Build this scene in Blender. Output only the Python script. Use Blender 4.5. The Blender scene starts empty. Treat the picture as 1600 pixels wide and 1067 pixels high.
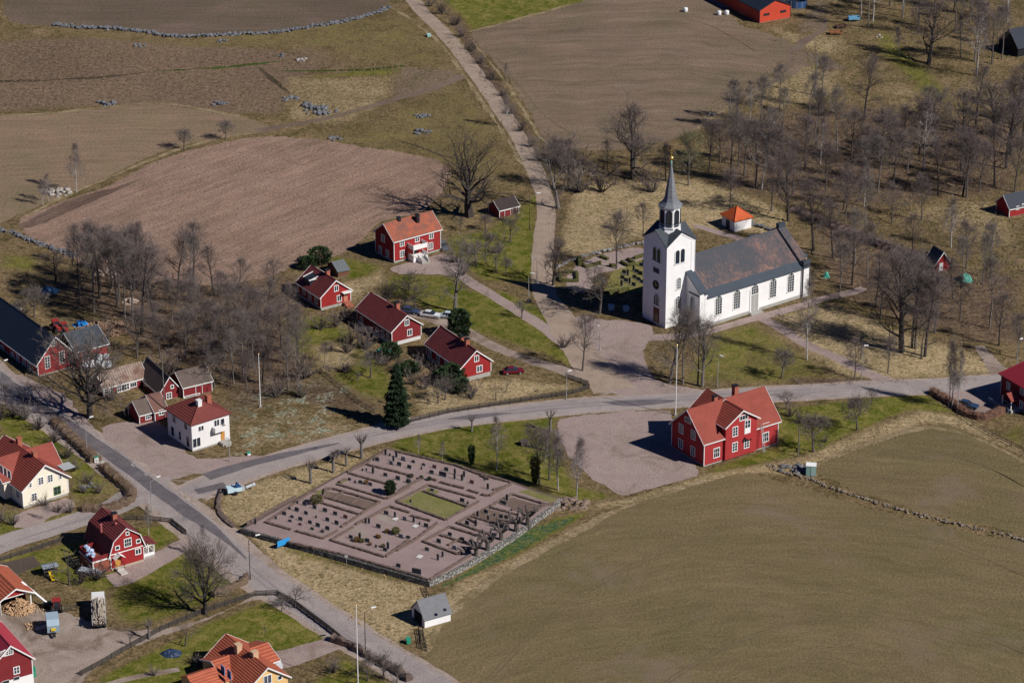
import bpy, bmesh, math, random
import numpy as np
from mathutils import Vector, Matrix
from mathutils.geometry import tessellate_polygon
R=math.radians
# ------------------------------------------------------------------ camera
PITCH=R(24.3); HC=273.0; F=4800.0
sc=bpy.context.scene
DC=HC/math.tan(PITCH)
cd=bpy.data.cameras.new('camera'); cam=bpy.data.objects.new('camera',cd); sc.collection.objects.link(cam)
cam.location=(0,-DC,HC); cam.rotation_euler=(math.pi/2-PITCH,0,0)
cd.sensor_width=36; cd.lens=F/1600*36; cd.clip_start=1; cd.clip_end=6000
sc.camera=cam
# ------------------------------------------------------------------ sky, sun
SUN_EL=R(39); SUN_AZ=math.atan2(-math.sin(R(31)),math.cos(R(31)))   # direction towards the sun in the xy plane
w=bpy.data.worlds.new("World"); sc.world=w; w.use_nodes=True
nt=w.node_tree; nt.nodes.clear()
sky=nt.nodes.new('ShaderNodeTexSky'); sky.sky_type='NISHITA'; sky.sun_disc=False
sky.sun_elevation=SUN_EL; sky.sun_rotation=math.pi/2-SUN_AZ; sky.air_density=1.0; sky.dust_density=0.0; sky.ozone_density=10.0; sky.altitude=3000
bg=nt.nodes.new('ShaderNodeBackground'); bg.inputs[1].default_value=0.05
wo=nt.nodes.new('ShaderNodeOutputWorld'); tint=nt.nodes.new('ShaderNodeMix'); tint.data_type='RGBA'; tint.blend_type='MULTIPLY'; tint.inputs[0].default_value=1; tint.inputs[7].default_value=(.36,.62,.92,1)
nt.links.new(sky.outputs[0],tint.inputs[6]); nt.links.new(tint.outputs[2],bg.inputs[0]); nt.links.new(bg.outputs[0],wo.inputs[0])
sd=bpy.data.lights.new('sun','SUN'); sd.energy=5.0; sd.angle=R(0.5); sd.color=(1.0,0.955,0.90)
so=bpy.data.objects.new('sun',sd); sc.collection.objects.link(so)
sv=Vector((math.cos(SUN_AZ)*math.cos(SUN_EL),math.sin(SUN_AZ)*math.cos(SUN_EL),math.sin(SUN_EL)))
so.rotation_euler=sv.to_track_quat('Z','Y').to_euler(); so.location=(0,0,150)
sc.view_settings.view_transform='Standard'; sc.view_settings.look='None'; sc.view_settings.gamma=1; sc.view_settings.exposure=0
rng=random.Random(7)
# ------------------------------------------------------------------ photo pixel -> place on the ground plane
CP=Vector((0,-DC,HC)); FW=Vector((0,math.cos(PITCH),-math.sin(PITCH))); UP=Vector((0,math.sin(PITCH),math.cos(PITCH)))
def ray(px,py): return FW+Vector((1,0,0))*((px-800)/F)+UP*((533.5-py)/F)
def G(px,py,z=0.0):
    r=ray(px,py); t=(z-HC)/r.z; return CP+r*t
def scale_at(py): return F/ (G(800,py)-CP).dot(FW)
def hgt(px,py,topy):
    """height of a vertical that stands at (px,py) and ends at row topy"""
    g=G(px,py); lo,hi=0,120
    for _ in range(40):
        m=(lo+hi)/2; p=g+Vector((0,0,m))-CP
        y=533.5-F*p.dot(UP)/p.dot(FW)
        if y>topy: lo=m
        else: hi=m
    return lo
# ------------------------------------------------------------------ materials
MATS={}
def newmat(name):
    m=bpy.data.materials.new(name); m.use_nodes=True; n=m.node_tree; n.nodes.clear()
    o=n.nodes.new('ShaderNodeOutputMaterial'); b=n.nodes.new('ShaderNodeBsdfPrincipled'); n.links.new(b.outputs[0],o.inputs[0])
    b.inputs['Specular IOR Level'].default_value=0.25
    return m,n,b
def noise(n,vec,scale,detail=3,rough=0.6,dist=0.0):
    t=n.nodes.new('ShaderNodeTexNoise'); t.inputs['Scale'].default_value=scale; t.inputs['Detail'].default_value=detail
    t.inputs['Roughness'].default_value=rough; t.inputs['Distortion'].default_value=dist; n.links.new(vec,t.inputs['Vector']); return t.outputs['Fac']
def rng_(n,x,a,b,c=0.0,d=1.0):
    m=n.nodes.new('ShaderNodeMapRange'); n.links.new(x,m.inputs[0])
    for i,v in zip((1,2,3,4),(a,b,c,d)): m.inputs[i].default_value=v
    return m.outputs[0]
def mth(n,op,a,b=None):
    m=n.nodes.new('ShaderNodeMath'); m.operation=op
    for i,v in enumerate((a,b)):
        if v is None: continue
        if isinstance(v,(int,float)): m.inputs[i].default_value=v
        else: n.links.new(v,m.inputs[i])
    return m.outputs[0]
def mix(n,f,a,b,bt='MIX'):
    m=n.nodes.new('ShaderNodeMix'); m.data_type='RGBA'; m.blend_type=bt
    if isinstance(f,(int,float)): m.inputs[0].default_value=f
    else: n.links.new(f,m.inputs[0])
    for i,v in ((6,a),(7,b)):
        if isinstance(v,tuple): m.inputs[i].default_value=(*v[:3],1)
        else: n.links.new(v,m.inputs[i])
    return m.outputs[2]
def scalevec(n,vec,s,rot=0):
    m=n.nodes.new('ShaderNodeMapping'); m.inputs['Scale'].default_value=s; m.inputs['Rotation'].default_value=(0,0,rot); n.links.new(vec,m.inputs[0]); return m.outputs[0]
def objco(n):
    t=n.nodes.new('ShaderNodeTexCoord'); return t.outputs['Object']
def worldco(n):
    t=n.nodes.new('ShaderNodeNewGeometry'); return t.outputs['Position']
def bump(n,b,h,strength,dist=0.1):
    bp=n.nodes.new('ShaderNodeBump'); bp.inputs['Strength'].default_value=strength; bp.inputs['Distance'].default_value=dist
    n.links.new(h,bp.inputs['Height']); n.links.new(bp.outputs[0],b.inputs['Normal'])
def grey(n,f,lo,hi):
    """multiplier colour lo..hi from a 0..1 factor"""
    return mix(n,f,(lo,lo,lo),(hi,hi,hi))
def M(name,col=(.5,.5,.5),rough=.8,var=.15,vs=1.0,kind='plain',col2=None,metal=0.0):
    if name in MATS: return MATS[name]
    m,n,b=newmat(name); co=objco(n); b.inputs['Roughness'].default_value=rough; b.inputs['Metallic'].default_value=metal
    c2=col2 or tuple(x*.55 for x in col)
    if kind=='plain':
        f=noise(n,co,vs,5); c=mix(n,rng_(n,f,.35,.75),col,c2 if col2 else tuple(x*(1-var) for x in col))
        g=noise(n,co,vs*7,3); c=mix(n,1,c,grey(n,g,1-var,1+var),'MULTIPLY')
    elif kind=='board':
        s=scalevec(n,co,(7,7,.5)); f=noise(n,s,1.2,3); c=mix(n,rng_(n,f,.4,.75),col,c2)
        f2=noise(n,co,.5,3); c=mix(n,1,c,grey(n,f2,1-var*1.5,1+var*1.5),'MULTIPLY')
        wv=n.nodes.new('ShaderNodeTexWave'); wv.bands_direction='DIAGONAL'; wv.inputs['Scale'].default_value=2.2; n.links.new(co,wv.inputs[0])
        bump(n,b,wv.outputs['Fac'],.25,.03)
    elif kind=='tile':
        sp=n.nodes.new('ShaderNodeSeparateXYZ'); n.links.new(co,sp.inputs[0])
        z=mth(n,'MULTIPLY',sp.outputs[2],2*math.pi/.27); st=mth(n,'SINE',z)
        f=noise(n,co,.6,5,.65); c=mix(n,rng_(n,f,.38,.7),col,c2)
        g=noise(n,co,4.0,3); c=mix(n,1,c,grey(n,g,1-var*1.6,1+var*1.6),'MULTIPLY')
        c=mix(n,rng_(n,st,.25,.95,0,.6),c,tuple(x*.3 for x in col))
        bump(n,b,st,.6,.05)
    elif kind=='old_tile':
        s=n.nodes.new('ShaderNodeMapping'); n.links.new(co,s.inputs[0]); s.inputs['Scale'].default_value=(3.4,.7,.7)
        f=noise(n,s.outputs[0],1.5,7,.8); f0=noise(n,co,.12,3)
        sp=n.nodes.new('ShaderNodeSeparateXYZ'); n.links.new(co,sp.inputs[0])
        ff=mth(n,'ADD',f,mth(n,'MULTIPLY',f0,.6)); ff=mth(n,'SUBTRACT',ff,rng_(n,sp.outputs[2],8.6,13.4,.0,.10))
        c=mix(n,rng_(n,ff,.735,.915),col2,col)
        g=noise(n,co,5.0,3); c=mix(n,1,c,grey(n,g,.55,1.45),'MULTIPLY')
    elif kind=='sheet':
        wv=n.nodes.new('ShaderNodeTexWave'); wv.bands_direction='X'; wv.inputs['Scale'].default_value=.55; n.links.new(co,wv.inputs[0])
        f=noise(n,co,.4,5); c=mix(n,rng_(n,f,.4,.65),col,c2)
        c=mix(n,rng_(n,wv.outputs['Fac'],.55,1,0,.75),c,c2)
    elif kind=='stone':
        v=n.nodes.new('ShaderNodeTexVoronoi'); v.inputs['Scale'].default_value=vs*2.2; n.links.new(co,v.inputs['Vector'])
        sx=n.nodes.new('ShaderNodeSeparateColor'); n.links.new(v.outputs['Color'],sx.inputs[0])
        c=mix(n,sx.outputs[0],col,c2); g=noise(n,co,3,4); c=mix(n,1,c,grey(n,g,.6,1.4),'MULTIPLY')
        c=mix(n,rng_(n,v.outputs['Distance'],.28,.5,0,.75),c,(.02,.02,.018)); bump(n,b,v.outputs['Distance'],.5,.1)
    elif kind=='glass':
        b.inputs['Roughness'].default_value=rough; b.inputs['Specular IOR Level'].default_value=.5
        f=noise(n,co,.7,2); c=mix(n,f,col,tuple(x*.4 for x in col))
    elif kind=='hedge':
        f=noise(n,co,5,4,.7); c=mix(n,rng_(n,f,.35,.65),col,c2); bump(n,b,f,1.0,.25)
    n.links.new(c,b.inputs['Base Color']); MATS[name]=m; return m
# ground cover of fields and yards: world-space, large colour drift + fine grain + optional rows
def GM(name,cols=None,big=.02,mid=.12,grain=1.6,gv=.35,rows=None,rough=.95,speck=None,stain=None):
    if name in MATS: return MATS[name]
    m,n,b=newmat(name); co=worldco(n); b.inputs['Roughness'].default_value=rough; b.inputs['Specular IOR Level'].default_value=.1
    f1=noise(n,co,big,5,.6,.6); f2=noise(n,co,mid,6,.7,.4)
    c=mix(n,rng_(n,f1,.38,.62),cols[0],cols[1]); 
    if len(cols)>2: c=mix(n,rng_(n,f2,.42,.68),c,cols[2])
    g=noise(n,co,grain,4,.75); c=mix(n,1,c,grey(n,rng_(n,g,.3,.7),1-gv,1+gv),'MULTIPLY')
    h=g
    if rows:
        # drill rows: noise stretched along straight lines between two photo points, or along arcs round a far point
        kind_,p,q,per,st=rows; sp=n.nodes.new('ShaderNodeSeparateXYZ'); n.links.new(co,sp.inputs[0])
        wob=mth(n,'MULTIPLY',mth(n,'SUBTRACT',noise(n,co,.035,3),.5),14 if kind_=='arc' else 7)
        if kind_=='arc':
            c0=G(*p); dx=mth(n,'SUBTRACT',sp.outputs[0],c0.x); dy=mth(n,'SUBTRACT',sp.outputs[1],c0.y)
            rad=mth(n,'SQRT',mth(n,'ADD',mth(n,'MULTIPLY',dx,dx),mth(n,'MULTIPLY',dy,dy))); al=mth(n,'MULTIPLY',mth(n,'ARCTAN2',dy,dx),q)
        else:
            d0=(G(*q)-G(*p)).normalized(); rad=mth(n,'ADD',mth(n,'MULTIPLY',sp.outputs[0],-d0.y),mth(n,'MULTIPLY',sp.outputs[1],d0.x)); al=mth(n,'ADD',mth(n,'MULTIPLY',sp.outputs[0],d0.x),mth(n,'MULTIPLY',sp.outputs[1],d0.y))
        rad=mth(n,'ADD',rad,wob); cb=n.nodes.new('ShaderNodeCombineXYZ'); n.links.new(mth(n,'MULTIPLY',rad,1/per),cb.inputs[0]); n.links.new(mth(n,'MULTIPLY',al,.07/per),cb.inputs[1])
        f3=noise(n,cb.outputs[0],.9,4,.7); c=mix(n,1,c,grey(n,rng_(n,f3,.33,.67),1-st,1+st),'MULTIPLY')
        cb2=n.nodes.new('ShaderNodeCombineXYZ'); n.links.new(mth(n,'MULTIPLY',rad,.22/per),cb2.inputs[0]); n.links.new(mth(n,'MULTIPLY',al,.012/per),cb2.inputs[1])
        f5=noise(n,cb2.outputs[0],.9,3,.6); c=mix(n,1,c,grey(n,rng_(n,f5,.33,.67),1-st*.6,1+st*.6),'MULTIPLY')
    if speck:
        v=n.nodes.new('ShaderNodeTexVoronoi'); v.inputs['Scale'].default_value=speck[0]; n.links.new(co,v.inputs['Vector'])
        c=mix(n,rng_(n,v.outputs['Distance'],.0,speck[1],speck[3] if len(speck)>3 else .8,0),c,speck[2])
    if stain:
        f4=noise(n,co,stain[0],6,.7,1.0); c=mix(n,rng_(n,f4,stain[1],stain[1]+.12,0,.8),c,stain[2])
    n.links.new(c,b.inputs['Base Color']); bump(n,b,h,.7,.3); MATS[name]=m; return m
# ------------------------------------------------------------------ mesh building
COL=sc.collection
def link(o,parent=None):
    COL.objects.link(o)
    if parent is not None: o.parent=parent
    return o
def tag(o,label=None,cat=None,group=None,kind=None):
    if label: o['label']=label
    if cat: o['category']=cat
    if group: o['group']=group
    if kind: o['kind']=kind
    return o
def empty(name,loc,rz=0,label=None,cat=None,group=None):
    o=bpy.data.objects.new(name,None); COL.objects.link(o); o.location=loc; o.rotation_euler=(0,0,rz); o.empty_display_size=.3
    return tag(o,label,cat,group)
class MB:
    def __init__(s): s.v=[]; s.f=[]
    def add(s,vs,fs):
        k=len(s.v); s.v+= [tuple(x) for x in vs]; s.f+=[tuple(i+k for i in f) for f in fs]; return s
    def box(s,x0,x1,y0,y1,z0,z1):
        return s.add([(x0,y0,z0),(x1,y0,z0),(x1,y1,z0),(x0,y1,z0),(x0,y0,z1),(x1,y0,z1),(x1,y1,z1),(x0,y1,z1)],
              [(0,3,2,1),(4,5,6,7),(0,1,5,4),(1,2,6,5),(2,3,7,6),(3,0,4,7)])
    def prism(s,pts,d):
        """closed polygon pts (3d) swept by vector d"""
        n=len(pts); d=Vector(d); a=[Vector(p) for p in pts]; b=[p+d for p in a]
        return s.add(a+b,[tuple(range(n))[::-1],tuple(range(n,2*n))]+[(i,(i+1)%n,n+(i+1)%n,n+i) for i in range(n)])
    def tube(s,p0,p1,r0,r1=None,n=6,cap=True):
        r1=r0 if r1 is None else r1; p0=Vector(p0); p1=Vector(p1); d=(p1-p0)
        if d.length<1e-6: return s
        d.normalize(); a=d.orthogonal().normalized(); b=d.cross(a)
        vs=[]; 
        for p,r in ((p0,r0),(p1,r1)):
            for i in range(n):
                t=2*math.pi*i/n; vs.append(p+a*(math.cos(t)*r)+b*(math.sin(t)*r))
        fs=[(i,(i+1)%n,n+(i+1)%n,n+i) for i in range(n)]
        if cap: fs+=[tuple(range(n))[::-1],tuple(range(n,2*n))]
        return s.add(vs,fs)
    def lathe(s,cx,cy,prof,n=16,ph=0):
        vs=[]; fs=[]
        for r,z in prof:
            for i in range(n):
                t=ph+2*math.pi*i/n; vs.append((cx+r*math.cos(t),cy+r*math.sin(t),z))
        for k in range(len(prof)-1):
            for i in range(n): fs.append((k*n+i,k*n+(i+1)%n,(k+1)*n+(i+1)%n,(k+1)*n+i))
        fs.append(tuple(range(n))[::-1]); fs.append(tuple(range((len(prof)-1)*n,len(prof)*n)))
        return s.add(vs,fs)
    def ell(s,c,r,n=8,m=5,jit=0.0,rr=rng):
        c=Vector(c); vs=[]; fs=[]
        for k in range(m+1):
            ph=math.pi*k/m
            for i in range(n):
                t=2*math.pi*i/n; q=1+rr.uniform(-jit,jit)
                vs.append((c.x+r[0]*q*math.sin(ph)*math.cos(t),c.y+r[1]*q*math.sin(ph)*math.sin(t),c.z-r[2]*q*math.cos(ph)))
        for k in range(m):
            for i in range(n): fs.append((k*n+i,k*n+(i+1)%n,(k+1)*n+(i+1)%n,(k+1)*n+i))
        return s.add(vs,fs)
    def mesh(s,name,mat,smooth=False):
        me=bpy.data.meshes.new(name); me.from_pydata(s.v,[],s.f)
        me.materials.append(mat)
        if smooth: me.polygons.foreach_set('use_smooth',[True]*len(me.polygons))
        me.update(); return me
    def build(s,name,mat,parent=None,loc=None,rz=0,smooth=False):
        o=bpy.data.objects.new(name,s.mesh(name,mat,smooth)); link(o,parent)
        if loc is not None: o.location=loc
        if rz: o.rotation_euler=(0,0,rz)
        return o
def place(name,me,parent=None,loc=(0,0,0),rz=0,sc_=None):
    o=bpy.data.objects.new(name,me); link(o,parent); o.location=loc; o.rotation_euler=(0,0,rz)
    if sc_: o.scale=(sc_,)*3 if isinstance(sc_,(int,float)) else sc_
    return o
def local(mesh_builder,o):
    """shift the vertices so that the object's origin is o"""
    mesh_builder.v=[(x-o[0],y-o[1],z-o[2]) for x,y,z in mesh_builder.v]; return mesh_builder
# ------------------------------------------------------------------ sheets and ribbons on the ground
def catmull(P,closed,step=1.0):
    out=[]; n=len(P)
    for i in range(n if closed else n-1):
        p=[P[(i+k)%n] if closed else P[min(max(i+k,0),n-1)] for k in (-1,0,1,2)]
        L=(p[2]-p[1]).length; k=max(1,int(L/step))
        for j in range(k):
            t=j/k
            out.append(.5*((2*p[1])+(-p[0]+p[2])*t+(2*p[0]-5*p[1]+4*p[2]-p[3])*t*t+(-p[0]+3*p[1]-3*p[2]+p[3])*t**3))
    if not closed: out.append(P[-1])
    return out
def linear(P,step=1.0):
    out=[]; n=len(P)
    for i in range(n):
        a,b=P[i],P[(i+1)%n]; k=max(1,int((b-a).length/step))
        out+= [a.lerp(b,j/k) for j in range(k)]
    return out
def jitter(P,amp,rr):
    o=[];a=0
    for p in P:
        a=a*.6+rr.uniform(-1,1)*amp*.8
        o.append(Vector((p.x+a+rr.uniform(-amp,amp)*.3,p.y+a*1.3+rr.uniform(-amp,amp)*.6,p.z)))
    return o
def poly_mesh(P,z,name,mat):
    mb=MB(); tri=tessellate_polygon([[Vector((p.x,p.y,0)) for p in P]])
    fs=[]
    for t in tri:
        a,b,c=(P[i] for i in t)
        fs.append(t if (b.x-a.x)*(c.y-a.y)-(b.y-a.y)*(c.x-a.x)>0 else t[::-1])
    mb.add([(p.x,p.y,z) for p in P],fs); return mb
def sheet(name,pts,mat,z,jit=.35,smooth=True,pz=0.0,kind='structure',label=None,step=1.0):
    P=[G(x,y,pz) for x,y in pts]; P=catmull(P,True,step) if smooth else linear(P,step)
    P=jitter(P,jit,random.Random(len(pts)*31+int(pts[0][0])))
    o=poly_mesh(P,z,name,mat).build(name,mat); o['kind']=kind
    if label: o['label']=label
    return o
def ribbon(name,pts,width,mat,z,jit=.2,pz=0.0,step=1.5):
    """pts: (px,py[,width m])"""
    C=[]; 
    for p in pts:
        g=G(p[0],p[1],pz); C.append(Vector((g.x,g.y,p[2] if len(p)>2 else width)))
    C=catmull(C,False,step); rr=random.Random(int(pts[0][0])+len(pts)); L=[];Rr=[]; ja=jb=0
    for i,c in enumerate(C):
        t=C[min(i+1,len(C)-1)]-C[max(i-1,0)]; d=Vector((-t.y,t.x)).normalized()
        ja=ja*.7+rr.uniform(-jit,jit)*.6; jb=jb*.7+rr.uniform(-jit,jit)*.6; h=c.z/2
        L.append((c.x+d.x*(h+ja),c.y+d.y*(h+ja),z)); Rr.append((c.x-d.x*(h+jb),c.y-d.y*(h+jb),z))
    mb=MB(); n=len(C); mb.add(L+Rr,[(n+i,n+i+1,i+1,i) for i in range(n-1)])
    o=mb.build(name,mat); o['kind']='structure'; return o
def worldline(pts,pz=0,closed=False,step=1.0,curve=False):
    P=[G(x,y,pz) for x,y in pts]
    if curve: return catmull(P,closed,step)
    out=[]
    for i in range(len(P)-1):
        a,b=P[i],P[i+1]; k=max(1,round((b-a).length/step)); out+=[a.lerp(b,j/k) for j in range(k)]
    return out+[P[-1]]
ORD='leftmost,second,third,fourth,fifth,sixth,seventh,eighth,ninth,tenth,eleventh,twelfth,thirteenth,fourteenth,fifteenth,sixteenth,seventeenth,eighteenth,nineteenth,twentieth,twenty-first,twenty-second,twenty-third,twenty-fourth,twenty-fifth,twenty-sixth,twenty-seventh,twenty-eighth,twenty-ninth,thirtieth'.split(',')
ORD+=['thirty-'+w_ for w_ in 'first second third fourth fifth sixth seventh eighth ninth'.split()]+['fortieth']+['forty-'+w_ for w_ in 'first second third fourth fifth sixth seventh eighth ninth'.split()]
REG={}
def register(key,px,o): REG.setdefault(key,[]).append((px,o))
def ordinal(i): return 'leftmost' if i==0 else ORD[i]+' from left'
def finish_labels():
    for (what,where),L in REG.items():
        L.sort(key=lambda t:t[0]); n=len(L)
        for i,(px,o) in enumerate(L):
            if n==1: o['label']=f'{what} {where}'
            else: o['label']=f'{what}, {"rightmost" if i==n-1 else ordinal(i)} {where}'
# ================================================================== the land
def smooth01(x): x=np.clip(x,0,1); return x*x*(3-2*x)
def poly_w(X,Y,pts,soft):
    P=[G(x,y) for x,y in pts]; n=len(P); inside=np.zeros(X.shape,bool); dist=np.full(X.shape,1e9)
    for i in range(n):
        a,b=P[i],P[(i+1)%n]
        cond=((a.y>Y)!=(b.y>Y)); xi=(b.x-a.x)*(Y-a.y)/((b.y-a.y) if abs(b.y-a.y)>1e-9 else 1e-9)+a.x
        inside^=cond&(X<xi)
        dx,dy=b.x-a.x,b.y-a.y; t=np.clip(((X-a.x)*dx+(Y-a.y)*dy)/(dx*dx+dy*dy+1e-9),0,1)
        dist=np.minimum(dist,np.hypot(X-a.x-t*dx,Y-a.y-t*dy))
    s=np.where(inside,dist,-dist); return smooth01(s/(2*soft)+.5)
# cover regions: (channel, strength, softness m, polygon in photo pixels)
COVER=[
 ('heath',1.0,6,[(-60,70),(150,55),(420,75),(520,95),(440,180),(330,175),(150,165),(-60,180)]),
 ('heath',.55,5,[(400,80),(560,60),(640,100),(560,170),(430,190)]),
 ('lawn',.42,6,[(60,40),(300,62),(600,22),(640,10),(690,60),(740,150),(700,190),(640,120),(480,75),(300,80),(100,60)]),
 ('lawn',.42,8,[(560,90),(700,80),(790,200),(830,300),(700,270),(440,205),(600,180)]),
 ('dry',.6,5,[(440,120),(600,100),(660,150),(520,200),(440,190)]),
 ('lawn',.95,3,[(560,110),(640,105),(630,118),(480,122)]),
 ('lawn',.85,3,[(690,0),(960,-12),(900,12),(735,48)]),
 ('dry',.8,4,[(860,400),(880,330),(900,290),(1010,275),(1130,285),(1240,330),(1230,370),(1100,360),(980,380),(930,400)]),
 ('dry',.6,6,[(1200,40),(1330,60),(1320,150),(1250,180),(1180,160)]),
 ('dry',.55,8,[(1380,230),(1600,330),(1600,400),(1480,380),(1370,300)]),
 ('dry',.45,8,[(1330,90),(1600,130),(1600,190),(1400,180)]),
 ('lawn',.75,4,[(1370,40),(1400,60),(1460,120),(1500,165),(1440,150),(1370,80)]),
 ('litter',.8,6,[(1255,360),(1340,370),(1520,420),(1600,430),(1600,540),(1540,540),(1400,500),(1290,450)]),
 ('litter',.8,6,[(1230,320),(1290,330),(1460,395),(1380,440),(1300,400)]),
 ('litter',.85,9,[(1100,190),(1300,160),(1600,190),(1600,300),(1300,330),(1120,290)]),
 ('litter',.95,8,[(70,440),(210,420),(330,430),(470,430),(480,560),(450,620),(370,640),(340,590),(250,560),(170,520)]),
 ('dry',.5,5,[(40,480),(190,500),(180,545),(90,520),(30,490)]),
 ('lawn',.7,3,[(0,395),(60,400),(60,425),(0,420)]),
 ('lawn',.95,3,[(845,300),(838,330),(835,440),(760,440),(700,400),(700,370),(760,360)]),
 ('lawn',1.0,3,[(740,445),(800,460),(860,490),(905,530),(950,590),(900,575),(830,545),(750,520),(720,490)]),
 ('lawn',.8,3,[(590,425),(720,430),(790,510),(720,520),(640,470),(590,455)]),
 ('lawn',.95,2,[(520,400),(600,415),(610,430),(545,440),(515,420)]),
 ('dry',.65,3,[(600,410),(610,440),(560,470),(510,480),(530,440),(570,430)]),
 ('lawn',.8,3,[(440,500),(520,490),(600,570),(640,640),(560,620),(530,600),(450,540)]),
 ('dry',.7,3,[(480,540),(560,530),(560,570),(500,590)]),
 ('dry',.8,3,[(650,600),(720,595),(800,590),(915,605),(800,625),(650,655)]),
 ('flower',.9,5,[(360,640),(440,600),(520,600),(610,660),(560,680),(420,690),(370,710)]),
 ('dry',.45,4,[(350,650),(610,620),(610,670),(370,720)]),
 ('lawn',.9,3,[(640,665),(740,662),(870,645),(870,700),(900,760),(970,775),(880,790),(700,730),(605,698)]),
 ('dry',.5,3,[(800,750),(870,760),(890,780),(820,765)]),
 ('lawn',1.0,2,[(800,845),(870,808),(930,795),(900,815),(810,870),(720,905),(680,925),(740,885)]),
 ('dry',.7,3,[(680,925),(800,870),(900,820),(940,805),(900,835),(780,900),(680,1000),(720,1060),(670,1040),(640,990)]),
 ('dry',1.0,3,[(335,800),(350,770),(480,730),(600,700),(380,826)]),
 ('dry',1.0,3,[(390,835),(420,840),(660,915),(670,960),(620,1010),(560,975),(440,900)]),
 ('lawn',.55,2,[(440,848),(560,872),(640,905),(620,912),(520,885),(440,865)]),
 ('lawn',.62,4,[(1010,600),(1060,600),(1100,520),(1180,500),(1300,580),(1560,580),(1300,600)]),
 ('dry',.75,4,[(1200,490),(1300,470),(1420,520),(1560,560),(1580,585),(1330,600),(1250,545)]),
 ('lawn',1.0,2,[(1100,735),(1220,695),(1200,640),(1290,630),(1440,612),(1520,660),(1420,640),(1330,680),(1290,705),(1200,725),(1110,745)]),
 ('dry',.9,3,[(880,800),(990,775),(1100,740),(1250,715),(1330,680),(1440,640),(1510,650),(1600,700),(1600,712),(1500,668),(1440,662),(1270,745),(1180,740),(980,790)]),
 ('lawn',.8,3,[(1560,680),(1600,660),(1600,700),(1540,670)]),
 ('lawn',.9,3,[(0,620),(60,640),(140,720),(190,770),(110,790),(110,740),(0,680)]),
 ('lawn',.7,3,[(-20,790),(40,800),(150,800),(60,830),(-20,850)]),
 ('dry',.4,2,[(180,745),(200,770),(110,800),(80,800),(60,810)]),
 ('lawn',1.0,2,[(0,875),(120,845),(270,815),(290,835),(240,860),(160,930),(60,900)]),
 ('lawn',.95,2,[(180,910),(250,870),(360,850),(390,900),(330,940),(230,975),(170,980)]),
 ('dry',.5,3,[(60,890),(150,925),(220,970),(170,990),(100,930)]),
 ('lawn',.95,2,[(150,1060),(330,970),(430,935),(540,1010),(470,1030),(400,1010),(300,1067),(200,1090)]),
 ('lawn',.9,3,[(540,1020),(600,1067),(450,1100)]),
 ('dirt',.9,4,[(-20,980),(60,960),(160,975),(260,985),(180,1020),(120,1067),(50,1100),(-40,1100)]),
 ('dirt',.7,3,[(1180,55),(1215,60),(1310,95),(1330,110),(1290,110),(1220,80)]),
 ('dirt',.6,3,[(1270,0),(1300,0),(1290,40),(1250,60),(1240,45)]),
 ('litter',.7,3,[(860,290),(880,300),(875,360),(865,440),(855,440)]),
 ('litter',.9,2,[(690,10),(720,30),(850,240),(845,262),(790,180)]),
 ('litter',.7,3,[(440,620),(500,590),(610,640),(560,650)]),
 ('litter',.8,2,[(1240,590),(1330,590),(1400,592),(1300,602),(1235,600)]),
 ('dirt',.6,4,[(620,100),(720,110),(700,140),(600,165),(610,120)]),
]
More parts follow.
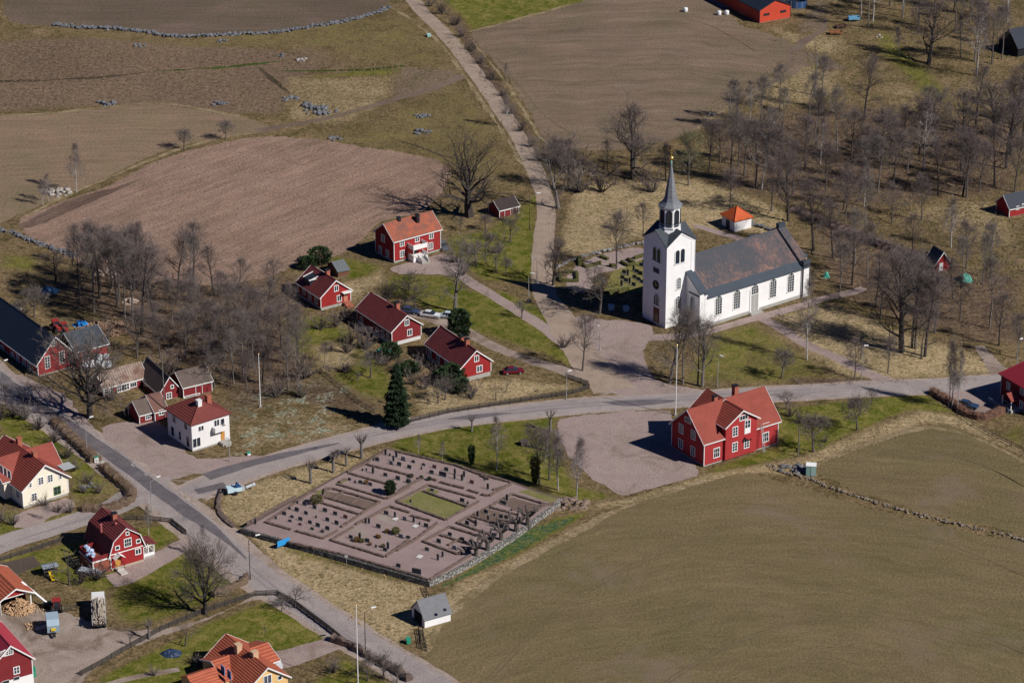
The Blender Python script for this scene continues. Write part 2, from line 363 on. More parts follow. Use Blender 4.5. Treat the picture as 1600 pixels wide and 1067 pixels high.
def build_ground():
    xs=np.arange(-178,178.1,.8); ys=np.arange(-158,262.1,.8)
    far=np.array([190,210,250,320,450,700,1200,2500.])
    xs=np.concatenate([-far[::-1],xs,far]); ys=np.concatenate([-np.array([170,190,230,300,420,650,1200,2500.])[::-1],ys,262+np.array([10,30,70,150,300,600,1200,2500.])])
    X,Y=np.meshgrid(xs,ys); nx,ny=len(xs),len(ys)
    W={k:np.zeros(X.shape) for k in ('lawn','dry','heath','litter','dirt','flower')}
    core=(np.abs(X)<200)&(Y<300)&(Y>-200)
    for ch,st,soft,pts in COVER:
        w_=np.zeros(X.shape); w_[core]=poly_w(X[core],Y[core],pts,soft)*st
        for k in W: 
            if k!=ch and not(k=='flower' or ch=='flower'): W[k]=W[k]*(1-w_*.9)
        W[ch]=np.maximum(W[ch],w_)
    me=bpy.data.meshes.new('ground'); 
    co=np.stack([X,Y,np.zeros(X.shape)],-1).reshape(-1,3); i=np.arange(nx*ny).reshape(ny,nx)
    q=np.stack([i[:-1,:-1],i[:-1,1:],i[1:,1:],i[1:,:-1]],-1).reshape(-1,4)
    me.vertices.add(len(co)); me.vertices.foreach_set('co',co.ravel()); me.loops.add(q.size); me.loops.foreach_set('vertex_index',q.ravel())
    me.polygons.add(len(q)); me.polygons.foreach_set('loop_start',np.arange(0,q.size,4)); me.polygons.foreach_set('loop_total',np.full(len(q),4)); me.update(calc_edges=True)
    for nm,ch in (('cover',('lawn','dry','heath','litter')),('bare',('dirt','flower'))):
        a=me.color_attributes.new(nm,'FLOAT_COLOR','POINT'); d=np.zeros((len(co),4)); 
        for k,c in enumerate(ch): d[:,k]=W[c].ravel()
        a.data.foreach_set('color',d.ravel())
    m,n,b=newmat('ground_cover'); b.inputs['Roughness'].default_value=.95; b.inputs['Specular IOR Level'].default_value=.1
    P=worldco(n)
    def attr(nm):
        t=n.nodes.new('ShaderNodeAttribute'); t.attribute_name=nm; s=n.nodes.new('ShaderNodeSeparateColor'); n.links.new(t.outputs['Color'],s.inputs[0]); return s.outputs[0],s.outputs[1],s.outputs[2],t.outputs['Alpha']
    lawn,dry,heath,litter=attr('cover'); dirt,flower,_,_=attr('bare')
    n0=noise(n,P,.03,5,.6,.5); n1=noise(n,P,.14,6,.7,.6); n2=noise(n,P,.7,5,.75,.3); n3=noise(n,P,1.7,5,.8); n4=noise(n,P,.35,5,.7,.8)
    nn=mth(n,'ADD',mth(n,'MULTIPLY',n1,.5),mth(n,'MULTIPLY',n2,.5))
    c=mix(n,rng_(n,nn,.40,.60),(.112,.086,.034),(.270,.190,.105)); c=mix(n,rng_(n,n4,.54,.64,0,.65),c,(.075,.070,.026))
    def lay(c,wt,ca,cb,spread=.9,fac=None):
        f=mth(n,'ADD',wt,mth(n,'MULTIPLY',mth(n,'SUBTRACT',nn,.5),spread*2)); f=rng_(n,f,.35,.75); f=mth(n,'MULTIPLY',f,rng_(n,wt,0,.12))
        return mix(n,f,c,mix(n,rng_(n,fac or n4,.38,.64),ca,cb))
    c=lay(c,heath,(.27,.185,.130),(.130,.095,.058),.8,n2)
    c=lay(c,litter,(.098,.066,.046),(.215,.150,.095),.7)
    c=lay(c,dirt,(.22,.165,.13),(.16,.12,.09),.6)
    c=lay(c,dry,(.45,.34,.20),(.30,.235,.120),.45)
    c=lay(c,lawn,(.080,.098,.008),(.215,.180,.052),1.0)
    c=lay(c,lawn,(.125,.135,.024),(.085,.100,.022),.3,n1) if False else c
    fl=mth(n,'MULTIPLY',mth(n,'MULTIPLY',flower,rng_(n,n1,.46,.56)),rng_(n,mth(n,'ADD',n4,mth(n,'MULTIPLY',n3,.5)),.74,.82)); c=mix(n,mth(n,'MULTIPLY',fl,.85),c,mix(n,rng_(n,n3,.4,.6),(.11,.17,.06),(.48,.52,.44)))
    c=mix(n,1,c,grey(n,rng_(n,n3,.30,.70),.48,1.50),'MULTIPLY'); c=mix(n,1,c,grey(n,rng_(n,n0,.35,.65),.85,1.12),'MULTIPLY')
    rough=mth(n,'SUBTRACT',1.0,lawn); s2=scalevec(n,P,(1,1,1)); n5=noise(n,s2,1.15,5,.8,.2)
    c=mix(n,1,c,mix(n,mth(n,'MULTIPLY',rng_(n,n5,.52,.38),mth(n,'MULTIPLY',rough,.9)),(1,1,1),(.34,.32,.28)),'MULTIPLY')
    n.links.new(c,b.inputs['Base Color']); bump(n,b,mth(n,'ADD',n2,mth(n,'MULTIPLY',n3,.6)),.7,.45)
    me.materials.append(m); o=bpy.data.objects.new('ground',me); link(o); o['kind']='structure'
build_ground()
# ---- fields
fieldA=GM('sprouting_field',[(.170,.130,.066),(.146,.120,.056),(.184,.136,.074)],.02,.05,1.9,.34,('arc',(1250,1350),170,1.0,.13),speck=(.9,.26,(.085,.068,.038),.45),stain=(.03,.56,(.20,.15,.105)))
fieldB=GM('stubble_field',[(.188,.138,.098),(.160,.125,.080),(.218,.152,.108)],.02,.06,1.8,.38,('arc',(1010,430),170,1.3,.20),speck=(.8,.26,(.09,.065,.04),.5))
plough=GM('ploughed_soil',[(.270,.178,.132),(.225,.150,.110),(.30,.202,.152)],.02,.1,1.7,.50,('line',(60,345),(430,212),.8,.20),speck=(.75,.30,(.10,.065,.05),.75),stain=(.035,.60,(.17,.11,.085)))
fieldC=GM('tan_field',[(.235,.168,.108),(.190,.150,.090),(.250,.165,.115)],.02,.09,1.6,.34,('line',(0,200),(400,195),1.0,.15),speck=(.8,.26,(.10,.07,.04),.4))
fieldD=GM('dark_stubble',[(.125,.092,.066),(.115,.098,.055),(.17,.115,.095)],.03,.03,1.6,.36,('line',(0,30),(500,25),1.2,.12),speck=(.7,.3,(.05,.04,.025),.5))
sheet('field',[(1105,752),(1180,742),(1300,778),(1420,808),(1540,838),(1640,862),(1700,950),(1700,1120),(720,1120),(672,1010),(700,960),(790,895),(905,828),(1000,785)],fieldA,.006,.5)
sheet('field',[(1272,728),(1330,700),(1440,666),(1480,665),(1520,680),(1600,718),(1700,770),(1700,872),(1600,838),(1530,818),(1420,794),(1330,764)],fieldA,.006,.5)
sheet('field',[(738,50),(800,34),(900,6),(960,-20),(1060,-30),(1120,5),(1160,40),(1230,62),(1258,90),(1240,118),(1190,140),(1120,178),(1090,205),(1020,225),(950,235),(880,232),(850,215),(800,130),(760,82)],fieldB,.006,.5)
sheet('ploughed_field',[(30,350),(90,318),(170,290),(250,250),(340,225),(420,214),(520,222),(620,238),(680,252),(705,275),(660,330),(600,345),(560,380),(525,400),(470,410),(420,432),(330,445),(210,440),(110,405)],plough,.006,.5)
sheet('field',[(-80,192),(60,180),(160,170),(240,163),(330,175),(410,193),(418,204),(340,216),(250,238),(160,280),(90,308),(30,335),(-80,370)],fieldC,.006,.45)
sheet('field',[(8,-20),(5,20),(30,36),(110,44),(220,50),(310,56),(420,48),(520,37),(590,15),(615,-10),(600,-50),(0,-60)],fieldD,.006,.4)
# ---- gravel yards, paths and roads
gravel=GM('pink_gravel',[(.335,.255,.235),(.30,.225,.208),(.36,.285,.25)],.05,.3,2.4,.24,stain=(.12,.54,(.23,.175,.14)))
gravel2=GM('grey_gravel',[(.335,.27,.225),(.28,.215,.175),(.38,.31,.265)],.05,.3,3,.25,stain=(.10,.50,(.175,.125,.09)))
dirtm=GM('trodden_dirt',[(.215,.160,.125),(.18,.132,.10),(.25,.19,.15)],.06,.4,2.5,.3,stain=(.15,.55,(.13,.10,.06)))
track=GM('field_track',[(.15,.108,.082),(.19,.14,.105)],.08,.3,2.5,.3)
asphalt=GM('asphalt',[(.345,.298,.278),(.29,.25,.24),(.385,.335,.31)],.04,.25,3,.20,stain=(.22,.57,(.21,.185,.18)))
asphalt2=GM('old_asphalt',[(.150,.132,.140),(.125,.112,.122),(.185,.165,.170)],.04,.25,4,.20,stain=(.35,.55,(.085,.08,.09)))
gravel_tan=GM('tan_gravel',[(.35,.27,.21),(.30,.225,.175),(.39,.305,.24)],.05,.3,3,.2,stain=(.15,.58,(.20,.155,.12)))
cemg=GM('cemetery_gravel',[(.325,.240,.225),(.29,.215,.202),(.35,.262,.245)],.05,.25,4,.12)
shoulder=GM('road_shoulder',[(.37,.29,.25),(.30,.23,.185),(.42,.34,.29)],.08,.4,2.5,.25,stain=(.3,.56,(.17,.135,.075)))
ribbon('road_verge',[(-40,560,9.5),(0,597,9.5),(60,640,9.2),(135,690,9),(210,745,10),(270,790,10.5),(330,838,11),(400,897,10.5),(480,948,9),(560,1000,9),(640,1048,9),(720,1100,9)],9,shoulder,.009,.3)
ribbon('road_verge',[(300,770,9),(400,731,8.3),(520,697,8),(640,667,8),(760,649,8),(900,635,8),(1050,625,8),(1200,616,8),(1350,608,8),(1480,602,8),(1560,596,8),(1700,588,8)],8,shoulder,.009,.3)
ribbon('road',[(-40,560),(0,597),(60,640),(135,690),(210,745),(270,790),(330,838),(400,897),(480,948),(560,1000),(640,1048),(720,1100)],7.0,asphalt,.018,.1)
ribbon('road',[(292,772),(340,752),(400,731),(520,697),(640,667),(760,649),(900,635),(1050,625),(1200,616),(1350,608),(1480,602),(1560,596),(1700,588)],6.4,asphalt,.015,.1)
ribbon('road_lane',[(-40,553,3.0),(0,590,3.1),(60,634,3.2),(135,684,3.2),(210,737,3.2),(262,775,3.3),(300,803,3.0),(335,828,2.2),(362,852,1.2),(385,873,.25)],3.2,asphalt2,.022,.25)
ribbon('road_lane',[(322,745,3.2),(380,727,3.0),(430,714,2.6),(480,703,1.6),(530,692,.3)],3.0,asphalt2,.022,.2)
ribbon('road_lane',[(306,768,2.4),(352,757,2.4)],2.4,asphalt2,.022,.1)
worn=GM('worn_asphalt',[(.285,.245,.245),(.25,.215,.22),(.31,.27,.265)],.05,.3,4,.16,stain=(.4,.60,(.19,.17,.18)))
for k,(pp) in enumerate([[(385,880),(440,925),(500,965),(560,1005),(640,1052)],[(372,882),(430,927),(490,969),(550,1008),(620,1048)],[(540,690),(640,669),(760,651),(900,636),(1050,626),(1200,617),(1350,609)],[(560,682),(640,664),(760,646),(900,631),(1050,621),(1200,612),(1350,604)],[(0,853),(90,824),(170,797),(225,772)]]):
    ribbon('wheel_track',[(x,y,(.9 if 0<q<len(pp)-1 else .1)) for q,(x,y) in enumerate(pp)],.9,worn,.021,.2)
for pp in [[(940,628,.3),(980,630,2.6),(1030,628,2.2),(1060,626,.3)],[(700,655,.3),(730,652,1.8),(775,647,1.4),(800,645,.3)]]: ribbon('road_patch',pp,2,asphalt2,.024,.25)
# gravel road up past the church
ribbon('gravel_road',[(960,610,9),(925,572,8),(905,545,7),(880,505,7),(852,460,5.5),(846,420,4.6),(850,370,4.6),(853,325,4.3),(838,270,4.3),(808,210,4.3),(775,160,4.3),(740,110,4.3),(700,60,4.3),(660,18,4.3),(630,-15,4.3),(580,-60,4.3)],5,gravel_tan,.012,.25)
ribbon('side_road',[(-60,880,6),(0,850,6),(90,822,6),(170,795,6.3),(225,768,8),(262,765,11)],6,asphalt,.016,.25)
ribbon('farm_track',[(402,205,3.5),(440,198,2.6),(500,187,2.4),(560,172,2.2),(630,152,2.4),(700,130,2.8),(722,118,4)],2.6,track,.011,.4)
ribbon('cottage_lane',[(705,420),(745,447,3),(790,475,3),(850,512,3.2),(890,545,3.6)],3,gravel,.011,.25)
ribbon('cottage_lane',[(640,487,4),(690,500,5),(740,525,3.5),(780,545,3),(830,563,3),(880,578,3.4),(930,598,4),(960,612,6)],3.4,gravel2,.011,.3)
sheet('house_forecourt',[(612,418),(640,410),(690,398),(720,405),(730,425),(700,430),(660,428),(625,428)],gravel,.0105,.3)
sheet('church_forecourt',[(905,545),(885,512),(905,494),(935,497),(1005,506),(1020,520),(1005,560),(1040,600),(1100,610),(980,618),(930,600)],gravel,.0115,.35)
ribbon('church_path',[(1010,528,3.5),(1060,525,2.8),(1105,518,2.6),(1160,503,2.6),(1200,492,3),(1250,478,2.8),(1290,466,2.6),(1330,457,2.6),(1350,450,2)],2.8,gravel,.0125,.2)
ribbon('church_path',[(1185,495,3),(1215,510,2.8),(1260,538,2.8),(1310,560,2.8),(1360,585,3),(1400,600,4),(1415,604,4)],3,gravel,.0128,.2)
ribbon('churchyard_path',[(1085,352,1.2),(1110,360,2.4),(1150,372,2.6),(1190,384,2.2),(1210,390,1.5)],2,gravel,.0115,.4)
sheet('churchyard_gravel',[(885,440),(900,415),(940,398),(990,388),(1010,390),(1008,402),(970,420),(930,430),(925,450),(900,458)],gravel,.0115,.4)
sheet('school_yard',[(905,650),(1000,642),(1045,640),(1055,660),(1075,700),(1090,740),(1060,752),(1020,762),(975,773),(940,758),(905,730),(880,700),(872,660)],gravel,.0120,.35)
sheet('white_house_yard',[(160,668),(215,658),(260,668),(300,712),(340,715),(380,712),(420,715),(350,738),(300,742),(255,748),(210,715),(170,690)],gravel,.0122,.35)
sheet('roadside_gravel',[(0,575),(20,580),(65,600),(100,618),(130,650),(170,690),(140,685),(90,650),(40,612),(0,590)],gravel,.0118,.4)
sheet('farmyard',[(-40,985),(0,960),(60,950),(110,960),(150,975),(200,985),(290,975),(340,958),(390,940),(450,930),(410,905),(420,890),(400,885),(380,905),(400,925),(330,965),(260,990),(180,1022),(130,1060),(90,1110),(-40,1110)],gravel2,.0108,.5)
ribbon('driveway',[(172,908,5),(195,902,5),(225,885,5),(260,866,4.5),(290,850,4.5),(315,840,4)],4.5,gravel,.0125,.2)
ribbon('driveway',[(395,1035,7),(440,1030,6),(490,1015,5),(535,1000,4.5),(552,996,4)],5,gravel,.0125,.2)
ribbon('garden_path',[(150,1075,1.4),(200,1060,1.4),(280,1045,1.4)],1.4,gravel2,.0125,.1)
sheet('cream_house_yard',[(35,800),(105,778),(118,790),(100,800),(70,812),(60,830),(40,826),(20,815)],gravel,.0108,.4)
ribbon('gravel_track',[(1530,540,2),(1545,560,3),(1570,590,4.5)],3,gravel2,.0128,.3)
sheet('barn_yard',[(1085,-30),(1180,-30),(1160,10),(1120,8)],gravel,.0115,.4)
sheet('parking_place',[(1460,612),(1500,606),(1570,608),(1560,640),(1535,655),(1500,640)],gravel,.0112,.3)
sheet('vegetable_bed',[(0,880),(52,868),(66,882),(20,900),(0,900)],GM('bed_soil',[(.11,.085,.068),(.09,.07,.055)],.1,.5,3,.3),.0112,.15,False)
sheet('rutted_soil',[(30,352),(110,312),(190,290),(220,280),(180,300),(110,330),(60,352)],GM('dark_soil',[(.13,.085,.065),(.16,.11,.085)],.1,.3,1.5,.4,('line',(60,345),(200,285),1.0,.3)),.0125,.5)
sheet('rutted_soil',[(1225,110),(1245,95),(1225,70),(1200,60),(1230,75)],track,.0115,.5)
# painted dashes at the junction
dash=GM('worn_road_paint',[(.50,.46,.43),(.33,.29,.27)],.8,1.5,3,.2)
for a,b in [((262,752),(267,756)),((272,760),(277,764)),((281,768),(287,773)),((291,777),(297,782)),((302,786),(308,791)),((225,739),(230,743)),((205,725),(210,729))]:
    o=ribbon('road_marking',[a,b],.28,dash,.026,.01); 
ribbon('road_marking',[(300,752),(262,750)],.2,dash,.026,.01)

# ditches and straw-coloured field margins
ditchm=GM('wet_ditch',[(.055,.042,.028),(.085,.065,.040)],.1,.5,2,.5); greend=GM('green_ditch',[(.055,.085,.015),(.035,.050,.012)],.1,.4,2,.4)
straw=GM('straw_margin',[(.31,.235,.145),(.18,.14,.07)],.25,.6,1.6,.5)
ribbon('ditch',[(-40,127,1.6),(40,127,1.6),(110,124,1.5),(170,120,1.2),(235,113,.3)],1.5,ditchm,.012,.5)
ribbon('ditch',[(404,106,.8),(420,120,1.5),(440,137,1.4),(455,148,.4)],1.4,ditchm,.012,.3)
ribbon('ditch',[(425,112,.4),(500,111,1.3),(580,109,1.7),(632,103,1.2)],1.3,greend,.012,.3)
ribbon('ditch',[(610,216,.3),(650,228,.9),(690,243,.9),(720,250,.3)],.8,ditchm,.012,.3)
ribbon('ditch',[(240,112,.3),(330,107,1.6),(420,98,1.2),(470,92,.3)],.8,greend,.012,.6)
for pts in [[(-60,181,.5),(60,178,1.2),(160,168,1.0),(240,161,1.0),(330,173,.9),(412,193,.6)],[(40,338,.6),(100,307,1.5),(170,278,1.2),(255,243,1.8),(340,217,1.2),(410,207,.7)],[(735,50,.6),(800,33,.8),(900,5,.6)],[(1060,222,.6),(1120,180,1.3),(1190,142,1.2),(1250,116,.6)],[(735,60,.5),(790,130,.9),(845,215,.8),(860,222,.4)],[(612,12,.4),(680,62,.7),(740,140,.8),(790,215,.8),(830,280,.4)],[(640,5,.4),(705,50,.7),(760,125,.8),(830,225,.7)],[(672,1010,.5),(700,958,2.2),(790,893,2.4),(905,826,2.0),(1000,783,1.6),(1105,750,1.4)],[(1272,730,.7),(1330,702,1.6),(1440,668,1.6),(1520,683,1.2),(1600,722,1.0)]]:
    ribbon('field_margin',pts,1,straw,.0085,.55)
ribbon('farm_track',[(1290,30,1.5),(1280,50,2.4),(1250,70,2.6),(1245,90,2.4),(1262,105,1.5)],2,track,.0118,.5)
ribbon('flower_strip',[(690,915,.8),(738,893,2.0),(790,864,3.4),(830,838,3.4),(865,821,2.2),(895,808,.5)],3,GM('bulb_flowers',[(.065,.105,.025),(.035,.080,.045),(.150,.145,.050)],.5,.9,1.8,.55),.011,.5)

tram=GM('tramline',[(.125,.098,.055),(.15,.118,.068)],.1,.4,2,.3)
for pts in [[(760,1060),(860,960),(990,880),(1150,820),(1320,810),(1480,850),(1600,900)],[(1000,1090),(1150,1000),(1330,960),(1500,985),(1600,1020)],[(1330,720),(1430,700),(1530,725),(1600,760)],[(775,90),(850,180),(930,215),(1060,190),(1180,120)],[(820,60),(950,25),(1080,30),(1180,80)]]:
    for dx in (0,9): ribbon('tramline',[(x+dx*.6,y+dx*.35) for x,y in pts],.22,tram,.0075,.12)
# ================================================================== buildings
white=M('white_paint',(.78,.78,.76),.6,.06); offwhite=M('cream_paint',(.80,.74,.60),.6,.05,.4,'board',(.74,.68,.54)); 
redw=M('falu_red_boards',(.30,.022,.022),.85,.12,1,'board',(.24,.018,.02))
redw2=M('dull_red_boards',(.20,.022,.025),.85,.15,1,'board',(.14,.018,.02))
redo=M('orange_red_boards',(.52,.065,.03),.8,.08,1,'board',(.47,.055,.028))
redp=M('pinkish_red_boards',(.36,.035,.035),.85,.10,1,'board',(.31,.03,.032))
yelw=M('yellow_boards',(.72,.48,.20),.7,.05,.5,'board',(.66,.43,.18))
whiteb=M('white_board_wall',(.74,.72,.70),.7,.06,1,'board',(.66,.64,.62))
plaster=M('white_plaster',(.82,.81,.80),.8,.05,.25,'plain',(.72,.71,.70)); plaster.diffuse_color=(1,1,1,1)
tile_o=M('orange_tiles',(.32,.072,.050),.75,.12,1,'tile',(.25,.058,.040)); tile_v=M('warm_orange_tiles',(.47,.125,.065),.7,.12,1,'tile',(.37,.095,.052)); tile_b=M('bright_orange_tiles',(.60,.12,.035),.7,.1,1,'tile',(.50,.10,.035))
tile_p=M('patchy_orange_tiles',(.22,.095,.070),.75,.18,.5,'tile',(.48,.12,.055))
tile_r=M('red_tiles',(.30,.068,.048),.7,.12,1,'tile',(.235,.055,.04)); tile_d=M('dark_red_tiles',(.20,.042,.042),.75,.15,1,'tile',(.135,.034,.036))
tile_g=M('weathered_brown_tiles',(.15,.11,.095),.85,.2,1,'tile',(.10,.08,.072))
metal_r=M('red_sheet_roof',(.40,.04,.06),.5,.06,1,'plain'); metal_k=M('blue_black_roof',(.020,.027,.042),.5,.12,.3); metal_k2=M('dark_slate_roof',(.055,.065,.078),.6,.25,.5)
slate=M('grey_slate_roof',(.16,.165,.175),.7,.2,1.2); rusty=M('rusty_sheet_roof',(.30,.24,.20),.7,.1,1,'sheet',(.13,.065,.045))
spire_m=M('shingle_spire',(.23,.24,.26),.55,.2,1.5,'tile',(.16,.17,.19)); church_t=M('mossy_church_tiles',(.27,.145,.108),.8,.2,1,'old_tile',(.062,.066,.076))
flash=M('blue_grey_flashing',(.055,.070,.090),.5,.15,.6); brick=M('chimney_brick',(.40,.13,.08),.85,.2,3,'plain',(.26,.09,.06)); dark=M('black_metal',(.02,.021,.024),.5,.1)
concrete=M('concrete_base',(.36,.35,.32),.9,.15,1); glass=M('window_glass',(.030,.040,.055),.06,.1,1,'glass'); glassb=M('curtained_glass',(.10,.12,.15),.2,.1,1,'glass')
tan=M('ochre_door',(.50,.24,.06),.6,.1); brownw=M('brown_boards',(.16,.075,.045),.85,.2,1,'board',(.11,.05,.03)); gold=M('gilding',(.85,.58,.20),.35,.05,1,'plain',None,.9)
greym=M('galvanised_steel',(.42,.44,.45),.45,.1,2); greyblue=M('blue_grey_enamel',(.32,.42,.50),.5,.1,1); bluep=M('bright_blue_plastic',(.02,.20,.55),.5,.1,2); greenp=M('green_plastic',(.03,.28,.17),.5,.2,3)
rubber=M('black_rubber',(.015,.015,.016),.8,.1); wood=M('cut_wood',(.50,.33,.20),.85,.2,6,'plain',(.26,.16,.10)); woodg=M('grey_fence_wood',(.085,.072,.062),.9,.2,2); green_w=M('green_window_paint',(.10,.20,.07),.6,.1); skyb=M('light_blue_paint',(.10,.32,.62),.5,.05)
WC={}
def window(parent,loc,face,w=1.1,h=1.4,nx=2,ny=2,frame=None,gl=None,trim=.14,name='window'):
    frame=frame or white; gl=gl or glass
    k=(w,h,nx,ny,frame.name,gl.name,trim)
    if k not in WC:
        a=MB(); t=trim; a.box(-w/2-t,w/2+t,-.08,0,h/2,h/2+t); a.box(-w/2-t,w/2+t,-.10,0,-h/2-t,-h/2)
        a.box(-w/2-t,-w/2,-.08,0,-h/2,h/2); a.box(w/2,w/2+t,-.08,0,-h/2,h/2)
        for i in range(1,nx): x=-w/2+w*i/nx; q=.055 if i*2==nx else .03; a.box(x-q,x+q,-.06,0,-h/2,h/2)
        for j in range(1,ny): z=-h/2+h*j/ny; a.box(-w/2,w/2,-.055,0,z-.03,z+.03)
        p=MB(); p.box(-w/2+.002,w/2-.002,-.025,.01,-h/2+.002,h/2-.002)
        WC[k]=(a.mesh('window',frame),p.mesh('pane',gl))
    fm,pm=WC[k]; rz={'R':0,'L':-math.pi/2,'B':math.pi,'E':math.pi/2}[face]
    o=place(name,fm,parent,loc,rz); place('pane',pm,o); return o
def arch_pts(w,h,n=8,y=0):
    """arched outline: width w, total height h, origin bottom centre (x,z plane)"""
    r=w/2; P=[(-r,y,0),(r,y,0)]
    for i in range(n+1):
        t=math.pi*i/n; P.append((r*math.cos(t),y,h-r+r*math.sin(t)))
    return P
def arch_window(parent,loc,face,w,h,bars=True,frame=None,gl=None,name='window',louvre=False):
    k=('arch',w,h,bars,louvre,(frame or white).name)
    if k not in WC:
        a=MB(); o=arch_pts(w+.36,h+.18,10); i=arch_pts(w,h,10); n=len(o)
        vs=[(x,-.10,z-.0) for x,_,z in o]+[(x,-.10,z) for x,_,z in i]+[(x,0,z) for x,_,z in o]+[(x,0.0,z) for x,_,z in i]
        fs=[]
        for q in range(n):
            r=(q+1)%n
            fs+=[(q,r,n+r,n+q),(q,2*n+q,2*n+r,r),(n+q,n+r,3*n+r,3*n+q)]
        a.add(vs,fs); a.box(-w/2-.28,w/2+.28,-.22,0,-.14,0)
        if bars:
            for x in (-w/6,w/6): a.box(x-.035,x+.035,-.06,0,0,h-w*.12)
            z=.55
            while z<h-.3: a.box(-w/2,w/2,-.055,0,z-.03,z+.03); z+=.62
        if louvre:
            z=.3
            while z<h-.4: a.box(-w/2,w/2,-.05,0,z-.02,z+.02); z+=.4
        p=MB(); p.prism([(x*.995,-.03,z*.998) for x,_,z in i],(0,.04,0))
        WC[k]=(a.mesh('window',frame or (dark if louvre else white)),p.mesh('pane',gl or glass))
    fm,pm=WC[k]; rz={'R':0,'L':-math.pi/2,'B':math.pi,'E':math.pi/2}.get(face,face)
    o=place(name,fm,parent,loc,rz); place('pane',pm,o); return o
class Fr:
    """frame of a building: near corner on the ground, u to the right-back, v to the left-back"""
    def __init__(s,p0,p1=None,ang=None,z=0):
        s.O=G(*p0,z); s.z=z
        if p1 is not None:
            d=G(*p1,z)-s.O; s.W=d.length; a=math.atan2(d.y,d.x)
        s.ang=R(ang) if ang is not None else a
        s.u=Vector((math.cos(s.ang),math.sin(s.ang),0)); s.v=Vector((-s.u.y,s.u.x,0))
    def loc(s,P): d=P-s.O; return Vector((d.dot(s.u),d.dot(s.v),d.z))
    def hit(s,px,py,nrm,off):
        r=ray(px,py); t=(off-(CP-s.O).dot(nrm))/r.dot(nrm); return s.loc(CP+r*t)
    def faceR(s,px,py,v=0): return s.hit(px,py,s.v,v)
    def faceL(s,px,py,u=0): return s.hit(px,py,s.u,u)
    def top(s,px,py,z): 
        r=ray(px,py); t=(z+s.O.z-HC)/r.z; return s.loc(CP+r*t)
def gable(wall,roof,trim,ax,a0,a1,b0,b1,z0,ze,zr,oe=.35,og=.3,t=.16,lift=.0,ends=(True,True),bb=.24,mid=None):
    """gabled block; a = across the ridge, b = along it. ax 'v': a=x,b=y ; ax 'u': a=y,b=x"""
    def P(a,b,z): return (a,b,z) if ax=='v' else (b,a,z)
    am=(a0+a1)/2 if mid is None else mid
    if wall is not None:
        wall.prism([P(a0,b0,z0),P(a1,b0,z0),P(a1,b0,ze),P(am,b0,zr),P(a0,b0,ze)],Vector(P(0,b1-b0,0)))
    for sgn,ae in ((-1,a0),(1,a1)):
        sl=(zr-ze)/abs(am-ae); ao=ae+sgn*oe; zo=ze-oe*sl; q=.03
        roof.prism([P(ao,b0-og,zo+q),P(am,b0-og,zr+q),P(am,b0-og,zr+q+t),P(ao,b0-og,zo+q+t*.8)],Vector(P(0,b1-b0+2*og,0)))
        if trim is not None:
            for k,bb0 in enumerate((b0-og-.05,b1+og)):
                if ends[k]: trim.prism([P(ao-sgn*-.02,bb0,zo-bb+t),P(am,bb0,zr-bb+t+.02),P(am,bb0,zr+t+.08),P(ao+sgn*.02,bb0,zo+t+.04)],Vector(P(0,.05,0)))
            # gutter board along the eave
            x0,x1=sorted((ao,ao+sgn*.05)); 
            if ax=='v': trim.box(x0,x1,b0-og+.05,b1+og-.05,zo-.1,zo+.12)
            else: trim.box(b0-og+.05,b1+og-.05,x0,x1,zo-.1,zo+.12)
    roof.prism([P(am-.14,b0-og,zr+t-.02),P(am+.14,b0-og,zr+t-.02),P(am,b0-og,zr+t+.12)],Vector(P(0,b1-b0+2*og,0)))
def corner_boards(tr,x0,x1,y0,y1,z0,z1,w=.14):
    for x in (x0,x1):
        for y in (y0,y1):
            tr.box(x-w/2-.0,x+w/2,y-w/2,y+w/2,z0,z1)
def chimney(parent,x,y,z0,z1,s=.38,mat=None,cap=True,pot=False):
    c=MB(); c.box(-s,s,-s,s,z0,z1-.15); c.box(-s-.08,s+.08,-s-.08,s+.08,z1-.15,z1); o=c.build('chimney',mat or brick,parent,(x,y,0))
    if cap: k=MB(); k.box(-s-.12,s+.12,-s-.12,s+.12,z1+.12,z1+.2); [k.box(a-.04,a+.04,b-.04,b+.04,z1,z1+.12) for a in (-s,s) for b in (-s,s)]; k.build('chimney_cap',dark,o)
    return o
def chim_px(fr,parent,roof_px,top_px,zr,h=1.2,s=.38,**kw):
    p=fr.top(*top_px,zr+h); return chimney(parent,p.x,p.y,zr-1.6,zr+h,s,**kw)
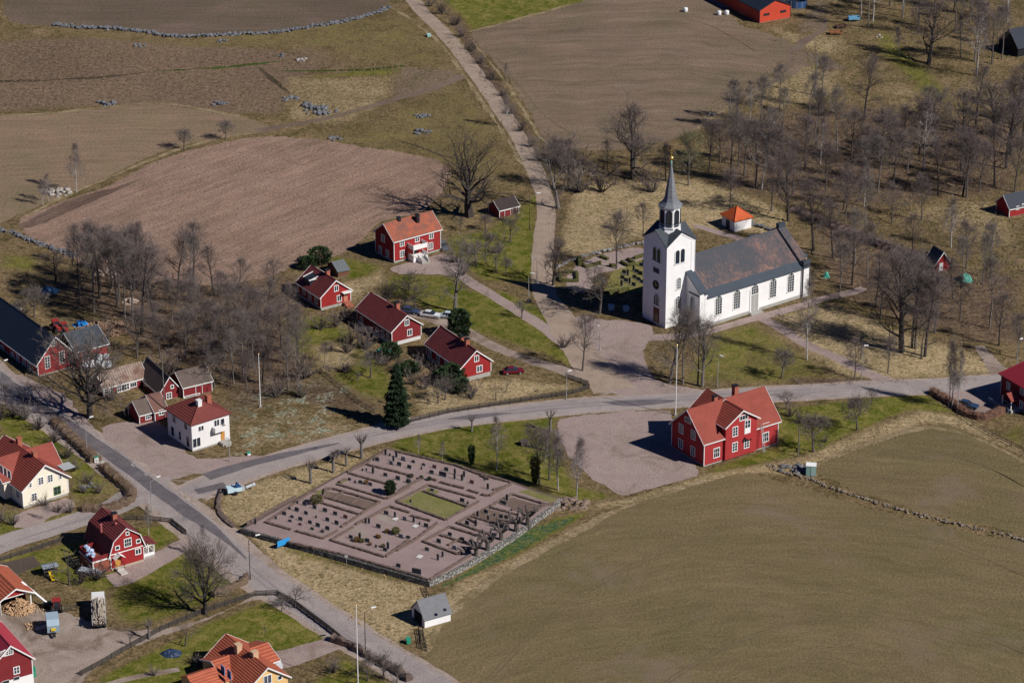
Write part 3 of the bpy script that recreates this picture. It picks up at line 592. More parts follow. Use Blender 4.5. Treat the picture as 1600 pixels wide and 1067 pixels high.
def house(name,label,cat,p0,p1=None,ang=None,p2=None,eave=None,apex=None,far=None,ax='v',wallm=None,roofm=None,trimm=None,L=None,W=None,base=.4,oe=.4,og=.35,
          winR=(),winL=(),chim=(),basem=None,wall2=None,trims=True,zr=None,ze=None,wd=(1.1,1.3,2,2),group=None,corner=True,frame=None):
    fr=Fr(p0,p1,ang); root=empty(name,fr.O,fr.ang,label,cat,group); trimm=trimm or white
    W=W or fr.W
    ze=ze or hgt(*p0,eave)
    if ax=='v':
        if zr is None: zr=fr.faceR(*apex,v=-og).z
        if L is None: L=fr.top(*far,zr).y-og if far else fr.loc(G(*p2)).y
    else:
        if L is None:
            if p2: L=fr.loc(G(*p2)).y
            else: L=2*fr.faceL(*apex,u=-og).y
        if zr is None: 
            # ridge over the middle of the L face
            if far: zr=fr.hit(*far,fr.v,L/2).z-.2
            else: zr=fr.faceL(*apex,u=-og).z
    wl=MB(); rf=MB(); tr=MB()
    if ax=='v': gable(wl,rf,tr,'v',0,W,0,L,base,ze,zr,oe,og)
    else: gable(wl,rf,tr,'u',0,L,0,W,base,ze,zr,oe,og)
    if corner and trims: corner_boards(tr,0,W,0,L,base,ze-.05)
    wl.build('wall',wallm or redw,root); ro=rf.build('roof',roofm or tile_d,root)
    if trims: tr.build('trim_boards',trimm,root)
    b=MB(); b.box(.06,W-.06,.06,L-.06,-.3,base); b.build('foundation',basem or concrete,root)
    print('%s W%.1f L%.1f ze%.1f zr%.1f ang%.0f'%(name,W,L,ze,zr,math.degrees(fr.ang)))
    H=dict(fr=fr,root=root,roof=ro,W=W,L=L,ze=ze,zr=zr)
    for spec in winR: win(H,'R',spec,wd,frame)
    for spec in winL: win(H,'L',spec,wd,frame)
    for c in chim: chim_px(fr,ro,None,c[:2],zr,*(c[2:] or (1.1,.38)))
    return H
def win(H,face,spec,wd=(1.1,1.3,2,2),frame=None,off=0):
    p=H['fr'].faceR(spec[0],spec[1],off) if face=='R' else H['fr'].faceL(spec[0],spec[1],off)
    d=list(wd); 
    for i,x in enumerate(spec[2:6]): d[i]=x
    kw=spec[6] if len(spec)>6 else {}
    loc=(p.x,off,p.z) if face=='R' else (off,p.y,p.z)
    return window(H['root'],loc,face,*d,frame=kw.get('frame',frame),gl=kw.get('gl'),trim=kw.get('trim',.14),name=kw.get('name','window'))
ANG=36.6
# ------------------------------------------------------------------ the church
def church():
    fr=Fr((1039.5,513.5),ang=ANG); root=empty('church',fr.O,fr.ang,'white plastered church with a slim spire and mottled black and orange nave roof','church')
    S=7.8; ze=19.2; zg=21.7; c=S/2
    # tower
    t=MB(); t.box(0,S,0,S,0,ze)
    for f in range(4):
        m=Matrix.Rotation(math.pi/2*f,3,'Z'); q=lambda x,y,z: tuple(m@Vector((x-c,y-c,z))+Vector((c,c,0)))
        t.add([q(0,0,ze),q(S,0,ze),q(c,0,zg),q(c,c,zg)],[(0,1,2),(0,2,3),(1,3,2)])
    tower=t.build('tower',plaster,root)
    k=MB()   # pilaster strips, cornice bands along the gables
    for f in range(4):
        m=Matrix.Rotation(math.pi/2*f,3,'Z'); q=lambda x,y,z: tuple(m@Vector((x-c,y-c,z))+Vector((c,c,0)))
        def qbox(x0,x1,y0,y1,z0,z1):
            v=[q(x,y,z) for z in (z0,z1) for x,y in ((x0,y0),(x1,y0),(x1,y1),(x0,y1))]; k.add(v,[(0,3,2,1),(4,5,6,7),(0,1,5,4),(1,2,6,5),(2,3,7,6),(3,0,4,7)])
        qbox(-.08,1.0,-.08,-.002,.9,ze-.3); qbox(S-1.0,S-.1,-.08,-.002,.9,ze-.3)
        for s in (-1,1):
            a=[q(c+s*(c+.08),-.10,ze-.5),q(c,-.10,zg-.5),q(c,-.10,zg+.02),q(c+s*(c+.08),-.10,ze+.02)]
            b=[q(c+s*(c+.08),0,ze-.5),q(c,0,zg-.5),q(c,0,zg+.02),q(c+s*(c+.08),0,ze+.02)]
            k.add(a+b,[(0,1,2,3),(4,7,6,5),(0,4,5,1),(3,2,6,7)])
    k.build('pilasters',plaster,tower)
    r=MB(); pk=21.95   # cross gable roof rising to the lantern
    for f in range(4):
        m=Matrix.Rotation(math.pi/2*f,3,'Z'); q=lambda x,y,z: tuple(m@Vector((x-c,y-c,z))+Vector((c,c,0)))
        o=.35
        for s in (-1,1):
            lo=[q(c+s*(c+o),-o,ze-.15),q(c,-o,zg+.12),q(c,c,pk)]
            hi=[tuple(Vector(p)+Vector((0,0,.18))) for p in lo]
            r.add(lo+hi,[(0,1,2),(3,5,4),(0,3,4,1),(1,4,5,2),(2,5,3,0)])
    r.build('tower_roof',metal_k2,tower)
    # lantern
    l=MB(); ph=math.pi/8; l.lathe(c,c,[(3.0,19.4),(2.85,20.4),(2.5,21.2),(2.35,21.7),(2.35,26.8)],8,ph); lant=l.build('lantern',plaster,root)
    l=MB(); l.lathe(c,c,[(2.45,22.0),(2.5,22.1),(2.5,22.2),(2.4,22.3)],8,ph); l.lathe(c,c,[(2.42,26.4),(2.55,26.6),(2.55,26.8),(2.42,26.85)],8,ph); l.build('cornice',plaster,lant)
    for i in range(8):
        a=math.pi/4*i; rr_=2.35*math.cos(math.pi/8)
        o=arch_window(lant,(c+rr_*math.sin(a)+.0,c-rr_*math.cos(a),23.2),a,.95,2.9,False,dark,None,'louvre_window',True)
        p=MB(); p.box(-.62,.62,-.10,0,22.35,22.85); p.build('parapet_panel',metal_k2,lant,(c+rr_*math.sin(a),c-rr_*math.cos(a),0),a)
    s=MB(); s.lathe(c,c,[(2.7,26.75),(2.7,26.88),(2.2,27.3),(1.7,27.9),(1.42,28.6),(.12,36.5)],8,ph); s.build('spire',spire_m,root)
    s=MB(); s.lathe(c,c,[(.2,36.2),(.24,36.7),(.12,37.1)],8); s.build('spire_cap',M('verdigris',(.22,.40,.34),.6,.1),root)
    g=MB(); g.ell((c,c,37.6),(.48,.48,.48),12,8); g.build('gilded_ball',gold,root,smooth=True)
    g=MB(); g.tube((c,c,37.9),(c,c,40.1),.10,.07); 
    d=Vector((.8,-.6,0)); g.tube(Vector((c,c,39.3))-d*.65,Vector((c,c,39.3))+d*.65,.07); g.tube(Vector((c,c,38.8))-d*.3,Vector((c,c,38.8))+d*.3,.06); g.build('cross',gold,root)
    # belfry and wall openings of the tower
    for x,y in ((1058,403.5),(1066,401)): 
        p=fr.faceR(x,y+7); arch_window(tower,(p.x,-.02,p.z-.2),'R',1.15,3.1,False,None,glass)
    for x,y in ((1023,398),(1029.5,401.5)):
        p=fr.faceL(x,y+7); arch_window(tower,(-.02,p.y,p.z-.2),'L',1.15,3.1,False,None,glass)
    p=fr.faceR(1060.2,451); arch_window(tower,(p.x,-.02,p.z),'R',1.0,2.6,True)
    p=fr.faceR(1058.5,503); arch_window(tower,(p.x,-.02,2.6),'R',1.5,4.2,True)
    p=fr.faceL(1025.5,422.5); b=MB(); b.box(-.12,0,-.95,.95,-.55,.55); b.build('memorial_plaque',metal_k2,tower,(0,p.y,p.z))
    p=fr.faceL(1025,445); b=MB(); b.prism([(-.1,1.05*math.cos(a),1.05*math.sin(a)) for a in [2*math.pi*i/20 for i in range(20)]],(.1,0,0)); cl=b.build('clock_face',metal_k,tower,(0,p.y,p.z))
    b=MB(); b.box(-.13,-.1,-.04,.04,-.1,.75); b.box(-.13,-.1,-.5,.08,-.04,.04); b.build('clock_hands',gold,cl)
    p=fr.faceL(1025.5,488); arch_window(tower,(-.02,p.y,4.6),'L',1.7,2.4,True,None,glass)
    b=MB(); b.prism([(-.06,p.y-1.0,.3),(-.06,p.y+1.0,.3),(-.06,p.y+1.0,3.9),(-.06,p.y-1.0,3.9)],(.06,0,0)); b.build('door',brownw,tower)
    # nave
    u0,u1,v0,v1=7.6,35.2,-4.8,12.6; zn=7.2; zr=13.4
    n=MB(); rf=MB(); gable(n,rf,None,'u',v0,v1,u0,u1,0,zn,zr,.35,-.05,.2); nave=n.build('nave_wall',plaster,root); ro=rf.build('nave_roof',church_t,root)
    e=MB(); sl=(zr-zn)/(8.7)
    for s,ve in ((-1,v0),(1,v1)):
        o=ve+s*.5; i=ve-s*1.25; zo=zn-.5*sl; zi=zn+1.25*sl
        e.prism([(u0-.0,o,zo+.14),(u0-.0,i,zi+.14),(u0-.0,i,zi+.28),(u0-.0,o,zo+.26)],(u1-u0-.1,0,0))
    e.build('eaves_flashing',flash,ro)
    b=MB(); b.box(u0+.1,u1,v0-.08,v1+.08,0,.75); b.build('plinth',concrete,nave)
    def parapet(x0,x1,extra,cop,copm,nm,dz=.75):
        q=MB(); vm=(v0+v1)/2; q.prism([(x0,v0-extra,0),(x0,v1+extra,0),(x0,v1+extra,zn+dz),(x0,vm,zr+dz),(x0,v0-extra,zn+dz)],(x1-x0,0,0)); w_=q.build(nm,plaster,root)
        q=MB()
        for s in (-1,1):
            ve=vm+s*(8.7+extra+.15); sl_=(zr-zn)/(8.7+extra)
            q.prism([(x0-.2,ve,zn+dz-.15*sl_),(x0-.2,vm,zr+dz),(x0-.2,vm,zr+dz+.3),(x0-.2,ve,zn+dz+.3-.15*sl_)],(x1-x0+.4,0,0))
        q.build(cop,copm,w_)
        return w_
    parapet(7.0,7.75,.05,'coping',flash,'west_gable')
    eg=parapet(35.2,36.9,.35,'tiled_coping',church_t,'east_gable',.5)
    b=MB()
    for v in (v0-.35,v1+.35): b=MB(); b.box(35.05,37.05,v-.15,v+.7,zn-.2,zn+1.6); b.build('parapet_block',flash,eg)
    b=MB(); b.box(35.1,37,3.4,4.4,zr,zr+1.5); b.build('parapet_block',flash,eg)
    b=MB(); b.ell((36,v0-.1,zn+1.9),(.22,.22,.3)); b.ell((36,3.9,zr+1.8),(.22,.22,.3)); b.build('finial',gold,eg)
    b=MB(); b.tube((35.05,v0-.45,.3),(35.05,v0-.45,zn+.2),.14,.14,6); b.build('downpipe',dark,nave)
    # stair annex between tower and nave
    a=MB(); a.prism([(5.6,-4.8,0),(5.6,.0,0),(5.6,.0,11.9),(5.6,-4.8,8.6)],(1.5,0,0)); an=a.build('annex_wall',plaster,root)
    a=MB(); a.prism([(5.3,-5.15,8.40),(5.3,-.02,11.95),(5.3,-.02,12.2),(5.3,-5.15,8.65)],(1.75,0,0)); a.build('annex_roof',flash,an)
    p=fr.faceL(1081.5,482,5.6); arch_window(an,(5.58,p.y,2.4),'L',1.1,4.6,True)
    b=MB(); b.box(5.4,5.6,-4.4,-1.2,7.6,7.85); b.build('string_course',metal_k2,an)
    # apse
    b=MB(); b.lathe(36.8,3.9,[(5.6,0),(5.6,6.2)],8,ph); ap=b.build('apse_wall',plaster,root); b=MB(); b.lathe(36.8,3.9,[(6.1,6.2),(6.1,6.4),(.6,11.2)],8,ph); b.build('apse_roof',metal_k2,ap)
    # south windows and door
    for x,y in ((1122.5,481.5),(1151,472.5),(1207.5,456.3),(1235.2,447.6)):
        p=fr.faceR(x,y,v0); arch_window(nave,(p.x,v0-.01,2.35),'R',1.75,4.3,True)
    p=fr.faceR(1178.5,470,v0); arch_window(nave,(p.x,v0-.01,4.5),'R',1.9,2.2,True)
    d=MB(); d.box(p.x-1.0,p.x+1.0,v0-.10,v0,.35,4.2); do=d.build('door',M('grey_door',(.36,.35,.33),.7,.08),nave)
    d=MB(); d.box(p.x-.03,p.x+.03,v0-.14,v0-.1,.4,4.1); d.box(p.x-1.35,p.x-1.02,v0-.16,v0,.3,5.6); d.box(p.x+1.02,p.x+1.35,v0-.16,v0,.3,5.6); d.build('door_frame',plaster,do)
    d=MB(); d.box(p.x-1.7,p.x+1.7,v0-1.3,v0-.05,0,.18); d.box(p.x-1.5,p.x+1.5,v0-.9,v0-.05,.18,.34); d.build('door_step',concrete,nave)
church()
# ------------------------------------------------------------------ the long red parish hall
def hall():
    H=house('parish_hall','large two-storey red hall with crossed orange tile roofs beside the gravel yard','house',(1099.5,729.5),(1214.8,693.5),
        p2=(1047.6,699),eave=691,apex=(1073,641.3),ax='u',wallm=redp,roofm=tile_o,L=None,base=.3,oe=.45,og=.5,
        winR=((1119.5,707,1.35,1.9,3,2),(1119,687.5,1.5,.45,3,1),(1196,682.7,1.35,1.9,3,2),(1196.5,663,1.5,.45,3,1)),
        winL=((1063.8,693,1.2,1.8,2,3),(1082.7,704.5,1.2,1.8,2,3),(1064.5,669.4,1.2,1.8,2,3),(1083.5,679.2,1.2,1.8,2,3),(1075,656,1.7,.9,3,1)),
        chim=((1149,603,1.3,.5),(1117,619.5,1.0,.4)))
    fr=H['fr'];root=H['root'];W,L,ze,zr=H['W'],H['L'],H['ze'],H['zr']
    off=-.55; a0=fr.faceR(1139.6,669.4,off-.45); a1=fr.faceR(1185.5,655,off-.45); ap=fr.faceR(1162,638.5,off-.5)
    x0,x1=ap.x-3.9,ap.x+3.9; ez=min(a0.z+.4,zr-1.5); za=min(ap.z,zr-.1)
    wl=MB();rf=MB();tr=MB(); gable(wl,rf,tr,'v',x0,x1,off,L*.5,.35,ez,za,.5,.5); wl.build('wing_wall',redp,root); rf.build('wing_roof',tile_o,root); tr.build('wing_trim_boards',white,root)
    wl=MB();rf=MB();tr=MB(); gable(wl,rf,tr,'v',x0-.1,x1+.1,L*.5+.1,L*.5+5.4,.35,ez-.5,zr+.02,.4,.4); wl.build('wing_wall',redp,root); rf.build('wing_roof',tile_o,root); tr.build('wing_trim_boards',white,root)
    for s_ in ((1148,698,1.1,1.8,2,3),(1166.5,692.5,1.1,1.8,2,3)): win(H,'R',s_,off=off)
    win(H,'R',(1162,652,1.9,.9,3,1),off=off); win(H,'R',(1148.6,674,1.1,1.9,2,3),off=off)
    p=fr.faceR(1168,664.5,off); window(root,(p.x,off,p.z+.3),'R',1.2,1.6,2,2,trim=.14)
    d=MB(); d.box(-.74,.74,-.08,0,-.9,.25); d.build('balcony_door',white,root,(p.x,off,p.z-.85))
    p=fr.faceR(1170,683.5,off); d=MB(); d.box(-1.2,1.2,-1.7,off,0,.15); d.build('entry_canopy',redp,root,(p.x,0,p.z+.3))
    # ladder up to the eave
    p=fr.top(1197.5,709,0); l=MB(); 
    for s in (-.25,.25): l.tube((p.x+s,-1.6,0),(p.x+s,-.5,ze+.6),.04)
    for i in range(22): t=i/22; l.tube((p.x-.25,-1.6+1.1*t,t*ze+.2),(p.x+.25,-1.6+1.1*t,t*ze+.2),.03,n=4)
    l.build('roof_ladder',greym,root)
hall()
# ------------------------------------------------------------------ white house with the hipped roof
def hip_house(name,label,p0,p1,p2,eave,wallm,roofm,zr,ridge=.35,oe=.5,winR=(),winL=(),L=None,W=None,base=.35,wd=(1.1,1.3,2,2),ang=None,cat='house',trim=None):
    fr=Fr(p0,p1,ang); W=W or fr.W; L=L or fr.loc(G(*p2)).y; ze=hgt(*p0,eave); root=empty(name,fr.O,fr.ang,label,cat)
    print(name,W,L,ze,math.degrees(fr.ang))
    w_=MB(); w_.box(0,W,0,L,base,ze); wa=w_.build('wall',wallm,root); b=MB(); b.box(.06,W-.06,.06,L-.06,-.3,base); b.build('foundation',concrete,root)
    r=MB(); a,b_=-oe,W+oe; c,d=-oe,L+oe; 
    if W>=L: rx=(W*.5-W*ridge/2,W*.5+W*ridge/2); ry=(L/2,L/2)
    else: rx=(W/2,W/2); ry=(L*.5-L*ridge/2,L*.5+L*ridge/2)
    P=[(a,c,ze),(b_,c,ze),(b_,d,ze),(a,d,ze),(a,c,ze+.16),(b_,c,ze+.16),(b_,d,ze+.16),(a,d,ze+.16),(rx[0],ry[0],zr),(rx[1],ry[1],zr)]
    if W>=L: fs=[(4,5,9,8),(5,6,9),(6,7,8,9),(7,4,8)]
    else: fs=[(4,5,8),(5,6,9,8),(6,7,9),(7,4,8,9)]
    r.add(P,fs+[(0,3,2,1),(0,1,5,4),(1,2,6,5),(2,3,7,6),(3,0,4,7)]); ro=r.build('roof',roofm,root)
    h=MB()
    for i,j in (((4,8),(5,9),(6,9),(7,8)) if W>=L else ((4,8),(5,8),(6,9),(7,9))): h.tube(P[i],P[j],.12,.12,5)
    if ridge>0.02: h.tube(P[8],P[9],.13,.13,5)
    h.build('hip_tiles',roofm,ro)
    if trim: t=MB(); corner_boards(t,0,W,0,L,base,ze-.02); t.build('corner_boards',trim,root)
    H=dict(fr=fr,root=root,roof=ro,W=W,L=L,ze=ze,zr=zr)
    for s in winR: win(H,'R',s,wd)
    for s in winL: win(H,'L',s,wd)
    return H
bare=dict(trim=.05)
H=hip_house('white_house','white two-storey house with a red hipped roof on the gravel yard at the road junction',(301,706.5),(359.5,688),(264.4,681),664,whiteb,M('dusky_red_roof',(.20,.048,.040),.75,.12,1,'tile',(.16,.042,.036)),8.9,.22,.45,
    winR=((314,669,1.1,1.0,2,1,bare),(338.5,660.5,1.1,1.3,2,1,bare),(347.5,658.5,.8,1.3,1,1,bare),(307.2,691,1.7,1.9,2,1,bare)),
    winL=((270,673.5,1.1,2.0,1,1,bare),(281.5,680.5,.8,1.8,1,1,bare),(294,690,1.1,2.1,1,1,bare),(272.5,655,1.1,1.3,1,1,bare),(290.5,666,1.1,1.3,1,1,bare)))
fr=H['fr']; H['root']
p=fr.faceR(344,673,-.9); b=MB(); b.box(-1.35,1.35,-1.2,0,-.1,.05); b.box(-1.35,1.35,-1.2,-1.1,.05,.95); b.box(-1.35,-1.25,-1.1,0,.05,.95); b.box(1.25,1.35,-1.1,0,.05,.95); b.build('balcony',whiteb,H['root'],(p.x,-.02,p.z))
p=fr.faceR(348,680.5); b=MB(); b.box(-.45,.45,-.08,0,0,2.0); b.build('door',tan,H['root'],(p.x,0,.7)); b=MB(); b.box(-1,1,-1.6,-.06,0,.65); b.box(-.6,.6,-2.1,-1.6,0,.35); b.build('door_steps',concrete,H['root'],(p.x,0,0))
pc=fr.top(310.5,625,9.4); chimney(H['roof'],pc.x,pc.y,7.2,9.5,.45,whiteb,False); pc=fr.top(325,617,9.8); chimney(H['roof'],pc.x,pc.y,7.6,9.9,.5,brick,False)
# ------------------------------------------------------------------ cream house
H=house('cream_house','cream two-storey house with red tiled crossed roofs at the left edge beside the road','house',(37,795),(107.5,773),eave=764.5,apex=(70.3,727.8),far=(11,679),ax='v',wallm=offwhite,roofm=tile_r,base=.5,oe=.5,og=.6,
    winR=((63.7,751,.95,1.4,2,3),(78.3,747,.95,1.4,2,3),(53.5,776,.95,1.5,2,3),(89.3,766,1.3,1.5,2,2,dict(frame=green_w)),(47.3,757.5,.45,.8,1,2),(94.2,744.5,.45,.8,1,2)),
    winL=((10.5,759.5,.9,1.3,2,2),(17,762,.9,1.3,2,2),(28,772.5,.9,1.3,2,2),(3,753,.9,1.3,2,2)),chim=())
fr=H['fr'];root=H['root'];zr=H['zr'];W=H['W']
ae=fr.faceR; pe=fr.hit(79.7,692,fr.u,W+1.3); ym=pe.y; zc=min(zr-.15,pe.z)
wl=MB();rf=MB();tr=MB(); gable(wl,rf,tr,'u',ym-3.6,ym+3.6,-1.4,W+1.0,.5,H['ze']+.3,zc,.4,.5); wl.build('wing_wall',offwhite,root); ro=rf.build('wing_roof',tile_r,root); tr.build('wing_trim_boards',white,root)
for x,y in ((53.5,705),(29,684)):
    p=fr.top(x,y,zr+1.1); chimney(H['roof'],p.x,p.y,zr-1,zr+1.2,.45,brick,False)
for x,y in ((3,733),(9,737),(15,741)):
    p=fr.hit(x,y,fr.u,-1.4); window(root,(-1.4,p.y,p.z),'L',.9,1.4,2,2)
b=MB(); b.box(0,2.6,-1.3,1.3,-.1,.05); b.build('skylight_canopy',greym,root,(W+.3,ym-5.0,H['ze']+.2))
# ------------------------------------------------------------------ red house with the broken (gambrel) roof
def gambrel():
    fr=Fr((174,892),(224.5,876),ang=34); W=fr.W; root=empty('gambrel_house',fr.O,fr.ang,'red house with a dark red gambrel roof and small white glazed porch','house')
    ap=fr.faceR(199,825.5,-.3); zr=ap.z; far=fr.top(158.4,794,zr); L=far.y-.3; zk=zr-1.9; ze=3.3; k=1.55
    print('gambrel',W,L,zr)
    P=[(0,.5),(W,.5),(W,ze),(W-k*.55,zk-.1),(W/2,zr),(k*.55,zk-.1),(0,ze)]
    w_=MB(); w_.prism([(x,0,z) for x,z in P],(0,L,0)); w_.build('wall',redw,root)
    r=MB(); tr=MB(); o=.3
    R_=[(W+.45,ze-.5),(W-k*.55+.1,zk+.05),(W/2,zr+.12),(k*.55-.1,zk+.05),(-.45,ze-.5)]
    for i in range(4):
        a,b=R_[i],R_[i+1]; d=Vector((b[0]-a[0],b[1]-a[1])).normalized(); nx,nz=d.y*.17,-d.x*.17
        q=[(a[0],a[1]),(b[0],b[1]),(b[0]+(nx if i in(0,3) else 0),b[1]+abs(nz)+.03),(a[0]+(nx if i in (0,3) else 0),a[1]+abs(nz)+.03)]
        r.prism([(x,-o,z) for x,z in q],(0,L+2*o,0)); tr.prism([(x,-o-.07,z-.12) for x,z in q],(0,.06,0)); tr.prism([(x,L+o,z-.12) for x,z in q],(0,.06,0))
    ro=r.build('roof',tile_d,root); tr.box(0,W,-.05,0,ze-.05,ze+.12); corner_boards(tr,0,W,0,L,.5,ze-.3); tr.build('trim_boards',white,root)
    b=MB(); b.box(.05,W-.05,.05,L-.05,-.3,.5); b.build('foundation',M('sandstone_base',(.42,.34,.27),.9,.15,1),root)
    H=dict(fr=fr,root=root)
    for s in ((199,833,.5,.5,1,1),(199.5,847,1.3,1.5,3,2),(183.3,855.5,.7,.6,1,1),(216,845,.7,.6,1,1),(215.7,861,1.0,1.0,2,1)): win(H,'R',s)
    for x,y in ((178,802),): p=fr.top(x,y,zr+1.2); chimney(ro,p.x,p.y,zr-1.2,zr+1.2,.42,brick)
    for x,y in ((157.5,820),(181,818)): p=fr.top(x,y,zr-.1); b=MB(); b.tube((p.x,p.y,zr-1.6),(p.x,p.y,zr),.22,.22,8); b.tube((p.x,p.y,zr),(p.x,p.y,zr+.15),.32,.1,8); b.build('roof_vent',M('pink_vent',(.42,.12,.11),.6),ro)
    # glazed porch on the right side
    a=MB(); a.box(W,W+2.6,.6,3.4,0,.5); a.build('porch_floor',concrete,root); a=MB()
    for x in (W+.1,W+1.3,W+2.5):
        for y in (.7,3.3): a.box(x-.08,x+.08,y-.08,y+.08,.5,2.7)
    a.box(W,W+2.6,.6,.72,.5,1.1); a.box(W+2.48,W+2.6,.6,3.4,.5,1.1); a.box(W,W+2.6,.6,.72,2.5,2.7); a.box(W+2.48,W+2.6,.6,3.4,2.5,2.7)
    for i in range(6): a.box(W+.4*i+.2,W+.4*i+.24,.62,.70,1.1,2.5)
    a.build('porch_frame',white,root); a=MB(); a.prism([(W,.3,3.5),(W+3.0,.3,2.7),(W+3.0,.3,2.85),(W,.3,3.65)],(0,3.5,0)); a.build('porch_roof',tile_d,root)
    # front door hood, door, steps
    p=fr.faceR(183.5,870); a=MB(); gable(None,a,None,'v',p.x-.9,p.x+.9,-1.1,0,0,p.z+.2,p.z+.85,.2,.1,.1); a.build('door_hood',white,root)
    a=MB(); a.box(p.x-.55,p.x+.55,-.09,0,.6,2.7); a.build('door',tan,root); a=MB(); a.box(p.x-.7,p.x+.7,-1.2,-.05,0,.55); a.box(p.x-.7,p.x+.7,-2.6,-1.2,0,.3); a.build('door_steps',M('light_steps',(.5,.47,.43),.9,.1),root)
    a=MB(); [a.box(p.x+s-.04,p.x+s+.04,-1.2,-1.1,.5,1.6) for s in (-.75,.75)]; a.box(p.x-.8,p.x-.72,-1.2,0,1.4,1.5); a.box(p.x+.72,p.x+.8,-1.2,0,1.4,1.5); a.build('step_rail',dark,root)
    # brick-red annex and balcony on the left side
    a=MB(); a.box(-3.6,0,.1,5.5,0,2.7); a.build('annex_wall',M('brick_red_panel',(.33,.10,.06),.85,.1,1,'board'),root); a=MB(); a.box(-3.7,-3.5,0,.2,0,2.85); a.box(-3.7,.05,-.02,.1,2.7,2.95); a.box(-3.75,-3.6,0,5.6,2.75,2.9); a.build('annex_trim',white,root)
    a=MB(); a.box(-3.6,-3.5,.2,5.6,2.95,3.8); a.box(-3.6,0,5.5,5.6,2.95,3.8); a.box(-3.6,0,.1,.2,2.95,3.8); a.build('balcony_rail',redw2,root)
    rr=random.Random(4); a=MB()
    for i in range(9): a.ell((-3.2+rr.uniform(-.3,1.0),1+i*.5,3.25+rr.uniform(0,.5)),(.5,.5,.35),7,4,.2,rr)
    a.build('balcony_bedding',M('blue_white_cloth',(.65,.70,.78),.8,.1,1.5,'plain',(.06,.22,.50)),root)
gambrel()
# ------------------------------------------------------------------ red house with the white balcony
H=house('red_farmhouse','two-storey red house with patchy orange roof and white balcony by the ploughed field','house',(616,411.5),(688.5,391.5),p2=(587,395.5),eave=376.5,apex=(600.4,352),ax='u',wallm=redw,roofm=tile_p,base=.45,oe=.4,og=.35,basem=M('green_stone_base',(.33,.38,.33),.9,.15),
   winR=((628.2,379,1.0,1.6,2,3),(651.8,372.2,1.0,1.6,2,3),(673.8,367.2,1.0,1.6,2,3),(628.2,396.7,1.0,1.5,2,3),(673,384.5,1.0,1.5,2,3)),
   winL=((598.7,372.3,1.2,1.6,2,3),(594.5,390,1.0,1.5,2,3),(605.5,396,1.0,1.5,2,3)))
fr=H['fr'];root=H['root'];zr=H['zr']
for x,y in ((623,339),(652,335.5)): p=fr.top(x,y,zr+.9); chimney(H['roof'],p.x,p.y,zr-1,zr+.9,.38,dark,False)
x0=fr.faceR(646,395,-2.4).x; x1=x0+4.0; a=MB(); a.box(x0,x1,-2.4,-.02,3.0,3.15)
for x in (x0,x1-.12):
    for y in (-2.4,-.15): a.box(x,x+.12,y,y+.12,0 if y<-1 else 3.1,4.2)
a.box(x0,x1,-2.4,-2.3,3.15,4.1); a.box(x0,x0+.08,-2.3,-.1,3.15,4.1); a.box(x1-.08,x1,-2.3,-.1,3.15,4.1); a.build('balcony',white,root)
a=MB(); a.box(x0,x1,-2.3,-.03,0,.95); a.box(x0,x0+.1,-2.4,-.1,.95,1.7); a.box(x1-.1,x1,-2.4,-.1,.95,1.7); a.build('porch_base',white,root)
a=MB(); xm=(x0+x1)/2
for i in range(5): a.box(xm-.7,xm+.7,-2.4-.4*(i+1),-2.4-.4*i,0,.85-.17*i)
a.build('porch_steps',concrete,root); a=MB()
for s in (-.85,.85): a.prism([(xm+s,-2.4,.1),(xm+s,-4.4,0),(xm+s,-4.4,.9),(xm+s,-2.4,1.9)],(.08,0,0))
a.build('step_rails',white,root)
p=fr.faceR(652,392); a=MB(); a.box(xm-.5,xm+.5,-.08,0,.95,2.9); a.build('door',metal_k2,root)
# ------------------------------------------------------------------ three red cottages in a row
HA=house('red_cottage','smallest of three red cottages, with a roof dormer, nearest the flat grey shed','house',(501.6,485.6),(548,473.5),eave=464,apex=(526.3,439),far=(487,414.4),ax='v',wallm=redw,roofm=tile_d,base=.7,group='red cottages in a row',
    winR=((541.5-.0-16.2,450.5,.9,1.2,2,1),(530,466,1.0,1.3,2,1)),winL=((475,455,1,1.3,2,2),(484,463,1,1.3,2,2),(494,469,1,1.3,2,2)),chim=((511.5,422,1.1,.42),))
fr=HA['fr'];root=HA['root']; p=fr.faceR(540,468); a=MB(); a.box(-.5,.5,-.08,0,.75,2.9); a.build('door',M('salmon_door',(.48,.20,.13),.7),root,(p.x,0,0)); a=MB(); a.box(-1.1,1.1,-1.2,0,2.95,3.1); a.build('door_canopy',white,root,(p.x,0,.15))
a=MB(); a.box(-.8,.8,-1.3,-.02,0,.7); a.box(-.8,.8,-2.2,-1.3,0,.35); a.build('door_steps',brick,root,(p.x,0,0))
a=MB(); ze,zr,W,L=HA['ze'],HA['zr'],HA['W'],HA['L']; zt=zr-.5; y0=L*.55; a.prism([(.6,y0,ze),(W/2-.4,y0,ze),(W/2-.4,y0,zt),(.6,y0,zt-.8)],(0,2.6,0)); dm=a.build('dormer',metal_k,root); a=MB(); a.box(.3,W/2-.2,y0-.12,y0-.02,zt-.7,zt-.5); a.prism([(.4,y0-.15,zt-.75),(W/2-.2,y0-.15,zt+.1),(W/2-.2,y0-.15,zt+.22),(.4,y0-.15,zt-.6)],(0,.15,0)); a.prism([(.4,y0+2.62,zt-.75),(W/2-.2,y0+2.62,zt+.1),(W/2-.2,y0+2.62,zt+.22),(.4,y0+2.62,zt-.6)],(0,.15,0)); a.build('dormer_boards',white,dm)
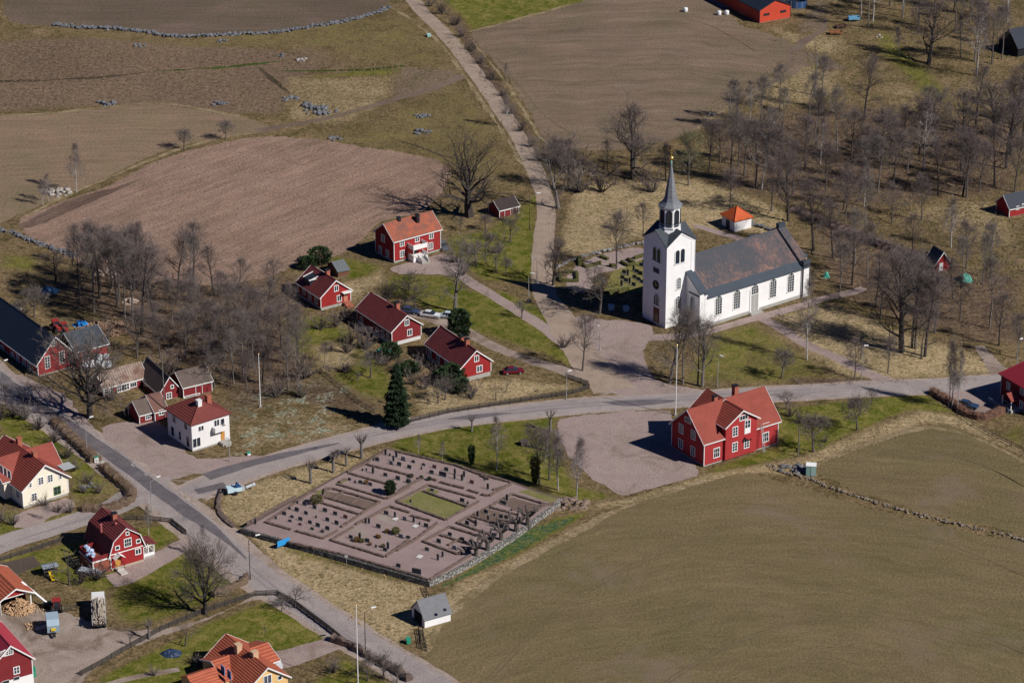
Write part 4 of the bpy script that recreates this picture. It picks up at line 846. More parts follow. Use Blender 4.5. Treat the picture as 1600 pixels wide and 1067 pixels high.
HB=house('red_cottage','middle one of three dark-roofed red cottages, beside the white cars','house',(612.5,541.5),(658,529.5),eave=517.6,apex=(636.7,493.9),far=(580,456.7),ax='v',wallm=redw2,roofm=tile_d,base=.9,group='red cottages in a row',basem=M('whitewashed_base',(.6,.6,.58),.8),
    winR=((635.6,503.8,.9,1.2,2,1),(640,519.3,1.0,1.3,2,1)),winL=((565,500,1,1.3,2,2),(590,517,1,1.3,2,2),(598,521,1,1.3,2,2),(606,526,1,1.3,2,2)),chim=((620.6,473,1.1,.45),))
HC_=house('red_cottage','dark-roofed red cottage with paired chimneys, nearest of three to the main road','house',(720,598.5),(767,586.5),eave=574.3,apex=(746,548.5),far=(685,510.4),ax='v',wallm=redw,roofm=tile_d,base=1.0,group='red cottages in a row',
    winR=((744.5,560,.9,1.2,2,1),(749,576,1.2,1.3,2,1,dict(gl=glassb))),winL=((672,552,1,1.3,2,2),(685,560,1,1.3,2,2),(697,568,1,1.3,2,2),(708,574,1,1.3,2,2)),chim=((722,526,1.0,.42),(729.5,530,1.2,.42)))
# ------------------------------------------------------------------ sheds and barns
def shed(name,label,p0,p1,L,eave,zr,ax='u',wallm=None,roofm=None,ang=None,cat='shed',W=None,trims=True,doors=(),winR=(),winL=(),oe=.3,og=.25,base=.1,group=None,ze=None,wd=(.8,.8,2,2)):
    H=house(name,label,cat,p0,p1,ang=ang,eave=eave,L=L,zr=zr,ax=ax,wallm=wallm or redw,roofm=roofm or tile_g,base=base,oe=oe,og=og,trims=trims,W=W,winR=winR,winL=winL,group=group,ze=ze,wd=wd)
    for px,py,w_,h_,m in doors:
        p=H['fr'].faceR(px,py); d=MB(); d.box(-w_/2,w_/2,-.06,0,0,h_); o=d.build('door',m,H['root'],(p.x,0,base)); t=MB(); t.box(-w_/2-.1,-w_/2,-.08,0,0,h_); t.box(w_/2,w_/2+.1,-.08,0,0,h_); t.box(-w_/2-.1,w_/2+.1,-.08,0,h_,h_+.1); t.build('door_frame',white,o)
    return H
shed('small_red_shed','small red shed with two white-framed doors beside the giant oak',(780.4,341),(810.4,333.5),4.6,328.6,3.5,'u',redw2,M('black_brown_roof',(.045,.032,.032),.8,.2),doors=((793,336,1.6,1.7,redw2),(804,333,1.0,1.7,redw2)),W=None)
H=shed('grey_shed','low brown shed with a flat grey roof behind the first red cottage',(528.4,434),(545,430.5),5.5,424.5,2.7,'u',brownw,M('grey_felt_roof',(.13,.145,.15),.8,.15),trims=False)
H=shed('white_shed','whitewashed shed with grey slate roof and dark doorway in grass below the cemetery',(663.7,981.5),(702.5,964),4.9,967.5,4.4,'u',plaster,slate,trims=False,ang=30,oe=.25,og=.25,W=5.3)
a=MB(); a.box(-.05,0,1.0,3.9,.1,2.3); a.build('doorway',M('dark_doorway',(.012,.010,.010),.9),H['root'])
a=MB(); p=H['fr'].top(695,945,4.6); a.box(-.25,.25,-.2,.2,0,.35); a.build('roof_vent',metal_k,H['roof'],(p.x,p.y,3.5))
H=house('long_barn','long red barn with a blue-black roof and tall white gable windows beside the road','barn',(60,588.5),(117,573),eave=566.6,apex=(86.3,527.5),L=36,ax='v',wallm=redw,roofm=metal_k,base=.3,oe=.6,og=.5,
   winR=((74,566,1.0,2.6,2,4),(96.7,558,1.0,2.6,2,4),(83.8,536.5,1.1,1.0,3,2),(111,562,.35,2.2,1,1)),winL=((20,556,1,1.4,2,2),(28,560,1,1.4,2,2),(38,568,1,1.8,2,2),(46,573,1,1.8,2,2),(4,545,1,1.4,2,2)))
fr=Fr((119,577),ang=36); root=empty('red_barn',fr.O,fr.ang,'red barn with a dark blue-grey roof joining the long barn, behind the white bales','barn')
wl=MB();rf=MB();tr=MB(); pe=fr.faceR(122,547,-.4); pr=fr.faceR(152.5,533,-.4); gable(wl,rf,tr,'u',0,9,.3,7.6,.2,4.2,6.5,.5,.4); wl.build('wall',redw,root); rf.build('roof',metal_k2,root); tr.build('trim_boards',white,root)
window(root,(2.2,0,2.3),'R',.9,1.6,2,3)
shed('rusty_roofed_shed','low red shed with a streaky rusty sheet roof behind the big roadside tree',(162,620),(229,602.5),5.2,605.5,4.3,'u',redw2,rusty,winR=((166,611,.8,1.2,2,2),(174,609.5,.4,1.4,1,1),(186,607,.8,1.4,2,2),(192,605.5,.5,1.4,1,1),(198,603.5,1.0,1.4,2,2),(208,601,1.4,.9,3,1)))
shed('brown_roofed_cottage','small red cottage with a weathered brown gable roof behind the white house',(250,627),(283,621),11,614,5.0,'v',redw2,tile_g,ang=30,winR=((264,618,1.0,1.2,2,2),(269,604,.5,.6,1,1)))
shed('long_outbuilding','low red outbuilding with a brown roof and white framed door behind the white house',(287,622.5),(331.5,611.5),6.5,605,4.6,'u',redw2,tile_g,doors=((311,612,1.4,1.9,redw2),),winR=((300,618,3.4,.25,1,1),))
shed('small_red_hut','small red hut with a grey roof and white window, nearest the big road tree',(218.4,662.7),(240,657),5.0,648,4.0,'u',redw2,tile_g,winR=((231.5,650.5,1.1,1.1,3,2),))
shed('small_red_hut','small red hut with reddish brown roof, adjoining the white house corner',(242.5,658.5),(262,653.5),7,643.5,4.4,'u',redw2,M('old_red_tiles',(.20,.10,.08),.85,.2,1,'tile',(.13,.08,.07)),winR=((252,644,1.0,1.0,2,1),))
H=hip_house('burial_chapel','small white square chapel with a bright orange pyramid roof behind the church',(1147.5,363),(1173.7,356.5),(1126.8,352.5),346.5,plaster,tile_b,5.2,.0,.35,cat='chapel',base=.15)
a=MB(); a.tube((H['W']/2,H['L']/2,5.0),(H['W']/2,H['L']/2,6.4),.05); a.ell((H['W']/2,H['L']/2,6.4),(.15,.15,.15)); a.build('spike',dark,H['roof']); a=MB(); a.box(-.06,0,1.9,3.4,.1,2.2); a.build('door',metal_k,H['root'])
H=house('orange_barn','bright orange-red barn with a dark blue roof beside the round blue tank','barn',(1186.5,36.8),(1235,28),eave=16.2,apex=(1212,0.8),L=26,ax='v',wallm=redo,roofm=metal_k,base=.1,oe=.4,og=.3,trimm=metal_k)
for x,y in ((1197.5,23),(1223.6,18.2)): win(H,'R',(x,y,1.9,.6,1,1,dict(trim=.02,frame=dark)))
H=shed('playhouse','tiny red playhouse with white gable boards among the trees beyond the church path',(1458.7,425.7),(1482.5,420),3.4,414,4.6,'v',redw,metal_k2,ang=25,doors=((1470,420,.8,1.8,white),),og=.5)
H=shed('red_cabin','red cabin with a dark roof on the wooded slope at the right edge',(1576.5,339.7),None,5.2,326,4.6,'u',redw,metal_k,ang=27,W=9.0,winR=((1590,325,.7,.7,2,2),(1599,321,.7,.7,2,2)))
H=shed('black_barn','black tarred barn with a dark roof in the wood at the top right edge',(1590,90),None,9,76,6.5,'u',M('tarred_boards',(.018,.018,.02),.8,.1,1,'board'),metal_k,ang=27,W=16,trims=False)
# red villa at the right edge
H=hip_house('red_villa','dark red two-storey villa with red hipped roof at the right edge',(1612,652),(1690,625),(1561.5,623),614,redw2,metal_r,9.6,.3,.5,W=9,ang=30,
   winL=((1576,603,.9,1.4,2,3),(1597,611,.9,1.4,2,3),(1596,632,.9,1.4,2,3),(1604,636,.9,1.4,2,3)),trim=skyb and M('grey_trim',(.5,.53,.56),.7))
fr=H['fr']; p=fr.top(1578,640,0); y=p.y
a=MB(); a.box(-2.6,-.0,y-1.6,y+1.6,0,.6); a.build('porch_floor',concrete,H['root']); a=MB(); gable(None,a,None,'u',y-1.5,y+1.5,-2.6,-.05,0,2.9,3.8,.3,.2,.12); a.build('porch_roof',tile_r,H['root'])
a=MB(); [a.box(-2.6,-2.45,q-.08,q+.08,.6,3.0) for q in (y-1.4,y+1.4)]; a.build('porch_posts',white,H['root']); a=MB(); a.box(-3.3,-3.2,y-1.5,y+5,.2,1.2); a.build('blue_rail',M('slate_blue_paint',(.10,.16,.24),.7),H['root'])
# ------------------------------------------------------------------ wood shed, bottom-left barn, orange-roofed villa
def woodshed():
    fr=Fr((-4,962),(50,944),ang=33); root=empty('wood_shed',fr.O,fr.ang,'open-fronted red shed with an orange tile roof sheltering a heap of firewood','shed')
    W=fr.W; ap=fr.faceR(25,921,-.6); zr=ap.z; er=fr.faceR(54.5,926,-.6); ze=max(2.3,er.z+.2); L=fr.top(-25,885,zr).y; L=max(L,7); print('woodshed',W,L,ze,zr)
    m=ap.x; a0=2*m-er.x+.5; a1=er.x-.5
    rf=MB();tr=MB(); gable(None,rf,tr,'v',a0,a1,0,L,0,ze,zr,.5,.6); rf.build('roof',tile_v,root); tr.build('trim_boards',white,root)
    w_=MB(); w_.prism([(a0,0,ze),(a1,0,ze),(m,0,zr)],(0,.1,0)); w_.build('gable_boards',redw,root); w_=MB(); w_.box(a0,a0+.12,0,L,0,ze); w_.box(a0,a1,L-.1,L,0,ze); w_.box(a1-.12,a1,2.5,L,0,ze); w_.build('wall',redw2,root)
    w_=MB(); [w_.box(x-.1,x+.1,0,.2,0,ze) for x in (a0+.1,a1-.1)]; w_.box(a0,a1,-.02,.1,ze-.12,ze+.05); w_.build('posts',white,root)
woodshed()
H=house('white_based_barn','dark red barn with crimson roof and whitewashed lower walls, bottom left corner','barn',(-12,1085),(47,1062),eave=1050,apex=(-2,1000),L=14,ax='v',wallm=redw2,roofm=metal_r,base=.1,oe=.5,og=.4,W=None,ang=31,
   ze=5.2,zr=8.6)
fr=H['fr']; a=MB(); a.box(-.06,H['W']+.06,-.06,H['L'],-.1,1.9); a.build('whitewashed_wall',white,H['root'])
win(H,'R',(25.8,1046.5,.9,1.2,2,2),off=-.02); win(H,'R',(25.8,1059,1.0,.6,1,1,dict(trim=.03)),off=-.08); win(H,'R',(9,1065,1.2,.6,1,1,dict(trim=.03)),off=-.08); win(H,'R',(13,1018,1.5,1.0,4,3),off=-.02); win(H,'R',(3,1021,1.0,.8,3,3),off=-.02)
def villa():
    fr=Fr((384,1098),ang=35); root=empty('yellow_villa',fr.O,fr.ang,'yellow villa with crossed orange tile roofs and two pale chimneys, bottom edge','house')
    ap=fr.faceR(418.8,1044,-.5); er=fr.faceR(455.5,1058.6,-.5); m=ap.x; hw=er.x-m-.45; zr=ap.z; ze=er.z+.35; far=fr.top(349.3,991.7,zr); L=far.y-.5
    print('villa m%.1f hw%.1f zr%.1f ze%.1f L%.1f'%(m,hw,zr,ze,L))
    wl=MB();rf=MB();tr=MB(); gable(wl,rf,tr,'v',m-hw,m+hw,0,L,0,ze,zr,.5,.5); wl.build('wall',yelw,root); ro=rf.build('roof',tile_v,root); tr.build('trim_boards',white,root)
    q=fr.hit(418.8,1004.8,fr.u,m+hw+1.6); ym=q.y; zc=min(q.z,zr-.12)
    wl=MB();rf=MB();tr=MB(); gable(wl,rf,tr,'u',ym-3.7,ym+3.7,m-hw-1.2,m+hw+1.2,0,ze+.2,zc,.45,.4); wl.build('wing_wall',yelw,root); rf.build('wing_roof',tile_v,root); tr.build('wing_trim_boards',white,root)
    q=fr.top(312,1052,3.9); wl=MB();rf=MB();tr=MB(); gable(wl,rf,tr,'u',q.y-2.6,q.y+2.6,q.x-2.2,m-hw,0,2.7,4.0,.4,.3); wl.build('porch_wall',yelw,root); rf.build('porch_roof',tile_v,root)
    for x,y in ((372,1006),(397.5,1017.5)): p=fr.top(x,y,zr+.9); chimney(ro,p.x,p.y,zr-1.2,zr+1,.5,M('pale_brick',(.56,.38,.24),.85,.1,2),False)
    H=dict(fr=fr,root=root)
    for s in ((418,1061,1.4,1.6,2,1,dict(gl=glassb)),(437,1058,.7,.7,1,1)): win(H,'R',s)
    u_=m-hw-1.2
    for x,y in ((348.5,1046),(358.5,1053),(349,1063)): p=fr.faceL(x,y,u_); window(root,(u_,p.y,p.z),'L',1.0,1.4,2,2,frame=skyb)
    p=fr.faceR(452,1055); a=MB(); a.tube((0,0,0),(0,0,.1),1.1,1.1,14); a.build('satellite_dish',greym,root,(m+hw+1.2,ym-3.9,ze-.8)).rotation_euler=(R(60),0,R(30))
villa()
# ================================================================== trees
bark_d=M('dark_bark',(.060,.050,.045),.95,.2,3,'plain',(.035,.030,.028)); bark_g=M('grey_bark',(.19,.17,.155),.95,.2,2,'plain',(.10,.09,.08)); bark_w=M('birch_bark',(.46,.44,.41),.9,.15,3,'plain',(.14,.12,.11)); bark_m=M('brown_grey_bark',(.115,.100,.090),.95,.2,2,'plain',(.06,.052,.047))
twig_p=M('purplish_twigs',(.195,.152,.142),.95,.2,.4,'plain',(.118,.093,.087)); twig_g=M('grey_twigs',(.20,.168,.148),.95,.2,.4,'plain',(.125,.100,.090)); twig_d=M('dark_twigs',(.085,.067,.060),.95,.2,.4); twig_y=M('budding_twigs',(.19,.18,.085),.95,.2,.4,'plain',(.12,.115,.06)); twig_b=M('birch_twigs',(.165,.125,.115),.95,.2,.4,'plain',(.11,.085,.08))
needles=M('dark_needles',(.036,.062,.028),.95,.35,1.2,'plain',(.014,.028,.014)); needles2=M('pine_needles',(.035,.060,.022),.95,.25,.8,'plain',(.018,.034,.014)); needles_y=M('yellow_green_foliage',(.13,.125,.028),.95,.2,.8,'plain',(.07,.07,.02))
def rot_about(d,ax,a): return Matrix.Rotation(a,3,ax)@d
def gen_tree(seed,H,clear=.3,spread=.5,limbs=9,lean=.04,r0=.35,levels=3,sub=5,twigs=6,tl=1.1,tw=.055,up=.35,shape='round',droop=0.0,leader=True,crook=.18,ang0=55):
    rr=random.Random(seed); B=MB(); T=MB()
    def branch(p,d,L,r,lev):
        segs=max(2,min(6,int(L/1.0))) if lev<2 else 2; pts=[(p,d,r)]; q=p.copy(); dd=d.copy()
        for i in range(segs):
            k=crook*((1+.4*lev) if lev else .35); dd=(dd+Vector((rr.gauss(0,k),rr.gauss(0,k),rr.gauss(0,k)*.6+(up*.12 if lev else 0)-droop*.25*(lev>1)))).normalized()
            nq=q+dd*(L/segs); r1=r*(1-.78*(i+1)/segs) ; r_=pts[-1][2]
            B.tube(q,nq,r_,max(r1,.012),6 if lev==0 else (4 if lev==1 else 3),cap=False); q=nq; pts.append((q.copy(),dd.copy(),max(r1,.012)))
        return pts
    def at(pts,t):
        x=t*(len(pts)-1); i=min(int(x),len(pts)-2); f=x-i; return pts[i][0].lerp(pts[i+1][0],f),pts[i][1].lerp(pts[i+1][1],f).normalized(),pts[i][2]*(1-f)+pts[i+1][2]*f
    def twig(p,d,n):
        for _ in range(n):
            v=(d*.8+Vector((rr.gauss(0,.55),rr.gauss(0,.55),rr.gauss(0,.5)+up*.25-droop*1.1))).normalized(); L=tl*rr.uniform(.6,1.25)
            s=v.cross(Vector((rr.gauss(0,1),rr.gauss(0,1),rr.gauss(0,1)))).normalized()*tw
            o=p+d*rr.uniform(-.4,.1)*tl; mid=o+v*L*.5+Vector((0,0,-droop*.1))
            e=(v+Vector((rr.gauss(0,.3),rr.gauss(0,.3),rr.gauss(0,.3)-droop*.5))).normalized()*L*.55
            T.add([o-s*.5,o+s*.5,mid+s*.32,mid-s*.32,mid+e],[(0,1,2,3),(3,2,4)])
            f=(v+Vector((rr.gauss(0,.6),rr.gauss(0,.6),rr.gauss(0,.5)))).normalized()*L*.55; T.add([mid-s*.3,mid+s*.3,mid+f],[(0,1,2)])
    def rec(p,d,L,r,lev):
        pts=branch(p,d,L,r,lev)
        if lev>=levels: 
            for t in (.3,.65,1.0): a,b,_=at(pts,t); twig(a,b,max(1,twigs//3))
            return
        n=sub if lev==1 else max(3,sub-1)
        for i in range(n):
            t=.25+.75*(i+rr.random())/n; a,b,rad=at(pts,min(t,1)); 
            ax=b.cross(Vector((rr.gauss(0,1),rr.gauss(0,1),rr.gauss(0,1)))).normalized(); nd=rot_about(b,ax,R(rr.uniform(25,60)))
            rec(a,nd,L*(.62-.2*t)*rr.uniform(.8,1.25),max(rad*.6,.014),lev+1)
        a,b,_=at(pts,1); twig(a,b,twigs)
        if lev>=2:
            for t in (.35,.7): a,b,_=at(pts,t); twig(a,b,1)
    tr=branch(Vector((0,0,-.2)),Vector((rr.gauss(0,lean),rr.gauss(0,lean),1)).normalized(),H*(.88 if leader else .55),r0,0)
    for i in range(limbs):
        f=(i+rr.uniform(.1,.9))/limbs; t=clear/(.88 if leader else .55)+(1-clear/(.88 if leader else .55))*f; t=min(t,.99); a,b,rad=at(tr,t)
        az=2.4*i+rr.uniform(-.5,.5); tilt=R(ang0*(1-f*.6)+rr.uniform(-8,8))
        nd=Vector((math.cos(az)*math.sin(tilt),math.sin(az)*math.sin(tilt),math.cos(tilt)))
        prof={'round':math.sin(math.pi*(.25+.65*f)),'cone':1-.75*f,'top':.55+.5*f if f<.7 else .9,'fan':.85+.3*f}[shape]
        rec(a,nd,H*spread*prof*rr.uniform(.8,1.15),max(rad*.55,.03)*(1.15 if not leader else 1),1)
    a,b,_=at(tr,1); rec(a,b,H*.16,.04,2)
    return B,T
SPEC={
 'oak':dict(n=4,H=15,clear=.16,spread=.46,limbs=15,r0=0.560,levels=3,sub=7,twigs=4,tl=1.25,tw=0.0358,up=.6,shape='round',leader=True,crook=.2,ang0=72,bark=bark_d,twig=twig_p),
 'ash':dict(n=3,H=14,clear=.20,spread=.46,limbs=12,r0=0.448,levels=3,sub=6,twigs=4,tl=1.2,tw=0.0294,up=1.1,shape='round',leader=True,crook=.14,ang0=58,bark=bark_g,twig=twig_g),
 'mid':dict(n=5,H=12,clear=.30,spread=.34,limbs=14,r0=0.224,levels=3,sub=6,twigs=4,tl=1.15,tw=0.0238,up=.9,shape='round',crook=.13,ang0=52,bark=bark_m,twig=twig_p),
 'tall':dict(n=5,H=17,clear=.48,spread=.22,limbs=16,r0=0.246,levels=3,sub=6,twigs=4,tl=1.2,tw=0.0238,up=1.0,shape='round',crook=.08,ang0=52,lean=.02,bark=bark_g,twig=twig_g),
 'dark':dict(n=4,H=15,clear=.28,spread=.29,limbs=14,r0=0.280,levels=3,sub=6,twigs=4,tl=1.2,tw=0.0238,up=.8,shape='round',crook=.13,ang0=58,bark=bark_d,twig=twig_p),
 'birch':dict(n=4,H=14,clear=.22,spread=.24,limbs=18,r0=0.179,levels=3,sub=5,twigs=4,tl=1.15,tw=0.0255,up=.7,shape='cone',crook=.08,ang0=45,lean=.025,droop=.35,bark=bark_w,twig=twig_b),
 'willow':dict(n=2,H=12,clear=.16,spread=.32,limbs=14,r0=0.224,levels=3,sub=6,twigs=4,tl=1.0,tw=0.0425,up=.9,shape='round',crook=.12,ang0=48,bark=bark_g,twig=twig_y),
 'fruit':dict(n=4,H=5,clear=.24,spread=.52,limbs=9,r0=0.168,levels=3,sub=5,twigs=4,tl=.5,tw=0.0205,up=.8,shape='round',leader=False,crook=.26,ang0=68,bark=bark_m,twig=twig_g),
 'bare':dict(n=3,H=6,clear=.2,spread=.5,limbs=6,r0=0.157,levels=2,sub=5,twigs=4,tl=.5,tw=0.0213,up=.6,shape='round',leader=False,crook=.3,ang0=60,bark=bark_m,twig=twig_g),
 'snag':dict(n=2,H=13,clear=.3,spread=.13,limbs=9,r0=0.269,levels=2,sub=3,twigs=4,tl=.7,tw=0.0255,up=.3,shape='cone',crook=.12,ang0=65,bark=bark_g,twig=twig_d),
 'round':dict(n=2,H=7,clear=.28,spread=.40,limbs=14,r0=0.190,levels=3,sub=6,twigs=4,tl=.65,tw=0.0273,up=.8,shape='round',leader=False,crook=.18,ang0=65,bark=bark_m,twig=twig_g),
 'broad':dict(n=3,H=12,clear=.13,spread=.50,limbs=17,r0=.45,levels=3,sub=7,twigs=5,tl=1.15,tw=0.0306,up=.9,shape='round',leader=False,crook=.17,ang0=70,bark=bark_d,twig=twig_g),
 'giant':dict(n=1,H=18,clear=.14,spread=.50,limbs=14,r0=1.064,levels=3,sub=6,twigs=4,tl=1.2,tw=0.0383,up=1.1,shape='fan',leader=False,crook=.18,ang0=66,bark=bark_d,twig=twig_d),
}
TREE={}
def bush_mesh(seed,H,n,mat,tl=.5,tw=.035):
    rr=random.Random(seed); B=MB(); T=MB()
    for i in range(n):
        az=rr.uniform(0,6.28); t=R(rr.uniform(5,60)); d=Vector((math.cos(az)*math.sin(t),math.sin(az)*math.sin(t),math.cos(t))); L=H*rr.uniform(.55,1.0)
        B.tube((d.x*.1,d.y*.1,-.1),d*L*.6,.035,.018,3,False)
        for k in range(14):
            f=rr.uniform(.2,1); p=d*L*f; v=(d+Vector((rr.gauss(0,.6),rr.gauss(0,.6),rr.gauss(0,.5)))).normalized()*tl*rr.uniform(.5,1.2); s=v.cross(Vector((rr.gauss(0,1),rr.gauss(0,1),rr.gauss(0,1)))).normalized()*tw; T.add([p-s*.5,p+s*.5,p+v],[(0,1,2)])
    return B,T
def leafy(seed,H,W_,n,shape,sz):
    """evergreen body: many small blades through the volume, open at the rim"""
    rr=random.Random(seed); B=MB(); T=MB(); B.tube((0,0,-.1),(0,0,H*.9),.04*W_+.05,.02,6,False)
    for i in range(n):
        f=rr.random()**(1.0 if shape!='cone' else 1.25)
        z=H*(.06+.94*f); 
        if shape=='cone': rad=W_*(1-f)**.85*(.82+.18*math.sin(z*5.0))+.06
        elif shape=='column': rad=W_*math.sin(math.pi*min(1,.25+.75*(1-f)))**.6
        else: rad=W_*math.sqrt(max(0,1-((z/H-.5)/.5)**2))*.95+.05
        lump=1+.22*math.sin(z*2.3+seed)*math.cos(3*z+seed); az=rr.uniform(0,6.283); lump*=1+.16*math.sin(az*5+z*3+seed)+.1*math.sin(az*9-z*5)
        q=rad*lump*rr.random()**.35; p=Vector((q*math.cos(az),q*math.sin(az),z))
        v=Vector((math.cos(az),math.sin(az),rr.uniform(-.5,.3) if shape=='cone' else rr.uniform(-.3,1))).normalized()*sz*rr.uniform(.6,1.3); s=v.cross(Vector((rr.gauss(0,1),rr.gauss(0,1),rr.gauss(0,1)))).normalized()*sz*.38
        T.add([p-s,p+s,p+v],[(0,1,2)])
    return B,T
def variants(kind):
    if kind in TREE: return TREE[kind]
    L=[]
    if kind in SPEC:
        s=dict(SPEC[kind]); n=s.pop('n'); bk=s.pop('bark'); tg=s.pop('twig'); H=s['H']
        for i in range(n):
            B,T=gen_tree(hash_(kind)+i*13,**s); top=float(np.percentile([v[2] for v in T.v],98.5)); L.append((B.mesh('trunk',bk),T.mesh('crown',tg),top))
    elif kind=='pollard':
        for i in range(3):
            rr=random.Random(50+i); B=MB(); T=MB(); B.tube((0,0,-.1),(rr.gauss(0,.1),rr.gauss(0,.1),2.9),.30,.24,7); 
            for k in range(5):
                az=k*1.26+rr.random(); e=Vector((.6*math.cos(az),.6*math.sin(az),3.3+rr.uniform(0,.5))); B.tube((0,0,2.75),e,.20,.13,5); B.ell(e,(.2,.2,.2),6,4)
                for j in range(26):
                    v=Vector((rr.gauss(0,.45)+math.cos(az)*.35,rr.gauss(0,.45)+math.sin(az)*.35,1)).normalized()*rr.uniform(.9,2.0); s=Vector((rr.gauss(0,1),rr.gauss(0,1),0)).normalized()*.045; T.add([e-s*.5,e+s*.5,e+v],[(0,1,2)])
            L.append((B.mesh('trunk',bark_g),T.mesh('crown',twig_p),max(v[2] for v in T.v)))
    elif kind=='gnarl':
        for i in range(3):
            rr=random.Random(80+i); B=MB(); T=MB(); B.tube((0,0,-.6),(0,0,1.9),.42,.33,7)
            for k in range(7):
                az=k*.9+rr.random(); e=Vector((1.3*math.cos(az),1.3*math.sin(az),2.6+rr.uniform(-.2,.7))); m=Vector((e.x*.5,e.y*.5,2.0+rr.uniform(-.1,.4))); B.tube((0,0,1.7),m,.24,.2,5); B.tube(m,e,.2,.13,5); B.ell(e,(.24,.24,.22),6,4)
                for j in range(16):
                    v=Vector((rr.gauss(0,.6)+math.cos(az)*.4,rr.gauss(0,.6)+math.sin(az)*.4,.7)).normalized()*rr.uniform(.5,1.3); s=Vector((rr.gauss(0,1),rr.gauss(0,1),0)).normalized()*.04; T.add([e-s*.5,e+s*.5,e+v],[(0,1,2)])
            L.append((B.mesh('trunk',bark_m),T.mesh('crown',twig_p),max(v[2] for v in T.v)))
    elif kind=='bush':
        for i in range(4): B,T=bush_mesh(100+i,2.0,22,twig_p); L.append((B.mesh('stems',bark_m),T.mesh('crown',(twig_p,twig_g,twig_b,twig_d)[i]),2.0))
    elif kind=='greenbush':
        for i in range(2): B,T=leafy(200+i,2.2,1.5,1600,'ball',.26); L.append((B.mesh('stems',bark_m),T.mesh('crown',needles2),2.2))
    elif kind=='spruce':
        for i in range(2): B,T=leafy(300+i,15,3.3,13000,'cone',.5); L.append((B.mesh('trunk',bark_d),T.mesh('crown',needles),15))
    elif kind=='pine':
        for i in range(2): B,T=leafy(320+i,5.5,2.1,3600,'ball',.38); L.append((B.mesh('trunk',bark_d),T.mesh('crown',needles2),5.5))
    elif kind=='thuja':
        for i in range(2): B,T=leafy(340+i,5,.75,1600,'column',.3); L.append((B.mesh('trunk',bark_d),T.mesh('crown',(needles,needles_y)[i]),5))
    elif kind=='yewball':
        for i in range(3): B,T=leafy(360+i,1.1,.62,700,'ball',.15); L.append((B.mesh('stems',bark_d),T.mesh('crown',(needles_y,needles2,M('rusty_foliage',(.20,.11,.03),.95,.2))[i]),1.1))
    TREE[kind]=L; return L
def hash_(s): return sum(ord(c)*(i+3) for i,c in enumerate(s))
CAT={'bush':'bush','greenbush':'bush','yewball':'bush'}
NAME={'broad':'broad_tree','oak':'oak_tree','ash':'broad_tree','mid':'bare_tree','tall':'tall_tree','dark':'dark_tree','birch':'birch_tree','willow':'willow_tree','fruit':'fruit_tree','bare':'bare_fruit_tree','snag':'dead_tree','round':'round_tree','giant':'giant_oak','pollard':'pollard_tree','gnarl':'gnarled_pollard','bush':'bush','greenbush':'evergreen_bush','spruce':'spruce_tree','pine':'pine_tree','thuja':'columnar_evergreen','yewball':'clipped_shrub'}
WHAT={'broad':'broad full-crowned tree','oak':'broad dark oak','ash':'spreading grey bare tree','mid':'rounded purplish bare tree','tall':'tall tree with pale trunk','dark':'tall dark-trunked tree','birch':'slender white-barked birch','willow':'yellow-green budding tree','fruit':'low crooked fruit tree','bare':'small open-branched tree','snag':'nearly branchless dead tree','round':'small round-crowned tree','giant':'giant bare oak','pollard':'stubby pollarded tree','gnarl':'knotty crooked pollard','bush':'leafless twiggy bush','greenbush':'green bush','spruce':'tall dark green spruce','pine':'bushy green pine','thuja':'narrow evergreen column','yewball':'small clipped round shrub'}
tree_rng=random.Random(11); NT=0; SPOTS=[]
def tree(kind,px,py,hp=None,where='',h=None,var=None,z=0,group=None,label=None,rz=None,wide=1.0):
    global NT
    V=variants(kind); NT+=1; bm,tm,top=V[(NT*7+int(px)) % len(V) if var is None else var]
    H=h or hgt(px,py,py-hp)*1.0; s=H/top; g=G(px,py,z); SPOTS.append(g)
    root=empty(NAME[kind],g,tree_rng.uniform(0,6.28) if rz is None else rz,None,CAT.get(kind,'tree'),group or (f'{NAME[kind].replace("_"," ")}s {where}'))
    root.scale=(s*wide,s*wide,s)
    place(bm.name.split('.')[0],bm,root); place('crown',tm,root)
    if label: root['label']=label
    else: register((WHAT[kind],where),px,root)
    return root
T_=tree
# --- named single trees
T_('giant',733,338,136,label='giant bare oak with a very thick trunk behind the red farmhouse',wide=1.15,rz=.7)
T_('broad',140,652,128,label='big spreading dark tree at the roadside in front of the rusty-roofed shed',wide=1.0,var=0)
T_('ash',711,487,118,label='large pale-trunked bare tree beside the parked white cars',wide=.9)
T_('oak',988,280,120,label='broad dark bare oak at the edge of the field behind the church spire',var=1,wide=.95)
T_('broad',321,959,120,label='large loose-crowned bare tree on the lawn right of the gambrel house',wide=.78,var=1)
T_('oak',1409,550,155,label='largest oak in the church meadow, casting a branching shadow',var=2,wide=.85)
T_('spruce',621,666,97,label='tall dark green spruce beside the main road',var=0)
T_('pine',718,528,44,label='bushy green pine beside the parked white cars')
T_('birch',1261,562,130,label='slender birch with a gleaming white trunk by the church path',wide=.7)
T_('willow',1076,290,88,label='yellow-green budding tree right behind the church spire')
T_('mid',963,420,92,label='dark rounded bare tree standing inside the churchyard left of the tower')
T_('oak',864,446,72,label='thick-trunked dark tree between the gravel road and the churchyard',var=3,wide=.75)
T_('fruit',936,490,75,label='pale crooked tree at the corner of the church forecourt',wide=.9)
T_('mid',910,579,88,label='bare tree on the lawn between the cottage lane and the church forecourt')
T_('oak',1231,346,105,label='dark crooked oak right behind the east end of the church',var=0,wide=.6)
T_('mid',1141.5,331,72,label='thin dark tree beside the small white chapel')
T_('birch',120,301,78,label='pale birch at the corner of the tan field',wide=.9)
T_('birch',776,735,86,label='white birch on the lawn north of the cemetery',wide=.8)
